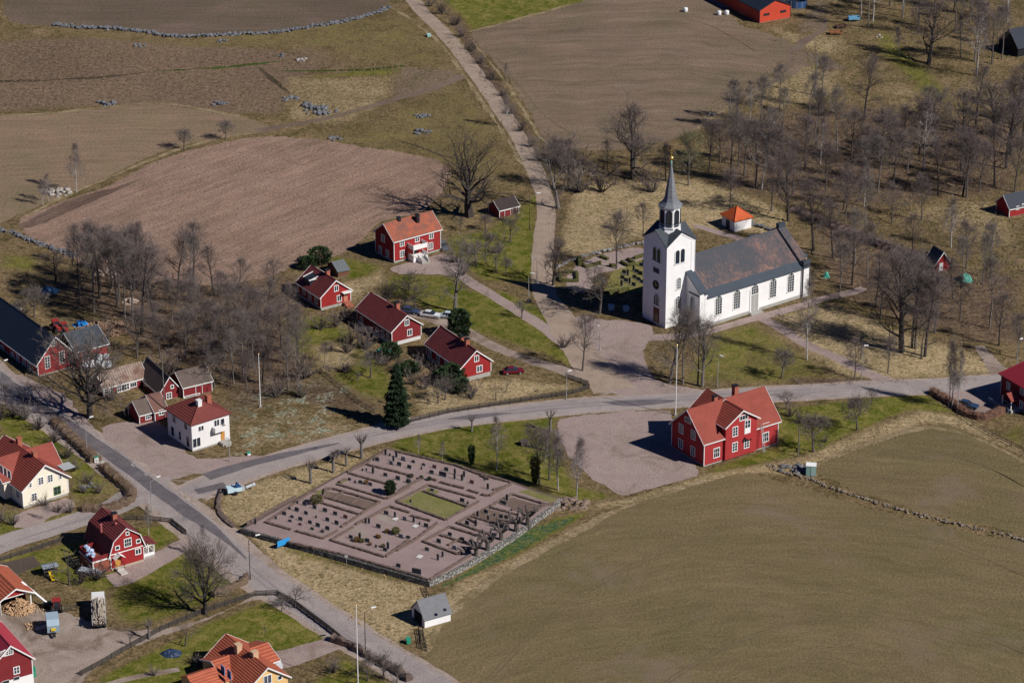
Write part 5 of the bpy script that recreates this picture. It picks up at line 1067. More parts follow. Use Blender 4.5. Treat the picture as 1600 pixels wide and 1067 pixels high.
T_('birch',901,777,98,label='grey-white birch at the corner of the hall yard and the field',var=1,wide=.85)
T_('round',1271,706,58,label='round-crowned pale tree at the field corner right of the red hall')
T_('round',1339,672,52,label='round-crowned tree on the strip of lawn beyond the red hall')
T_('thuja',737,727,30,label='dark columnar evergreen behind the cemetery',var=0)
T_('thuja',836,757,42,label='yellow-green columnar evergreen under the bare trees by the hall yard',var=1)
T_('mid',429,465,60,label='dark crooked tree left of the first red cottage')
T_('snag',1273,149,86,label='nearly bare dead trunk at the edge of the upper field')
T_('round',287,234,32,label='small round tree on the grassy bank between the two fields at the left')
T_('round',352,219,30,label='smaller round tree near the track end between the fields')
T_('round',1221,591,45,label='small round tree on the lawn below the church path')
T_('birch',320,870,52,label='thin twisted young tree at the top of the gambrel house driveway',wide=.8)
# --- clusters
for x,y,h,k in [(843,757,92,'mid'),(872,765,92,'birch'),(858,750,80,'mid')]: T_(k,x,y,h,'beside the gravel yard of the red hall')
for x,y,h,k in [(1046,599,112,'ash'),(1067,601,125,'tall'),(1097,604,112,'ash'),(1090,602,105,'mid')]: T_(k,x,y,h,'between the church front and the main road',wide=.85)
for x,y,h in [(486,755,44),(521,738,42),(541,728,36),(565,716,46)]: T_('pollard',x,y,h,'along the bank beside the cemetery')
for x,y,h in [(737,674,32),(860,674,40),(854,704,38)]: T_('pollard',x,y,h,'by the main road and the hall yard')
for x,y,h in [(204,1008,20),(233,998,36)]: T_('pollard',x,y,h,'along the farm lane at the bottom left')
for x,y,h in [(744,872,36),(762,863,40),(783,847,38),(807,834,40),(825,824,42)]: T_('gnarl',x,y,h,'on the cemetery field wall',z=.4)
for x,y in [(654,708),(691,720)]: T_('birch',x,y,30,'on the lawn above the cemetery')
for x,y,h,k in [(289,1009,45,'bare'),(232,835,44,'birch'),(109,914,52,'bare'),(150,905,36,'bush'),(160,895,30,'bush'),(125,912,28,'bush')]: T_(k,x,y,h,'in the garden around the gambrel house')
for x,y,h,k in [(462,950,36,'fruit'),(440,955,26,'fruit'),(413,992,16,'bare'),(600,1060,40,'fruit'),(575,1063,42,'fruit'),(620,1067,34,'fruit'),(300,1035,18,'bush'),(310,1040,20,'bush'),(240,1055,18,'bush'),(520,1050,30,'bush')]: T_(k,x,y,h,'in the yellow villa garden')
for x,y,h,k in [(797,379,42,'fruit'),(760,400,40,'fruit'),(775,420,40,'fruit'),(745,415,44,'fruit'),(815,497,30,'fruit'),(635,470,36,'fruit'),(650,485,42,'fruit'),(603,470,36,'bush'),(640,455,34,'fruit'),(880,543,26,'bush'),(780,395,30,'bush'),(722,430,26,'bush')]: T_(k,x,y,h,'on the lawns around the red farmhouse')
for x,y,h,k in [(579,590,42,'fruit'),(540,500,32,'bush'),(525,510,30,'bush'),(500,515,30,'bush'),(560,540,30,'fruit'),(570,545,40,'bush'),(548,535,30,'bush'),(600,570,22,'bush'),(665,607,24,'bush'),(695,625,40,'fruit'),(685,630,36,'fruit'),(675,598,34,'bush'),(735,622,30,'bush'),(775,625,28,'bare'),(790,612,24,'bare'),(645,600,24,'bush'),(620,580,28,'bush'),(655,580,28,'bush')]: T_(k,x,y,h,'in the garden below the red cottages')
for x,y,h in [(706,600,38),(610,560,30),(640,585,26),(720,612,26),(500,412,32),(480,420,24)]: T_('greenbush',x,y,h*.8,'beside the three red cottages')
for x,y,h,k in [(1228,640,32,'fruit'),(1362,632,26,'fruit'),(1335,592,62,'mid'),(1387,583,56,'mid'),(1440,560,60,'bare')]: T_(k,x,y,h,'along the main road east of the church')
for x,y,h in [(1482,637,108),(1487,638,102),(1496,641,96)]: T_('birch',x,y,h,'at the hedge of the right-hand villa',wide=.6)
for x,y,h,k in [(1425,543,150,'tall'),(1445,557,130,'dark'),(1430,545,120,'mid'),(1489,468,68,'dark'),(1546,513,112,'tall'),(1561,540,80,'dark'),(1331,446,92,'dark'),(1355,432,88,'tall'),(1302,404,92,'dark'),(1271,392,112,'dark'),(1426,397,62,'dark'),(1486,387,78,'birch'),(1550,386,58,'snag'),(1410,500,110,'mid'),(1460,520,90,'mid'),(1375,500,80,'mid'),(1500,500,70,'mid'),(1590,560,70,'mid')]: T_(k,x,y,h,'in the meadow east of the church')
for x,y,h,k in [(1141,280,108,'tall'),(1181,294,110,'tall'),(1190,297,112,'birch'),(1163,274,90,'mid'),(1197,262,95,'tall'),(1125,255,70,'mid'),(1108,268,80,'mid'),(1215,300,100,'mid'),(1205,330,80,'mid')]: T_(k,x,y,h,'at the wood edge behind the church')
for x,y,h,k in [(873,326,108,'ash'),(888,295,80,'mid'),(867,293,80,'mid'),(1005,367,50,'mid'),(905,300,56,'bush'),(940,300,40,'bush'),(1020,300,40,'bush'),(925,290,40,'mid'),(1040,282,60,'mid')]: T_(k,x,y,h,'between the gravel road and the church spire')
for x,y,h,k in [(1308,236,102,'tall'),(1350,188,98,'dark'),(1410,237,76,'tall'),(1436,242,92,'dark'),(1443,266,110,'birch'),(1375,264,96,'mid'),(1282,257,74,'birch'),(1258,266,84,'mid'),(1502,268,126,'dark'),(1572,264,116,'dark'),(1372,302,90,'tall'),(1350,323,76,'birch'),(1421,330,30,'bare'),(1466,306,92,'dark'),(1504,307,100,'dark'),(1510,309,98,'mid'),(1554,291,96,'dark'),(1330,250,80,'mid'),(1395,290,88,'mid'),(1530,300,80,'mid'),(1585,300,90,'mid'),(1290,300,80,'mid'),(1240,300,80,'mid'),(1320,345,80,'mid'),(1393,350,64,'mid'),(1440,345,70,'mid')]: T_(k,x,y,h,'in the middle upper right wood')
for x,y,h,k in [(1451,100,96,'oak'),(1410,28,100,'tall'),(1435,40,80,'dark'),(1574,35,90,'birch'),(1526,119,122,'birch'),(1523,97,100,'tall'),(1357,44,100,'tall'),(1345,24,90,'birch'),(1364,34,90,'birch'),(1405,87,44,'birch'),(1490,17,60,'dark'),(1552,166,32,'birch'),(1505,5,60,'dark'),(1390,10,70,'mid'),(1460,10,60,'mid'),(1545,8,60,'mid'),(1595,170,70,'mid'),(1578,185,60,'mid')]: T_(k,x,y,h,'in the top right open wood')
for x,y,h,k in [(147,488,124,'tall'),(156,466,124,'dark'),(195,497,126,'tall'),(207,509,134,'tall'),(221,522,146,'dark'),(269,510,76,'tall'),(240,500,120,'mid'),(232,472,124,'dark'),(184,480,120,'mid'),(186,468,110,'mid'),(125,470,110,'mid'),(113,415,66,'dark'),(87,440,52,'oak'),(53,496,46,'round'),(30,500,30,'round'),(175,450,100,'mid')]: T_(k,x,y,h,'in the thicket beyond the long barn')
rr=random.Random(5)
for x,y,h,k in [(300,520,90,'mid'),(330,548,80,'mid'),(352,560,84,'mid'),(380,540,90,'dark'),(396,575,90,'mid'),(450,610,86,'tall'),(215,548,70,'mid'),(290,560,76,'mid'),(320,590,70,'mid'),(345,595,66,'mid'),(250,560,70,'mid'),(420,560,84,'mid'),(440,545,76,'mid'),(465,560,70,'mid'),(405,530,80,'mid'),(360,515,80,'mid'),(300,480,64,'mid'),(345,480,56,'mid'),(420,500,66,'mid'),(450,510,66,'mid'),(410,600,70,'dark'),(385,610,60,'mid'),(475,590,50,'bush'),(430,620,40,'bush'),(470,620,36,'bush'),(380,585,100,'tall'),(365,600,88,'tall'),(240,530,60,'mid'),(165,545,56,'bare'),(215,560,60,'bare'),(335,605,60,'fruit'),(260,590,50,'bush')]: T_(k,x,y,h,'in the thicket behind the white house')
for x,y,h,k in [(0,655,30,'bush'),(20,650,34,'bush'),(40,655,34,'bush'),(60,670,34,'bush'),(85,690,30,'bush'),(105,715,30,'bush'),(115,735,26,'bush'),(70,790,22,'bush'),(110,800,24,'bush'),(90,800,20,'bush'),(20,820,26,'bush'),(0,815,26,'bush'),(135,755,24,'bush'),(155,770,22,'bush'),(10,640,40,'mid'),(75,812,30,'birch'),(130,770,20,'bush'),(100,770,20,'bush')]: T_(k,x,y,h,'around the cream house')
for x,y,h,k in [(67,321,42,'birch'),(76,315,44,'birch'),(792,128,30,'birch'),(795,200,56,'birch')]: T_(k,x,y,h,'at the edges of the upper fields')
for i,(x,y,h) in enumerate([(690,22,26),(672,10,18),(712,40,22),(722,58,20),(738,80,20),(752,100,18),(768,125,18),(784,150,18),(800,178,18),(815,205,20),(830,230,22),(843,252,24)]): T_('bush',x,y,h,'in the ditch beside the gravel road')
for x,y,h in [(1250,660,26),(1236,650,24),(1290,690,14),(175,625,30),(240,610,24)]: T_('bush',x,y,h,'close behind the red hall' if x>1000 else 'among the old red sheds')

def fill_wood(poly,n,kinds,hr,where,seed,mind=4.2,avoid=()):
    rr=random.Random(seed); P=[G(x,y) for x,y in poly]; x0=min(p.x for p in P);x1=max(p.x for p in P);y0=min(p.y for p in P);y1=max(p.y for p in P); got=0; tries=0
    while got<n and tries<4000:
        tries+=1; x=rr.uniform(x0,x1); y=rr.uniform(y0,y1)
        if poly_w(np.array([x]),np.array([y]),poly,.1)[0]<.9: continue
        if any((x-q.x)**2+(y-q.y)**2<mind**2 for q in SPOTS): continue
        v=Vector((x,y,0))-CP; px=800+F*v.x/v.dot(FW); py=533.5-F*v.dot(UP)/v.dot(FW)
        if any(a<px<c_ and b_<py<d_ for a,b_,c_,d_ in avoid): continue
        T_(rr.choice(kinds),px,py,None,where,h=rr.uniform(*hr)); got+=1
KEEP=[(1425,340,1500,480),(1100,330,1190,400),(1540,290,1600,390)]
fill_wood([(1100,180),(1180,165),(1290,170),(1340,230),(1330,300),(1240,310),(1110,290)],11,['tall','tall','mid','birch'],(11,16),'in the wood above the chapel',31,avoid=KEEP)
fill_wood([(1340,180),(1480,190),(1600,190),(1600,290),(1450,300),(1340,310)],13,['tall','tall','dark','mid','oak'],(11,17),'in the deep wood at upper right',32,avoid=KEEP)
fill_wood([(1330,20),(1600,0),(1600,170),(1480,170),(1440,60),(1330,60)],11,['tall','birch','tall','mid'],(11,16),'in the open top right wood',33,avoid=KEEP)
fill_wood([(1230,310),(1340,320),(1440,400),(1560,420),(1600,520),(1480,530),(1290,470),(1290,400)],12,['tall','dark','tall','mid'],(10,15),'in the meadow wood below the hedge',34,avoid=KEEP)
fill_wood([(70,440),(200,430),(330,450),(300,520),(200,530),(150,500),(90,480)],6,['tall','tall','dark','mid'],(12,18),'in the left thicket by the ploughed field',35)
fill_wood([(240,520),(330,460),(430,470),(480,520),(480,580),(430,615),(360,600)],9,['mid','mid','dark','tall','fruit'],(7,13),'in the thicket above the flagpole',36,3.2)
fill_wood([(700,360),(830,340),(835,430),(760,440),(700,410)],5,['fruit','bush','round'],(3,5),'in the orchard by the gravel road',37)
fill_wood([(480,540),(600,560),(620,640),(530,600),(450,560)],8,['fruit','bush','bush','mid'],(2,5),'in the rough garden behind the spruce',38,3)
fill_wood([(860,240),(1000,250),(1090,280),(1000,300),(890,300)],7,['mid','fruit','dark','bush'],(4,9),'along the upper field edge',39)
# far-right and thicket scrub that nobody could count
def scrub(name,label,polys,dens,H,mat,seed,tl=.7):
    rr=random.Random(seed); T=MB()
    for pts in polys:
        P=[G(x,y) for x,y in pts]; x0=min(p.x for p in P);x1=max(p.x for p in P);y0=min(p.y for p in P);y1=max(p.y for p in P)
        X=np.array([rr.uniform(x0,x1) for _ in range(int((x1-x0)*(y1-y0)*dens))]); Y=np.array([rr.uniform(y0,y1) for _ in X]); wv=poly_w(X,Y,pts,1.5)
        for x,y,w_ in zip(X,Y,wv):
            if rr.random()>w_: continue
            c=.5+.5*math.sin(x*.21+seed)*math.sin(y*.17+seed*2)
            if rr.random()>c+.15: continue
            p=Vector((x,y,0)); h=H*rr.uniform(.4,1.1)
            for k in range(5):
                v=Vector((rr.gauss(0,.35),rr.gauss(0,.35),1)).normalized()*h; s=Vector((rr.gauss(0,1),rr.gauss(0,1),0)).normalized()*.03
                q=p+Vector((rr.gauss(0,.25),rr.gauss(0,.25),0)); m=q+v*.55; e=m+(v*.45+Vector((rr.gauss(0,.3),rr.gauss(0,.3),0))*h); T.add([q-s,q+s,m+s*.6,m-s*.6,e],[(0,1,2,3),(3,2,4)])
    o=T.build(name,mat); o['kind']='stuff'; o['label']=label; o['category']='undergrowth'
scrub('thicket_undergrowth','brown leafless undergrowth filling the thicket behind the white house',[[(250,470),(330,450),(440,455),(480,500),(485,580),(450,620),(370,620),(330,590),(270,570),(240,520)]],.6,2.0,twig_p,3)
scrub('wood_undergrowth','scattered brown undergrowth on the floor of the upper right wood',[[(1110,200),(1280,170),(1600,120),(1600,420),(1480,400),(1250,330),(1120,290)],[(1230,320),(1300,330),(1470,395),(1500,440),(1400,450),(1300,400)],[(1480,430),(1600,420),(1600,520),(1540,510)]],.45,1.3,twig_b,5)
scrub('roadside_scrub','low brown scrub in the ditches and field edges',[[(855,270),(880,290),(880,350),(870,420),(858,420),(862,340)],[(686,10),(700,20),(850,230),(850,262),(840,255),(760,130)],[(860,240),(900,260),(1010,275),(1010,295),(900,290),(865,275)],[(1235,592),(1420,594),(1420,600),(1235,602)]],1.6,.9,twig_b,8)
scrub('bank_reeds','pale dead reeds along the field banks beyond the red hall',[[(1190,720),(1280,700),(1340,675),(1440,640),(1510,652),(1600,700),(1600,712),(1500,668),(1440,662),(1280,735),(1200,738)]],3.0,.55,M('straw',(.38,.29,.17),.95,.15),9)
# heath tussocks: dark low tufts in the rough pasture
def tufts(name,label,pts,dens,mat,seed,sz=.35):
    rr=random.Random(seed); P=[G(x,y) for x,y in pts]; x0=min(p.x for p in P);x1=max(p.x for p in P);y0=min(p.y for p in P);y1=max(p.y for p in P); T=MB()
    n=int((x1-x0)*(y1-y0)*dens); X=np.array([rr.uniform(x0,x1) for _ in range(n)]);Y=np.array([rr.uniform(y0,y1) for _ in range(n)]); wv=poly_w(X,Y,pts,4)
    for x,y,w_ in zip(X,Y,wv):
        if rr.random()>w_*(.55+.45*math.sin(x*.13)*math.sin(y*.19)): continue
        s=sz*rr.uniform(.5,1.3); a=rr.uniform(0,6.28)
        b=[(x+s*math.cos(a+i*1.257)*rr.uniform(.6,1),y+s*math.sin(a+i*1.257)*rr.uniform(.6,1),-.02) for i in range(5)]; T.add(b+[(x+rr.gauss(0,.1),y+rr.gauss(0,.1),s*rr.uniform(.5,.9))],[(i,(i+1)%5,5) for i in range(5)])
    o=T.build(name,mat); o['kind']='stuff'; o['label']=label; o['category']='grass'
tufts('heath_tussocks','reddish brown tussocks covering the rough pasture at the upper left',[(-60,75),(150,60),(420,80),(600,60),(640,130),(480,195),(330,172),(150,165),(-60,180)],.9,M('tussock_grass',(.19,.125,.075),.95,.2,.3,'plain',(.12,.085,.05)),21)
tufts('rough_grass_tufts','tan grass tufts on the dry slopes',[(390,835),(420,840),(660,915),(670,960),(620,1010),(560,975),(440,900)],1.2,M('dry_grass_tuft',(.30,.22,.12),.95,.15,.3,'plain',(.22,.16,.08)),22,.28)
tufts('rough_grass_tufts','tan grass tufts around the cemetery bank',[(335,800),(350,770),(480,730),(600,700),(380,826)],1.4,M('dry_grass_tuft'),23,.3)
tufts('meadow_tufts','olive grass tufts on the wooded slope at the upper right',[(1100,170),(1330,30),(1600,0),(1600,500),(1400,450),(1100,290)],.6,M('olive_grass_tuft',(.17,.135,.06),.95,.2,.3,'plain',(.10,.085,.04)),24,.4)
tufts('pasture_tufts','olive grass tufts on the green pasture beside the gravel road',[(440,100),(700,60),(830,280),(680,250),(440,205)],.5,M('olive_grass_tuft'),25,.35)
# ================================================================== hedges, fences, walls
brownhedge=M('brown_hedge',(.24,.165,.11),.95,.2,6,'hedge',(.11,.075,.052)); lowhedge=M('leafless_low_hedge',(.21,.150,.125),.95,.2,3,'hedge',(.11,.080,.068)); greenhedge=M('box_hedge',(.12,.115,.035),.95,.2,3,'hedge',(.05,.055,.018)); redhedge=M('russet_hedge',(.22,.12,.08),.95,.2,3,'hedge',(.13,.07,.05))
def strip_wall(name,pts,w_,h,mat,label,cat,z=0,jit=.06,group=None,step=.5,curve=False,z0=-.1,twigs=0,stand=None):
    P=worldline(pts,z,False,step,curve); rr=random.Random(int(pts[0][0]*7+pts[0][1])); mb=MB(); rows=[]
    for i,p in enumerate(P):
        t=P[min(i+1,len(P)-1)]-P[max(i-1,0)]; d=Vector((-t.y,t.x,0)).normalized(); hh=h*(1+rr.uniform(-jit,jit)*1.6); a=w_/2*(1+rr.uniform(-jit,jit)*2)
        rows.append([p+d*a+Vector((0,0,z0)),p+d*a*.95+Vector((0,0,hh*.8)),p+d*a*.5+Vector((0,0,hh)),p-d*a*.5+Vector((0,0,hh*(1+rr.uniform(-jit,jit)))),p-d*a*.95+Vector((0,0,hh*.8)),p-d*a+Vector((0,0,z0))])
    vs=[v for r in rows for v in r]; fs=[]
    for i in range(len(rows)-1):
        for k in range(5): a=i*6+k; fs.append((a,a+6,a+7,a+1))
    n=len(rows); fs.append((0,1,2,3,4,5)); fs.append(tuple((n-1)*6+k for k in (5,4,3,2,1,0)))
    if twigs:
        for p in P:
            for _ in range(twigs*3):
                q=p+Vector((rr.gauss(0,w_*.33),rr.gauss(0,w_*.33),h*rr.uniform(.35,1))); v=Vector((rr.gauss(0,.7),rr.gauss(0,.7),1)).normalized()*h*rr.uniform(.25,.6)*.8; s=Vector((rr.gauss(0,1),rr.gauss(0,1),0)).normalized()*.03; k=len(vs); vs+= [q-s,q+s,q+v]; fs.append((k,k+1,k+2))
    c=P[0].copy(); c.z=z; mb.add([v-c for v in vs],fs); o=mb.build(name,mat,None,c); return tag(o,label,cat,group)
def Z4(*p): return [(340+x/5.333,700+y/5.333) for x,y in p]
def Z5(*p): return [(620+x/4.85,700+y/4.85) for x,y in p]
ZC=1.0
# cemetery terrace with its retaining walls
out=[(378,826),(605,700),(720,727),(800,752),(815,760),(848,770),(880,778),(868,788),(800,838),(740,875),(672,908)]
P=linear([G(x,y,ZC) for x,y in out],2.0)
poly_mesh(P,ZC,'cemetery_ground',cemg).build('cemetery_ground',cemg)['kind']='structure'
stonew=M('shade_toned_stone',(.20,.19,.18),.95,.2,1.2,'stone',(.10,.10,.105)); stonel=M('sun_toned_stone',(.46,.43,.39),.95,.2,1.2,'stone',(.26,.25,.24)); boulder=M('grey_boulders',(.185,.19,.205),.95,.25,1.5,'plain',(.09,.095,.105))  # cemetery wall stone in two copies: shade and sunlight painted into the colour
def ret_wall(name,pts,mat,label,th=.5,h=ZC+.02):
    Pw=[G(x,y,ZC) for x,y in pts]; L=worldline(pts,ZC,False,1.0); rr=random.Random(3); mb=MB(); O=Vector((L[0].x,L[0].y,0)); vs=[]
    for i,p in enumerate(L):
        t=L[min(i+1,len(L)-1)]-L[max(i-1,0)]; d=Vector((t.y,-t.x,0)).normalized()*(1 if name=='x' else 1); q=Vector((p.x,p.y,0))-O; o_=.08+rr.uniform(-.06,.06)
        vs+=[q+d*(o_+.12)+Vector((0,0,-.1)),q+d*o_+Vector((0,0,h)),q-d*th+Vector((0,0,h+rr.uniform(-.01,.03))),q-d*th+Vector((0,0,-.1))]
    n=len(L); fs=[]
    for i in range(n-1):
        for k in range(3): a=i*4+k; fs.append((a,a+1,a+5,a+4))
    fs+=[(0,3,2,1),((n-1)*4,(n-1)*4+1,(n-1)*4+2,(n-1)*4+3)]; mb.add(vs,fs); return tag(mb.build(name,mat,None,O),label,'wall')
ret_wall('retaining_wall',[(376,826),(430,841),(520,866),(600,889),(671,909)],stonew,'stone wall coloured dark for shade, holding up the lower left side of the cemetery')
ret_wall('retaining_wall',[(671,909),(700,896),(740,875),(800,838),(868,788),(880,778)],stonel,'stone wall coloured pale for sunlight, along the field side of the cemetery')
ret_wall('terrace_edge',[(880,778),(848,770),(800,752),(720,727),(605,700)],lowhedge,'low earth edge along the lawn side of the cemetery')
ret_wall('terrace_edge',[(605,700),(480,769),(376,826)],lowhedge,'low earth edge along the dry bank side of the cemetery')
g_hedge='low clipped hedges between the cemetery plots'
plots=[('lower left plot',[Z4((610,682),(400,622),(560,520),(690,430),(755,385)),Z4((655,695),(880,757),(1000,692)),Z4((1030,662),(1185,560)),Z4((860,458),(1185,558))]),
 ('twiggy hedged beds',[Z4((750,385),(830,360)),Z4((900,345),(960,342),(1350,455),(1190,552)),Z4((830,395),(1240,515)),Z4((1180,420),(1100,470)),Z4((1040,375),(960,425)),Z4((900,350),(870,450))]),
 ('upper left plot',[Z4((1000,305),(1400,425)),Z4((1410,425),(1520,370),(1600,325)),Z4((1080,205),(1240,130),(1400,20)),Z4((1100,215),(1400,300)),Z4((1240,140),(1600,230)),Z5((0,350),(60,300),(190,235)),Z4((1015,290),(1060,262))]),
 ('lower middle plot',[Z4((945,770),(1130,660)),Z4((945,772),(1390,910)),Z4((1400,908),(1600,765)),Z4((1150,640),(1430,492)),Z4((1430,490),(1600,540)),Z5((110,515),(255,555)),Z5((305,575),(150,690),(0,780)),Z5((0,462),(90,490))]),
 ('green grass plot',[Z5((0,412),(370,548)),Z5((375,545),(620,408)),Z5((600,385),(240,285)),Z5((235,285),(0,405)),Z5((200,330),(540,450))]),
 ('upper right plot',[Z5((250,235),(300,250)),Z5((330,262),(410,285)),Z5((425,287),(510,310)),Z5((540,322),(620,345)),Z5((640,355),(690,365)),Z5((700,365),(865,275)),Z5((860,262),(620,200),(450,135),(150,65),(0,30)),Z5((730,320),(840,290)),Z5((640,215),(700,240))]),
 ('right-hand plot',[Z5((455,570),(700,450)),Z5((705,445),(870,355)),Z5((460,572),(690,655)),Z5((700,450),(920,510)),Z5((870,352),(1130,430)),Z5((560,520),(840,600)),Z5((1120,440),(900,560)),Z5((530,530),(610,575))]),
 ('lower right plot',[Z5((200,710),(400,600)),Z5((400,600),(690,690)),Z5((200,712),(460,808)),Z5((465,805),(600,740)),Z5((330,662),(560,735)),Z5((390,740),(480,690))]),
 ('wall top',[Z5((0,925),(240,1002)),Z5((250,1000),(560,812)),Z4((240,635),(650,405)),Z4((600,790),(1100,905),(1560,1040)),Z5((870,470),(1190,425))])]
for nm,L in plots:
    for pts in L:
        o=strip_wall('low_hedge',pts,.50,.40,lowhedge,None,'hedge',ZC,.12,g_hedge,.5,False,-.02,2); register(('low brown leafless hedge',f'around the {nm} of the cemetery' if nm!='wall top' else 'along the outer walls of the cemetery'),pts[0][0],o)
cemetery_lawn=GM('cemetery_lawn',[(.20,.185,.07),(.23,.20,.09),(.155,.16,.05)],.1,.5,2,.25)
def zsheet(name,pts,mat,dz): 
    P=jitter(linear([G(x,y,ZC) for x,y in pts],1.0),.06,random.Random(1)); o=poly_mesh(P,ZC+dz,name,mat).build(name,mat); o['kind']='structure'
zsheet('grass_plot',Z5((25,402),(190,320),(560,442),(370,535)),cemetery_lawn,.006); zsheet('grass_plot',Z5((210,325),(240,295),(330,325),(290,350)),cemetery_lawn,.006); zsheet('grass_plot',Z4((980,290),(1070,250),(1090,268),(1010,305)),cemetery_lawn,.006); zsheet('grass_plot',Z4((800,370),(880,335),(915,350),(850,385)),cemetery_lawn,.006); zsheet('grass_plot',Z5((920,330),(1000,310),(1230,370),(1180,420)),cemetery_lawn,.006)
zsheet('pale_gravel_plot',Z4((1100,700),(1140,650),(1280,690),(1210,760)),GM('pale_gravel',[(.34,.28,.245),(.30,.24,.21)],.1,.5,3,.15),.006); zsheet('pale_gravel_plot',Z4((1310,580),(1370,540),(1510,600),(1470,640)),GM('pale_gravel'),.006); zsheet('earth_bed',Z5((880,370),(1100,440),(1020,500),(760,420)),GM('bed_earth',[(.15,.105,.085),(.19,.14,.115)],.2,.8,3,.3),.006); zsheet('earth_bed',Z5((700,460),(890,515),(830,590),(560,520)),GM('bed_earth'),.006)
zsheet('earth_bed',Z4((900,352),(1330,455),(1240,510),(860,395)),GM('bed_earth'),.006)
# gravestones
stone_k=M('polished_dark_stone',(.045,.052,.060),.35,.15,2); stone_g=M('grey_stone',(.22,.22,.225),.8,.15,2); stone_r=M('reddish_stone',(.14,.06,.06),.5,.15,2); stone_w=M('white_stone',(.62,.60,.57),.8,.1,2)
HS={}
def headstone(kind,mat):
    k=(kind,mat.name)
    if k in HS: return HS[k]
    a=MB(); b=MB()
    if kind=='slab': a.prism([(-.5,-.10,.12),(.5,-.10,.12),(.5,-.10,.80),(.42,-.10,.9),(-.42,-.10,.9),(-.5,-.10,.80)],(0,.2,0)); b.box(-.62,.62,-.22,.22,0,.12)
    elif kind=='tall': a.prism([(-.26,-.11,.15),(.26,-.11,.15),(.24,-.11,1.35),(0,-.11,1.6),(-.24,-.11,1.35)],(0,.22,0)); b.box(-.36,.36,-.22,.22,0,.15)
    elif kind=='low': a.prism([(-.42,-.10,.10),(.42,-.10,.10),(.42,-.10,.50),(.25,-.10,.62),(-.25,-.10,.62),(-.42,-.10,.5)],(0,.2,0)); b.box(-.5,.5,-.2,.2,0,.1)
    elif kind=='small': a.prism([(-.2,-.08,.08),(.2,-.08,.08),(.2,-.08,.6),(0,-.08,.72),(-.2,-.08,.6)],(0,.16,0)); b.box(-.28,.28,-.16,.16,0,.08)
    elif kind=='big': a.prism([(-1.0,-.12,.15),(1.0,-.12,.15),(1.0,-.12,1.15),(.9,-.12,1.25),(-.9,-.12,1.25),(-1,-.12,1.15)],(0,.24,0)); b.box(-1.15,1.15,-.28,.28,0,.15)
    elif kind=='flat': a.box(-.5,.5,-.7,.7,.02,.14); b.box(-.56,.56,-.76,.76,0,.02)
    HS[k]=(a.mesh('stone',mat),b.mesh('base',stone_g if mat is not stone_g else stone_k)); return HS[k]
CAR=G(500,800,ZC); ca=G(700,860,ZC); CA=math.atan2(G(655,880,ZC).y-G(420,815,ZC).y,G(655,880,ZC).x-G(420,815,ZC).x)
KN={'slab':'dark upright headstone','tall':'tall narrow gravestone','low':'low wide headstone','small':'very small gravestone','big':'extra wide dark gravestone','flat':'pale flat grave slab'}
def stones(where,L):
    rr=random.Random(len(L)*5)
    for it in L:
        (px,py)=it[0]; kind=it[1] if len(it)>1 else rr.choice(('slab','slab','low')); mat=it[2] if len(it)>2 else stone_k
        s,b=headstone(kind,mat); root=empty('gravestone',G(px,py+1,ZC),CA+rr.gauss(0,.06),None,'gravestone','gravestones in the cemetery'); place('stone',s,root); place('base',b,root); root.scale=(rr.uniform(.78,.95),)*3
        nm=KN[kind] if mat is stone_k or kind=='flat' else ('reddish ' if mat is stone_r else 'grey ')+KN[kind].replace('dark ','')
        register((nm,where),px,root)
def q(z,*L): 
    o=[]
    for it in L:
        p=z((it[0],it[1]))[0]; o.append((p,)+tuple(it[2:]))
    return o
stones('in the lower left plot of the cemetery',q(Z4,(665,458,'small'),(725,472,'slab'),(598,504,'low'),(660,520,'slab'),(808,499,'slab'),(895,525,'slab'),(555,552,'slab'),(737,547,'slab'),(980,552,'slab'),(1065,580,'slab',stone_r),(487,585,'small'),(620,575,'low'),(820,577,'small'),(603,609,'low'),(690,597,'slab'),(915,602,'slab'),(992,629,'slab'),(770,624,'slab'),(688,637,'low',stone_r),(835,650,'slab'),(788,674,'low'),(915,675,'slab'),(873,697,'low'),(315,627,'tall')))
stones('in the upper left plot of the cemetery',q(Z4,(1100,262),(1145,287,'small'),(1190,290,'slab'),(1272,307,'slab'),(1398,229,'slab'),(1500,259,'slab'),(1295,205,'tall'),(1207,184,'small'),(1240,182,'small'),(1300,97,'small'),(1330,102,'slab'),(1400,52,'tall'),(1435,60,'small'),(1490,70,'tall'),(1550,96,'slab',stone_g),(1447,129,'slab',stone_g),(1465,105,'tall'),(1512,142,'slab'),(1585,285,'slab')))
stones('in the upper right plot of the cemetery',q(Z5,(50,88,'slab',stone_g),(125,105),(18,129),(95,150,'slab'),(203,128),(187,156,'small'),(285,148,'slab',stone_r),(263,190,'slab'),(348,209,'big'),(375,168),(440,195,'tall'),(438,228,'tall'),(495,240,'tall'),(510,212,'tall'),(568,264,'slab',stone_r),(665,240,'small'),(690,306,'tall'),(8,235,'slab'),(90,258,'slab')))
stones('in the grass plot of the cemetery',q(Z5,(267,321,'low'),(105,404,'small'),(495,403,'slab'),(537,419,'small')))
stones('in the lower middle plot of the cemetery',q(Z4,(1405,549,'slab'),(1478,572,'tall'),(1560,594,'slab',stone_g),(1235,622,'tall'),(1262,622,'tall'),(1340,659,'slab'),(1400,693,'small'),(1530,740,'slab',stone_g),(1585,746,'low'),(1110,748,'slab'),(1185,755,'tall'),(1247,779,'slab'),(1320,822,'small'),(1420,832,'tall'),(1395,852,'slab'),(1480,585,'flat',stone_w))+q(Z5,(128,556,'tall'),(172,574,'small'),(222,594,'slab'),(88,678,'low'),(28,669,'slab',stone_g),(140,586,'flat',stone_w)))
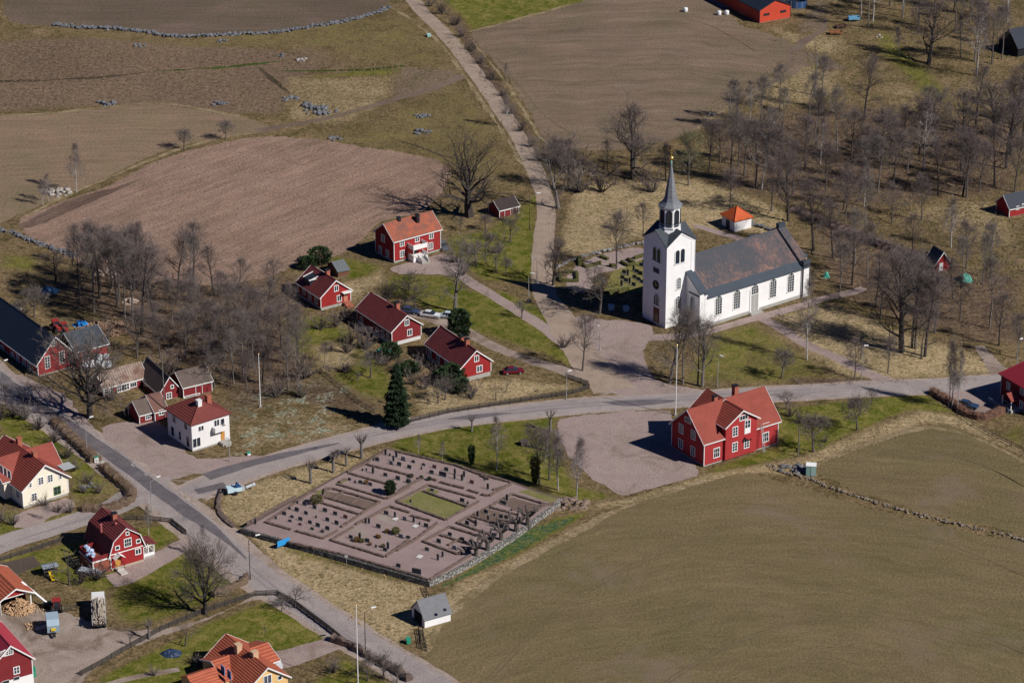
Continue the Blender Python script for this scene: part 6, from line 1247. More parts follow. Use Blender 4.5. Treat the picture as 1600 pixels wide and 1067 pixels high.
stones('in the right-hand plot of the cemetery',q(Z5,(835,392,'tall'),(935,480,'slab'),(815,423,'slab'),(675,489,'slab'),(612,516,'tall'),(692,548,'tall'),(790,524,'slab'),(830,529,'slab'),(533,574,'slab'),(598,585,'tall'),(795,410,'low'),(1000,500,'slab'),(740,510,'small')))
stones('in the lower right plot of the cemetery',q(Z5,(402,659,'slab'),(495,699,'slab'),(318,712,'slab'),(437,761,'slab',stone_g),(228,772,'slab'),(312,842,'tall'),(347,818,'tall'),(150,948,'big'),(12,898,'slab'),(172,818,'flat',stone_w),(560,720,'slab'),(590,735,'low')))
for x,y,v,h in [(820,462,0,1.5),(1238,298,2,.7)]: p=Z4((x,y))[0]; T_('yewball',p[0],p[1],None,'among the graves',h=h*1.2,var=0 if v==0 else v,z=ZC)
p=Z4((1440,385))[0]; T_('pine',p[0],p[1],None,label='dark bushy conifer in the upper left plot of the cemetery',h=3.0,z=ZC,var=0)
for x,y,h,v in [(1485,715,1.4,0),(1415,705,.8,2),(1160,778,1.0,2),(1205,785,.8,0),(1345,750,.7,2),(1272,808,.6,2),(1380,825,.7,0),(1330,740,.6,2)]: p=Z4((x,y))[0]; T_('yewball',p[0],p[1],None,'among the graves',h=h,var=v,z=ZC)
for x,y in [(185,235),(110,222),(245,243)]: p=Z5((x,y))[0]; T_('yewball',p[0],p[1],None,'among the graves',h=.8,var=1,z=ZC)
# churchyard hedges and graves west of the tower
def Z7(*p): return [(860+x/7.114,370+y/7.114) for x,y in p]
for pts in [Z7((110,500),(300,500),(290,405),(150,400)),Z7((110,500),(100,420)),Z7((330,300),(400,345),(560,300)),Z7((560,230),(640,260)),Z7((790,290),(860,330),(940,310)),Z7((930,250),(1040,215)),Z7((860,260),(930,300)),Z7((590,640),(760,610),(870,590)),Z7((480,560),(590,640)),Z7((310,240),(330,330)),Z7((650,330),(740,330))]:
    o=strip_wall('box_hedge',pts,.8,.7,greenhedge,None,'hedge',0,.1,'clipped hedges in the old churchyard',.5,False,-.02,1); register(('low green clipped hedge','in the old churchyard left of the tower'),pts[0][0],o)
for i,(x,y) in enumerate([(925,383),(960,402),(1000,422),(1045,435),(935,465),(980,490),(880,522),(1020,518),(925,548),(790,548),(840,500),(265,430),(1030,330),(1010,330),(820,410),(860,430),(800,470)]):
    s,b=headstone('slab' if i%3 else 'tall',stone_k); px,py=Z7((x,y))[0]; root=empty('gravestone',G(px,py),CA,None,'gravestone','gravestones in the old churchyard'); place('stone',s,root); place('base',b,root); register(('dark gravestone' if i%3 else 'tall dark gravestone','on the grass left of the church tower'),px,root)
tag(sheet('churchyard_grass',Z7((600,640),(760,300),(1000,240),(1060,250),(1060,560),(760,625)),GM('churchyard_lawn',[(.20,.175,.06),(.15,.145,.045)],.1,.4,1.5,.3),.0105,.2),kind='structure')
for i,(x,y) in enumerate([(675,815),(840,830)]):
    px,py=Z7((x,y))[0]; a=MB(); a.box(-.55,.55,-.5,.5,.1,1.1); a.prism([(-.6,-.55,1.1),(.6,-.55,1.1),(.6,.55,1.2),(-.6,.55,1.25)],(0,0,.1)); r_=empty('waste_bin',G(px,py),.4,('left' if i==0 else 'right')+' one of two grey bins standing in the shadow of the church tower','bin'); a.build('body',greyblue,r_); a=MB(); [a.tube((sx*.4,-.55,.1),(sx*.4,-.5,.1),.12,.12,8) for sx in (-1,1)]; a.build('wheel',rubber,r_)
# boulder walls: each one object made of its stones
def boulders(name,pts,w_,h,label,mat=boulder,dens=3.2,cat='stone wall',curve=True,step=.5,z=0):
    P=worldline(pts,z,False,step,curve); rr=random.Random(int(pts[0][0]+pts[0][1]*3)); mb=MB(); O=P[0].copy()
    for p in P:
        for _ in range(max(1,int(dens))):
            s=rr.uniform(.22,.5)*h; c=p-O+Vector((rr.gauss(0,w_*.28),rr.gauss(0,w_*.28),rr.uniform(.05,.6)*h)); mb.ell(c,(s*rr.uniform(.8,1.4),s*rr.uniform(.8,1.4),s*.8),6,4,.22,rr)
    return tag(mb.build(name,mat,None,O),label,cat)
boulders('boulder_wall',[(85,40),(120,44),(160,45),(220,50),(270,58),(320,57),(370,55),(430,52),(480,44),(530,36),(570,27),(605,14)],1.5,1.0,'long curving wall of grey boulders round the field at the top left')
boulders('boulder_wall',[(1200,728),(1225,738),(1262,748),(1300,762),(1345,778),(1390,792),(1440,806),(1490,818),(1534,828)],1.1,.65,'tumbled stone wall running between the two lower right fields',M('tan_field_stones',(.26,.215,.165),.95,.2,1.5,'plain',(.15,.125,.095)),2)
boulders('boulder_wall',[(1554,833),(1580,839),(1610,848),(1660,865)],1.1,.65,'short stone wall piece beyond the gap at the right edge of the field',M('tan_field_stones'),2)
boulders('boulder_wall',[(0,360),(20,365),(50,378),(80,388),(115,400)],1.5,.9,'grey stone wall at the left tip of the ploughed field')
boulders('churchyard_wall',[(870,420),(900,405),(950,392),(1005,380),(1012,377)],.9,.8,'grey stone wall behind the old churchyard left of the tower',M('churchyard_stones',(.30,.29,.28),.95,.2,1.5,'plain',(.17,.165,.16)),2)
boulders('churchyard_wall',[(1175,352),(1200,360),(1230,372)],.8,1.0,'dark stone wall running from the white chapel to the church',boulder,2)
for i,(x,y,r,n,l) in enumerate([(500,174,3.6,46,'largest stone heap beside the field track'),(480,166,2.2,16,'low stone heap left of the largest heap'),(452,155,2.0,20,'small stone heap at the end of the old ditch'),(661,182,1.7,20,'upper one of two stone heaps in the green pasture'),(659,207,2.0,22,'lower one of two stone heaps in the green pasture'),(522,218,1.4,12,'stone heap at the upper edge of the ploughed field'),(217,73,1.5,10,'flat grey boulder group below the boulder wall'),(348,66,1.3,8,'grey rocks under the boulder wall at its bend'),(343,163,1.6,12,'stones at the edge of the tan field'),(165,164,2.4,14,'line of stones on the field margin at the left'),(93,302,2.6,36,'pale stone heap beside the young birches'),(1116,180,1.2,8,'pale rocks at the edge of the upper field behind the church'),(140,761,1.6,12,'rock garden in the cream house lawn'),(1372,58,1.2,5,'big pale boulder under the upper right trees'),(472,95,1.4,10,'scattered pale stones in the pasture'),(1240,735,2.2,24,'grey stones at the corner of the field walls'),(440,88,1.2,6,'few stones in the heath')]):
    rr=random.Random(i); mb=MB()
    for _ in range(n): s=rr.uniform(.3,.75)*(.8+.2*(r>2)); a=rr.uniform(0,6.28); d=r*rr.random()**.6; mb.ell((d*math.cos(a)*1.3,d*math.sin(a),s*.35+max(0,(r-d))*.22*rr.random()),(s,s*rr.uniform(.7,1),s*.7),6,4,.25,rr)
    tag(mb.build('stone_heap',M('pale_heap_stones',(.42,.38,.34),.95,.2,1.5,'plain',(.26,.23,.21)) if i in (10,11,13,14) else boulder,None,G(x,y)),l,'stones','stone heaps')
# earth and brush pile at the cemetery corner
rr=random.Random(9); mb=MB()
for _ in range(70): a=rr.uniform(0,6.28); d=3.2*rr.random()**.6; s=rr.uniform(.3,.7); mb.ell((d*math.cos(a)*1.5,d*math.sin(a)*.8,(3.2-d)*.30*rr.random()),(s,s,s*.6),6,4,.3,rr)
tag(mb.build('earth_heap',M('brown_debris',(.26,.19,.15),.95,.25,2,'plain',(.14,.10,.08)),None,G(888,788)),'brown heap of earth and twigs at the field corner of the cemetery','heap')
# hedges
strip_wall('garden_hedge',[(86,660),(105,680),(130,702),(150,722)],2.1,1.25,brownhedge,'brown leafless hedge along the main road left of its gap at the green mailbox','hedge',0,.12,'hedges of the cream house',.6,True,-.1,40)
strip_wall('garden_hedge',[(163,732),(180,748),(200,765),(206,778),(190,790),(160,797),(130,797)],1.9,1.15,brownhedge,'brown hedge turning the corner from the main road into the side road','hedge',0,.12,'hedges of the cream house',.6,True,-.1,40)
strip_wall('garden_hedge',[(1456,614),(1470,622),(1490,634),(1510,648),(1532,655),(1552,650),(1567,643)],1.6,1.25,redhedge,'russet hedge curving round the parked blue car','hedge',0,.14,None,.6,True,-.1,40)
strip_wall('garden_hedge',[(385,902),(382,910),(372,916),(350,925),(332,932)],1.2,1.1,brownhedge,'thin brown hedge round the corner of the lawn by the black lamp post','hedge',0,.12,None,.6,True,-.1,8)
strip_wall('garden_hedge',[(520,1000),(550,1012),(590,1035),(620,1050),(640,1064)],1.2,1.2,lowhedge,'dark ragged hedge along the road beside the white flagpole','hedge',0,.15,None,.6,True,-.1,10)
strip_wall('garden_hedge',[(348,765),(341,785),(343,800),(352,812),(366,824)],1.0,.5,lowhedge,'low dark scrub hedge at the road bend beside the cemetery bank','hedge',0,.15,None,.6,True,-.1,8)
strip_wall('wood_hedge',[(1243,330),(1262,338),(1300,352),(1340,368),(1380,384),(1420,398),(1455,402)],3.0,.8,M('purple_brown_thicket',(.13,.09,.078),.95,.3,3,'plain',(.07,.048,.042)),'broad purplish brown thicket hedge crossing the wood beyond the church','hedge',0,.30,None,.8,True,-.1,110)
# fences
def fence(pts,label,h=1.1,mat=None,gap=2.2,rails=3,curve=False,pick=False):
    mat=mat or woodg; P=worldline(pts,0,False,gap,curve); root=empty('garden_fence',P[0],0,label,'fence','wooden fences'); O=P[0]
    pm=MB(); pm.box(-.06,.06,-.06,.06,-.1,h+.12); pm=pm.mesh('post',mat); n=0
    for p in P[:99]: place('post',pm,root,p-O)
    rl=MB()
    for a,b in zip(P[:-1],P[1:]):
        d=(b-a); nn=Vector((-d.y,d.x,0)).normalized()
        for k in range(rails):
            z=h*(k+.7)/rails
            A=a-O+Vector((0,0,z))+nn*.07; Bq=b-O+Vector((0,0,z))+nn*.07; rl.prism([A-Vector((0,0,.07)),A+Vector((0,0,.07)),A+Vector((0,0,.07))+nn*.03,A-Vector((0,0,.07))+nn*.03],Bq-A)
        if pick:
            m=int(d.length/.16)
            for j in range(m): q_=a-O+d*(j/m)+nn*.11; rl.box(q_.x-.035,q_.x+.035,q_.y-.035,q_.y+.035,.08,h)
    rl.build('pickets' if pick else 'rails',mat,root); return root
fence([(642,660),(700,646),(765,636),(830,626),(895,616),(921,608),(919,602),(884,590)],'dark plank fence along the main road below the red cottages',1.1,pick=True)
fence([(0,877),(50,862),(100,845)],'dark fence between the side road and the gambrel house garden, left of the house',1.0,pick=True)
fence([(195,812),(235,813),(268,817),(291,835)],'dark fence round the small lawn right of the gambrel house roof',1.0,pick=True)
fence([(128,1055),(160,1038),(190,1020),(250,987),(320,957),(400,931),(433,930)],'long grey rail fence following the farm lane past the yellow villa garden',1.1,rails=3,pick=True)
fence([(434,931),(460,945),(480,960),(510,982),(540,1006)],'dark rail fence between the yellow villa garden and the main road',1.1,rails=4,pick=True)
fence([(101,956),(120,954)],'short dark gate section between the tractor and the timber truck',1.3,rails=3)
fence([(1495,648),(1520,665),(1550,682),(1580,697),(1612,712)],'thin wire and post fence at the field below the right-hand villa',1.0,gap=4,rails=2)
fence([(500,582),(530,605),(560,630),(585,645)],'old overgrown fence in the rough garden behind the spruce',.9,gap=2.5,rails=2)
fence([(664,921),(667,930),(672,938)],'short paling between the cemetery corner and the white shed',1.0,gap=1.2,rails=2); fence([(654,985),(656,998),(658,1014)],'first dark rail run leading down from the white shed to the road',.9,gap=1.5,rails=3); fence([(660,985),(662,1000),(667,1017)],'second dark rail run leading down from the white shed to the road',.9,gap=1.5,rails=3)
# ------------------------------------------------------------------ lamps, poles, signs
polem=M('grey_pole',(.30,.31,.31),.5,.1); 
def lamp(px,py,hp,dx,dy,label,mat=None):
    H=hgt(px,py,py-hp); g=G(px,py); root=empty('street_lamp',g,0,label,'street lamp','street lamps'); a=MB(); a.tube((0,0,-.1),(0,0,1.2),.11,.10,8); a.tube((0,0,1.2),(0,0,H),.075,.055,8); a.build('pole',mat or polem,root)
    e=Vector((dx,dy,.55)); a=MB(); a.tube((0,0,H-.05),Vector((0,0,H))+e,.045,.04,6); a.build('arm',mat or polem,root)
    d=Vector((dx,dy,0)).normalized() if abs(dx)+abs(dy)>0 else Vector((1,0,0)); p=Vector((0,0,H))+e; s=Vector((-d.y,d.x,0)); h_=MB()
    h_.prism([p-d*.1-s*.16,p+d*.75-s*.13,p+d*.85,p+d*.75+s*.13,p-d*.1+s*.16],Vector((0,0,.16))); h_.build('lamp_head',white,root)
lamp(391,905,62,1.3,.6,'black street lamp at the lane mouth by the cemetery corner',dark); lamp(571,1020,64,1.2,.5,'street lamp beside the flagpole at the bottom road',dark); lamp(237,800,47,1.2,.9,'grey street lamp at the corner of the side road'); lamp(136,708,49,.9,.8,'street lamp at the roadside in front of the big spreading tree'); lamp(3,616,46,.9,.8,'street lamp at the far left beside the long barn')
lamp(885,624,40,.3,.1,'short street lamp at the fence corner opposite the cottage lane'); lamp(826,463,33,.5,-.2,'street lamp at the start of the cottage lane'); lamp(827.5,360,54,1.7,.1,'tall dark street lamp beside the small red shed',bark_d); lamp(1121,605,46,.3,-.2,'street lamp on the verge in front of the church lawn'); lamp(1346,592,48,.3,.0,'street lamp where the church path meets the road')
lamp(1588,577,42,.4,.3,'street lamp by the gravel track at the right edge'); lamp(619,666,48,.6,.0,'street lamp in front of the tall spruce'); lamp(359,721,33,-.1,0,'short grey lamp post on the verge below the white house'); lamp(937,548,34,-.3,.2,'street lamp on the church forecourt'); lamp(839,442,34,-.5,.1,'street lamp at the bend of the gravel road')
def pole(name,px,py,hp,r,mat,label,cat,top=None):
    H=hgt(px,py,py-hp); root=empty(name,G(px,py),0,label,cat); a=MB(); a.tube((0,0,-.1),(0,0,H),r,r*.6,10); a.build('mast',mat,root); a=MB(); a.ell((0,0,H+.1),(r*1.4,r*1.4,r*1.4)); a.build('knob',gold,root); a=MB(); a.box(-.25,.25,-.25,.25,-.05,.35); a.build('base',concrete,root); return root
wpole=M('flagpole_white',(.82,.82,.80),.4,.02)
pole('flagpole',1055.5,649,109,.11,wpole,'white flagpole at the corner of the red hall','flagpole'); pole('flagpole',407,636,82,.09,wpole,'white flagpole at the edge of the thicket behind the white house','flagpole'); pole('flagpole',559.5,1072,126,.10,wpole,'white flagpole at the bottom edge beside the main road','flagpole')
for x,y,h,l in [(258,655,104,'tall wooden utility pole at the corner of the white house'),(1247,714,48,'wooden pole at the field corner right of the red hall'),(1345,560,20,'short post under the trees by the church path')]:
    H=hgt(x,y,y-h); r_=empty('utility_pole',G(x,y),0,l,'pole'); a=MB(); a.tube((0,0,-.1),(0,0,H),.13,.09,8); a.build('mast',bark_g,r_); a=MB(); a.box(-.6,.6,-.05,.05,H-.5,H-.38); a.build('crossarm',bark_g,r_)
r_=empty('sign_post',G(541.5,884),0,'thin grey sign post in the grass below the cemetery wall','sign'); a=MB(); a.tube((0,0,0),(0,0,2.3),.04); a.build('post',polem,r_); a=MB(); a.box(-.3,.3,-.03,-.005,1.8,2.3); a.build('sign_board',greym,r_)
p0=G(433.5,859);p1=G(452.5,851.5); d=p1-p0; r_=empty('blue_road_sign',p0,math.atan2(d.y,d.x),'bright blue sign board on posts in the grass beside the road','sign'); a=MB(); a.box(0,d.length,-.03,.03,.55,1.75); a.build('sign_board',M('sign_blue',(.03,.28,.62),.5,.05),r_); a=MB(); [a.tube((x,.06,0),(x,.06,1.8),.04) for x in (.3,d.length-.3)]; a.build('posts',polem,r_)
p0=G(516,722);p1=G(530,715); d=p1-p0; r_=empty('notice_board',p0,math.atan2(d.y,d.x),'dark notice board facing the road between the pollards','sign'); a=MB(); a.box(0,d.length,-.05,.05,.6,1.9); a.build('board',dark,r_); a=MB(); [a.tube((x,.0,0),(x,.0,1.95),.06) for x in (.05,d.length-.05)]; a.build('posts',greym,r_)
# ------------------------------------------------------------------ vehicles
def car(px,py,rz,paint,label,L=4.4,Wd=1.75,H=1.42):
    root=empty('parked_car',G(px,py),rz,label,'car'); h=Wd/2
    def loft(prof,yw): # prof list of (x,z); yw half widths
        return prof
    b=MB(); low=[(-L/2,.28),(L/2,.28),(L/2+.02,.55),(L/2-.1,.78),(.9,.90),(-1.7,.93),(-L/2+.05,.85),(-L/2-.02,.5)]
    A=[(x,-h*(1 if .3<z<.85 else .93),z) for x,z in low]; Bq=[(x,h*(1 if .3<z<.85 else .93),z) for x,z in low]; n=len(low); b.add(A+Bq,[tuple(range(n)),tuple(range(2*n-1,n-1,-1))]+[(i,n+i,n+(i+1)%n,(i+1)%n) for i in range(n)]); 
    b.add([(-1.15,-h*.72,H-.02),(.1,-h*.72,H-.02),(.1,h*.72,H-.02),(-1.15,h*.72,H-.02),(-1.2,-h*.7,H+.03),(.05,-h*.7,H+.03),(.05,h*.7,H+.03),(-1.2,h*.7,H+.03)],[(0,3,2,1),(4,5,6,7),(0,1,5,4),(1,2,6,5),(2,3,7,6),(3,0,4,7)]); b.build('body',paint,root)
    c=MB(); lo=[(.95,.89),(-1.85,.92)]; c.add([(.95,-h*.88,.89),(.95,h*.88,.89),(-1.85,h*.88,.92),(-1.85,-h*.88,.92),(.1,-h*.74,H),(.1,h*.74,H),(-1.2,h*.74,H),(-1.2,-h*.74,H)],[(0,1,5,4),(1,2,6,5),(2,3,7,6),(3,0,4,7),(4,5,6,7)]); c.build('windows',glass,root)
    for sx in (-1.35,1.4):
        for sy in (-1,1):
            w_=MB(); w_.tube((0,-.1,0),(0,.1,0),.31,.31,14); wo_=w_.build('wheel',rubber,root,(sx,sy*(h-.08),.31)); w_=MB(); w_.tube((0,-.115,0),(0,.115,0),.18,.18,10); w_.build('rim',greym,wo_)
    l=MB(); 
    for sy in (-1,1): l=MB(); l.box(L/2-.06,L/2+.05,sy*h*.72-.18,sy*h*.72+.18,.58,.74); l.build('headlight',glassb,root)
pw=M('white_car_paint',(.62,.64,.65),.25,.03); pb=M('blue_car_paint',(.025,.055,.11),.2,.05); pr=M('dark_red_car_paint',(.14,.012,.02),.25,.05); pg=M('grey_blue_car_paint',(.09,.12,.16),.25,.05)
car(673,495,R(-18)+0,pw,'white car parked below the large pale-trunked tree'); car(704,497,R(-18),M('silver_car_paint',(.48,.56,.62),.25,.03),'silver white car half hidden behind the green pine'); car(802,583,R(8),pr,'dark red car on the dry grass right of the third cottage'); car(1511,636,R(-30),pb,'dark blue car parked inside the russet hedge',4.6); car(693,388,R(-70),pg,'grey blue car parked beside the red farmhouse'); car(640,489,R(-18),M('navy_car_paint',(.04,.06,.12),.3,.05),'dark car half hidden behind the middle cottage')
# timber truck seen from behind its load
def truck():
    root=empty('timber_truck',G(155,966),R(98),'truck with a white cab carrying a high load of pale split timber in the farmyard','truck')
    a=MB(); a.box(-4.2,4.4,-.45,.45,.7,.95); a.build('chassis',dark,root); a=MB(); a.prism([(3.0,-1.15,.9),(4.9,-1.15,.9),(4.9,-1.15,1.9),(4.6,-1.15,3.0),(3.0,-1.15,3.1)],(0,2.3,0)); cab=a.build('cab',white,root); a=MB(); a.box(4.72,4.9,-1.0,1.0,1.95,2.75); a.box(3.5,4.5,-1.18,-1.14,1.9,2.7); a.build('cab_windows',glass,cab)
    a=MB(); a.box(-4.3,2.7,-1.2,1.2,.95,1.15); a.build('load_bed',bark_d,root); a=MB(); [a.box(x,x+.12,s*1.2-.06,s*1.2+.06,1.1,3.1) for x in (-4.2,-2,.3,2.5) for s in (-1,1)]; a.build('stakes',greym,root)
    rr=random.Random(2)
    for x0 in (-4.1,-1.8,.5):
        a=MB()
        for k in range(70):
            y=rr.uniform(-1.05,1.05); z=rr.uniform(1.2,3.1-abs(y)*.3); r=rr.uniform(.09,.16); a.tube((x0+rr.uniform(-.1,.1),y,z),(x0+2.05,y+rr.gauss(0,.1),z+rr.gauss(0,.12)),r,r,6)
        a.build('timber_stack',M('pale_logs',(.50,.44,.36),.9,.2,4,'plain',(.20,.15,.11)),root)
    for x in (-3.3,-2.1,3.9):
        for s in (-1,1): a=MB(); a.tube((0,-.16,0),(0,.16,0),.5,.5,14); a.build('wheel',rubber,root,(x,s*1.0,.5))
truck()
# blue-grey machine body, red tractor, firewood, conveyor
root=empty('feed_wagon',G(83,985),R(-78),'tall pale blue-grey farm wagon standing in the yard','wagon'); a=MB(); a.prism([(-1.9,-1.1,.7),(1.9,-1.1,.7),(2.2,-1.1,2.2),(1.2,-1.1,3.0),(-1.6,-1.1,3.0),(-2.1,-1.1,2.0)],(0,2.2,0)); a.build('body',greyblue,root); a=MB(); a.box(2.1,2.24,-.4,.4,1.2,1.7); a.box(.6,1.4,-1.16,-1.1,1.9,2.4); a.build('warning_plate',M('warning_yellow',(.7,.5,.03),.6,.05),root); a=MB(); a.prism([(2.0,-.3,.6),(3.2,-.2,.45),(3.2,-.2,.6),(2.0,-.3,.8)],(0,.5,0)); a.build('drawbar',dark,root)
for s in (-1,1): a=MB(); a.tube((0,-.15,0),(0,.15,0),.45,.45,12); a.build('wheel',rubber,root,(-.4,s*1.05,.45))
def tractor(px,py,rz,label,s=1.0):
    root=empty('red_tractor',G(px,py),rz,label,'tractor'); root.scale=(s,s,s); a=MB(); a.prism([(.2,-.35,.8),(1.9,-.3,.75),(1.95,-.3,1.35),(.2,-.38,1.5)],(0,.72,0)); a.build('bonnet',M('tractor_red',(.30,.03,.03),.5,.1),root); a=MB(); [a.box(x-.04,x+.04,y-.04,y+.04,1.2,2.35) for x in (-1.0,.2) for y in (-.6,.6)]; a.box(-1.15,.35,-.75,.75,2.35,2.48); a.build('cab_frame',M('tractor_red'),root); a=MB(); a.box(-.97,.17,-.58,.58,1.25,2.33); a.build('cab_glass',glass,root); a=MB(); a.box(-1.1,.4,-.55,.55,.6,1.2); a.build('chassis',dark,root)
    for x,y,r in ((-.8,.85,.75),(-.8,-.85,.75),(1.5,.65,.42),(1.5,-.65,.42)): a=MB(); a.tube((0,-.18,0),(0,.18,0),r,r,14); w_=a.build('wheel',rubber,root,(x,y,r)); a=MB(); a.tube((0,-.2,0),(0,.2,0),r*.45,r*.45,10); a.build('rim',white,w_)
tractor(89,953,R(100),'red tractor working beside the firewood conveyor'); tractor(88,517,R(-60),'left one of two red tractors parked behind the long barn'); tractor(101,519,R(-60),'right one of two red tractors parked behind the long barn',.85)
a=MB(); b0=G(36,934)-G(74,947); r_=empty('conveyor',G(74,948),0,'white conveyor beam reaching from the machine into the wood shed','conveyor'); d=Vector((b0.x,b0.y,2.6)); s=Vector((-d.y,d.x,0)).normalized()*.2; a.prism([Vector((0,0,.7))-s,Vector((0,0,.7))+s,Vector((0,0,.95))+s,Vector((0,0,.95))-s],d); a.build('belt',white,r_); a=MB(); m=d*.6; a.tube((m.x,m.y,0),(m.x,m.y,m.z+.7),.06); a.box(-.7,.7,-.6,.6,0,1.0); a.build('stand',dark,r_)
def heap(name,px,py,r,h,n,mat,label,cat,sz=.22,sq=1.0,logs=True,seed=0):
    rr=random.Random(seed+n); a=MB()
    for _ in range(n):
        t=rr.uniform(0,6.28); d=r*rr.random()**.6; z=h*(1-d/r)*rr.uniform(.3,1)+.1; p=Vector((d*math.cos(t)*sq,d*math.sin(t),z))
        if logs: v=Vector((rr.gauss(0,1),rr.gauss(0,1),rr.gauss(0,.5))).normalized()*sz; a.tube(p-v,p+v,sz*.38,sz*.38,5)
        else: a.ell(p,(sz*rr.uniform(.7,1.3),sz*rr.uniform(.7,1.3),sz*.7),6,4,.2,rr)
    return tag(a.build(name,mat,None,G(px,py)),label,cat)
heap('firewood_heap',30,951,2.9,2.3,420,M('split_firewood',(.62,.42,.25),.9,.2,5,'plain',(.34,.20,.11)),'big heap of pale split firewood spilling from the open shed','firewood',.26)
heap('firewood_heap',52,978,1.6,.5,60,M('split_firewood'),'small scatter of firewood in front of the long metal trough','firewood',.22); heap('chip_pile',60,955,1.8,.35,90,M('wood_chips',(.50,.38,.26),.95,.1,5),'thin spread of wood chips under the conveyor','wood chips',.12)
heap('brush_pile',160,515,4.5,1.5,420,M('brush_wood',(.28,.18,.12),.9,.2,2,'plain',(.14,.09,.06)),'brown heap of cut brushwood behind the red barn','brushwood',.5,1.3)
heap('rubble_heap',203,472,1.8,.7,40,M('pinkish_rubble',(.42,.32,.27),.9,.2,2),'pale rubble heap between the tall thicket trees','rubble',.35,1.2,False,3); heap('rubble_heap',165,428,2.2,.6,40,M('pinkish_rubble'),'pale rubble patch behind the tall thicket trees','rubble',.35,1.5,False,4)
root=empty('metal_trough',G(57,984),R(28),'long grey metal trough lying in the farmyard','trough'); a=MB(); a.prism([(0,-.4,.5),(0,.4,.5),(0,.25,.05),(0,-.25,.05)],(2.2,0,0)); a.build('body',greym,root); a=MB(); a.box(.3,.4,-.3,.3,0,.06); a.box(1.8,1.9,-.3,.3,0,.06); a.build('feet',dark,root)
root=empty('timber_crane',G(133,948),R(20),'dark loader frame lying beside the timber truck','loader') if False else None
# trampoline, slide, covered boat and bundle
root=empty('play_tower',G(78,897),R(25),'grey roofed play stand with a yellow slide on the lawn','play set'); a=MB(); [a.box(x-.05,x+.05,y-.05,y+.05,0,1.9) for x in (-1.2,1.2) for y in (-.7,.7)]; a.box(-1.3,1.3,-.8,.8,.9,1.0); a.build('frame',woodg,root); a=MB(); a.prism([(-1.5,-1.0,1.8),(1.5,-1.0,1.8),(1.5,0,2.1),(-1.5,0,2.1)],(0,0,.06)); a.prism([(-1.5,0,2.1),(1.5,0,2.1),(1.5,1.0,1.8),(-1.5,1.0,1.8)],(0,0,.06)); a.build('canopy',M('grey_canvas',(.22,.25,.29),.8,.1),root); a=MB(); a.prism([(-.5,-.8,1.0),(-.0,-.8,1.0),(.0,-2.9,.15),(-.5,-2.9,.15)],(0,0,.08)); a.prism([(-.55,-.8,1.0),(-.5,-.8,1.0),(-.5,-2.9,.15),(-.55,-2.9,.15)],(0,0,.25)); a.prism([(.0,-.8,1.0),(.05,-.8,1.0),(.05,-2.9,.15),(.0,-2.9,.15)],(0,0,.25)); a.build('slide',M('slide_yellow',(.78,.55,.03),.5,.05),root)
root=empty('small_boat',G(141,898),R(-20),'blue-grey covered motor boat on its trailer beside the gambrel house','boat'); a=MB(); hull=[(-2.2,.85,.9),(-.5,1.0,.95),(1.4,.7,1.05),(2.6,0,1.2),(1.4,-.7,1.05),(-.5,-1.0,.95),(-2.2,-.85,.9)]; kl=[(x*.9,y*.45,.35) for x,y,z in hull]; a.add(hull+kl,[tuple(range(7))[::-1],tuple(range(7,14))]+[(i,(i+1)%7,7+(i+1)%7,7+i) for i in range(7)]); a.build('hull',M('boat_hull',(.30,.36,.44),.4,.1),root); a=MB(); a.add([(-2.1,.8,.95),(1.3,.65,1.1),(2.4,0,1.25),(1.3,-.65,1.1),(-2.1,-.8,.95),(-1.8,0,1.45),(.8,0,1.75)],[(0,1,6,5),(1,2,6),(2,3,6),(3,4,5,6),(4,0,5)]); a.build('cover',M('silver_tarpaulin',(.42,.47,.53),.5,.15,2),root); a=MB(); a.box(-2.4,3.6,-.06,.06,.25,.35); [a.tube((-.6,s*.9-.1,.3),(-.6,s*.9+.1,.3),.3,.3,10) for s in (-1,1)]; a.build('trailer',dark,root)
# bales, tank, trailers at the top
baleplastic=M('white_bale_wrap',(.80,.82,.82),.4,.08,2,'plain',(.60,.64,.66)); silver=M('grey_bale_wrap',(.55,.57,.60),.35,.1,2,'plain',(.32,.34,.38))
def bale(px,py,label,h=1.25,mat=None,group='wrapped hay bales',rx=0,z=0):
    a=MB(); a.lathe(0,0,[(.50,0),(.62,.12),(.65,.4),(.65,h-.35),(.60,h-.1),(.48,h)],14); o=a.build('hay_bale',mat or baleplastic,None,G(px,py,0)+Vector((0,0,z)),smooth=True)
    if rx: o.rotation_euler=(R(90),0,rx); o.location.z=z+.62
    tag(o,label,'hay bale',group); return o
bale(1071,19,'white wrapped bale lying alone at the edge of the upper field'); bale(1123.5,24,'left one of two white wrapped bales near the orange barn'); bale(1135.5,23.5,'right one of two white wrapped bales near the orange barn')
rr=random.Random(6)
for i in range(26):
    x=127+(i%9)*4.9+rr.uniform(-1,1); y=575-(i%9)*.2+(i//9)*-3.4+abs((i%9)-4)*.6; o=bale(x,y,None,1.2,silver if i%3 else baleplastic,'silage bales stacked by the red barn',rr.uniform(0,3),0.0 if i<18 else 1.15); register(('grey wrapped silage bale' if i%3 else 'white wrapped silage bale','in the stack behind the big roadside tree'),x,o)
g=G(1244,9); root=empty('slurry_tank',g,0,'low round blue tank beside the orange barn','tank'); a=MB(); n=28; 
for i in range(n):
    t0=2*math.pi*i/n; t1=2*math.pi*(i+1)/n; a.prism([(3.1*math.cos(t0),3.1*math.sin(t0),0),(3.1*math.cos(t1),3.1*math.sin(t1),0),(2.95*math.cos(t1),2.95*math.sin(t1),0),(2.95*math.cos(t0),2.95*math.sin(t0),0)],(0,0,1.9))
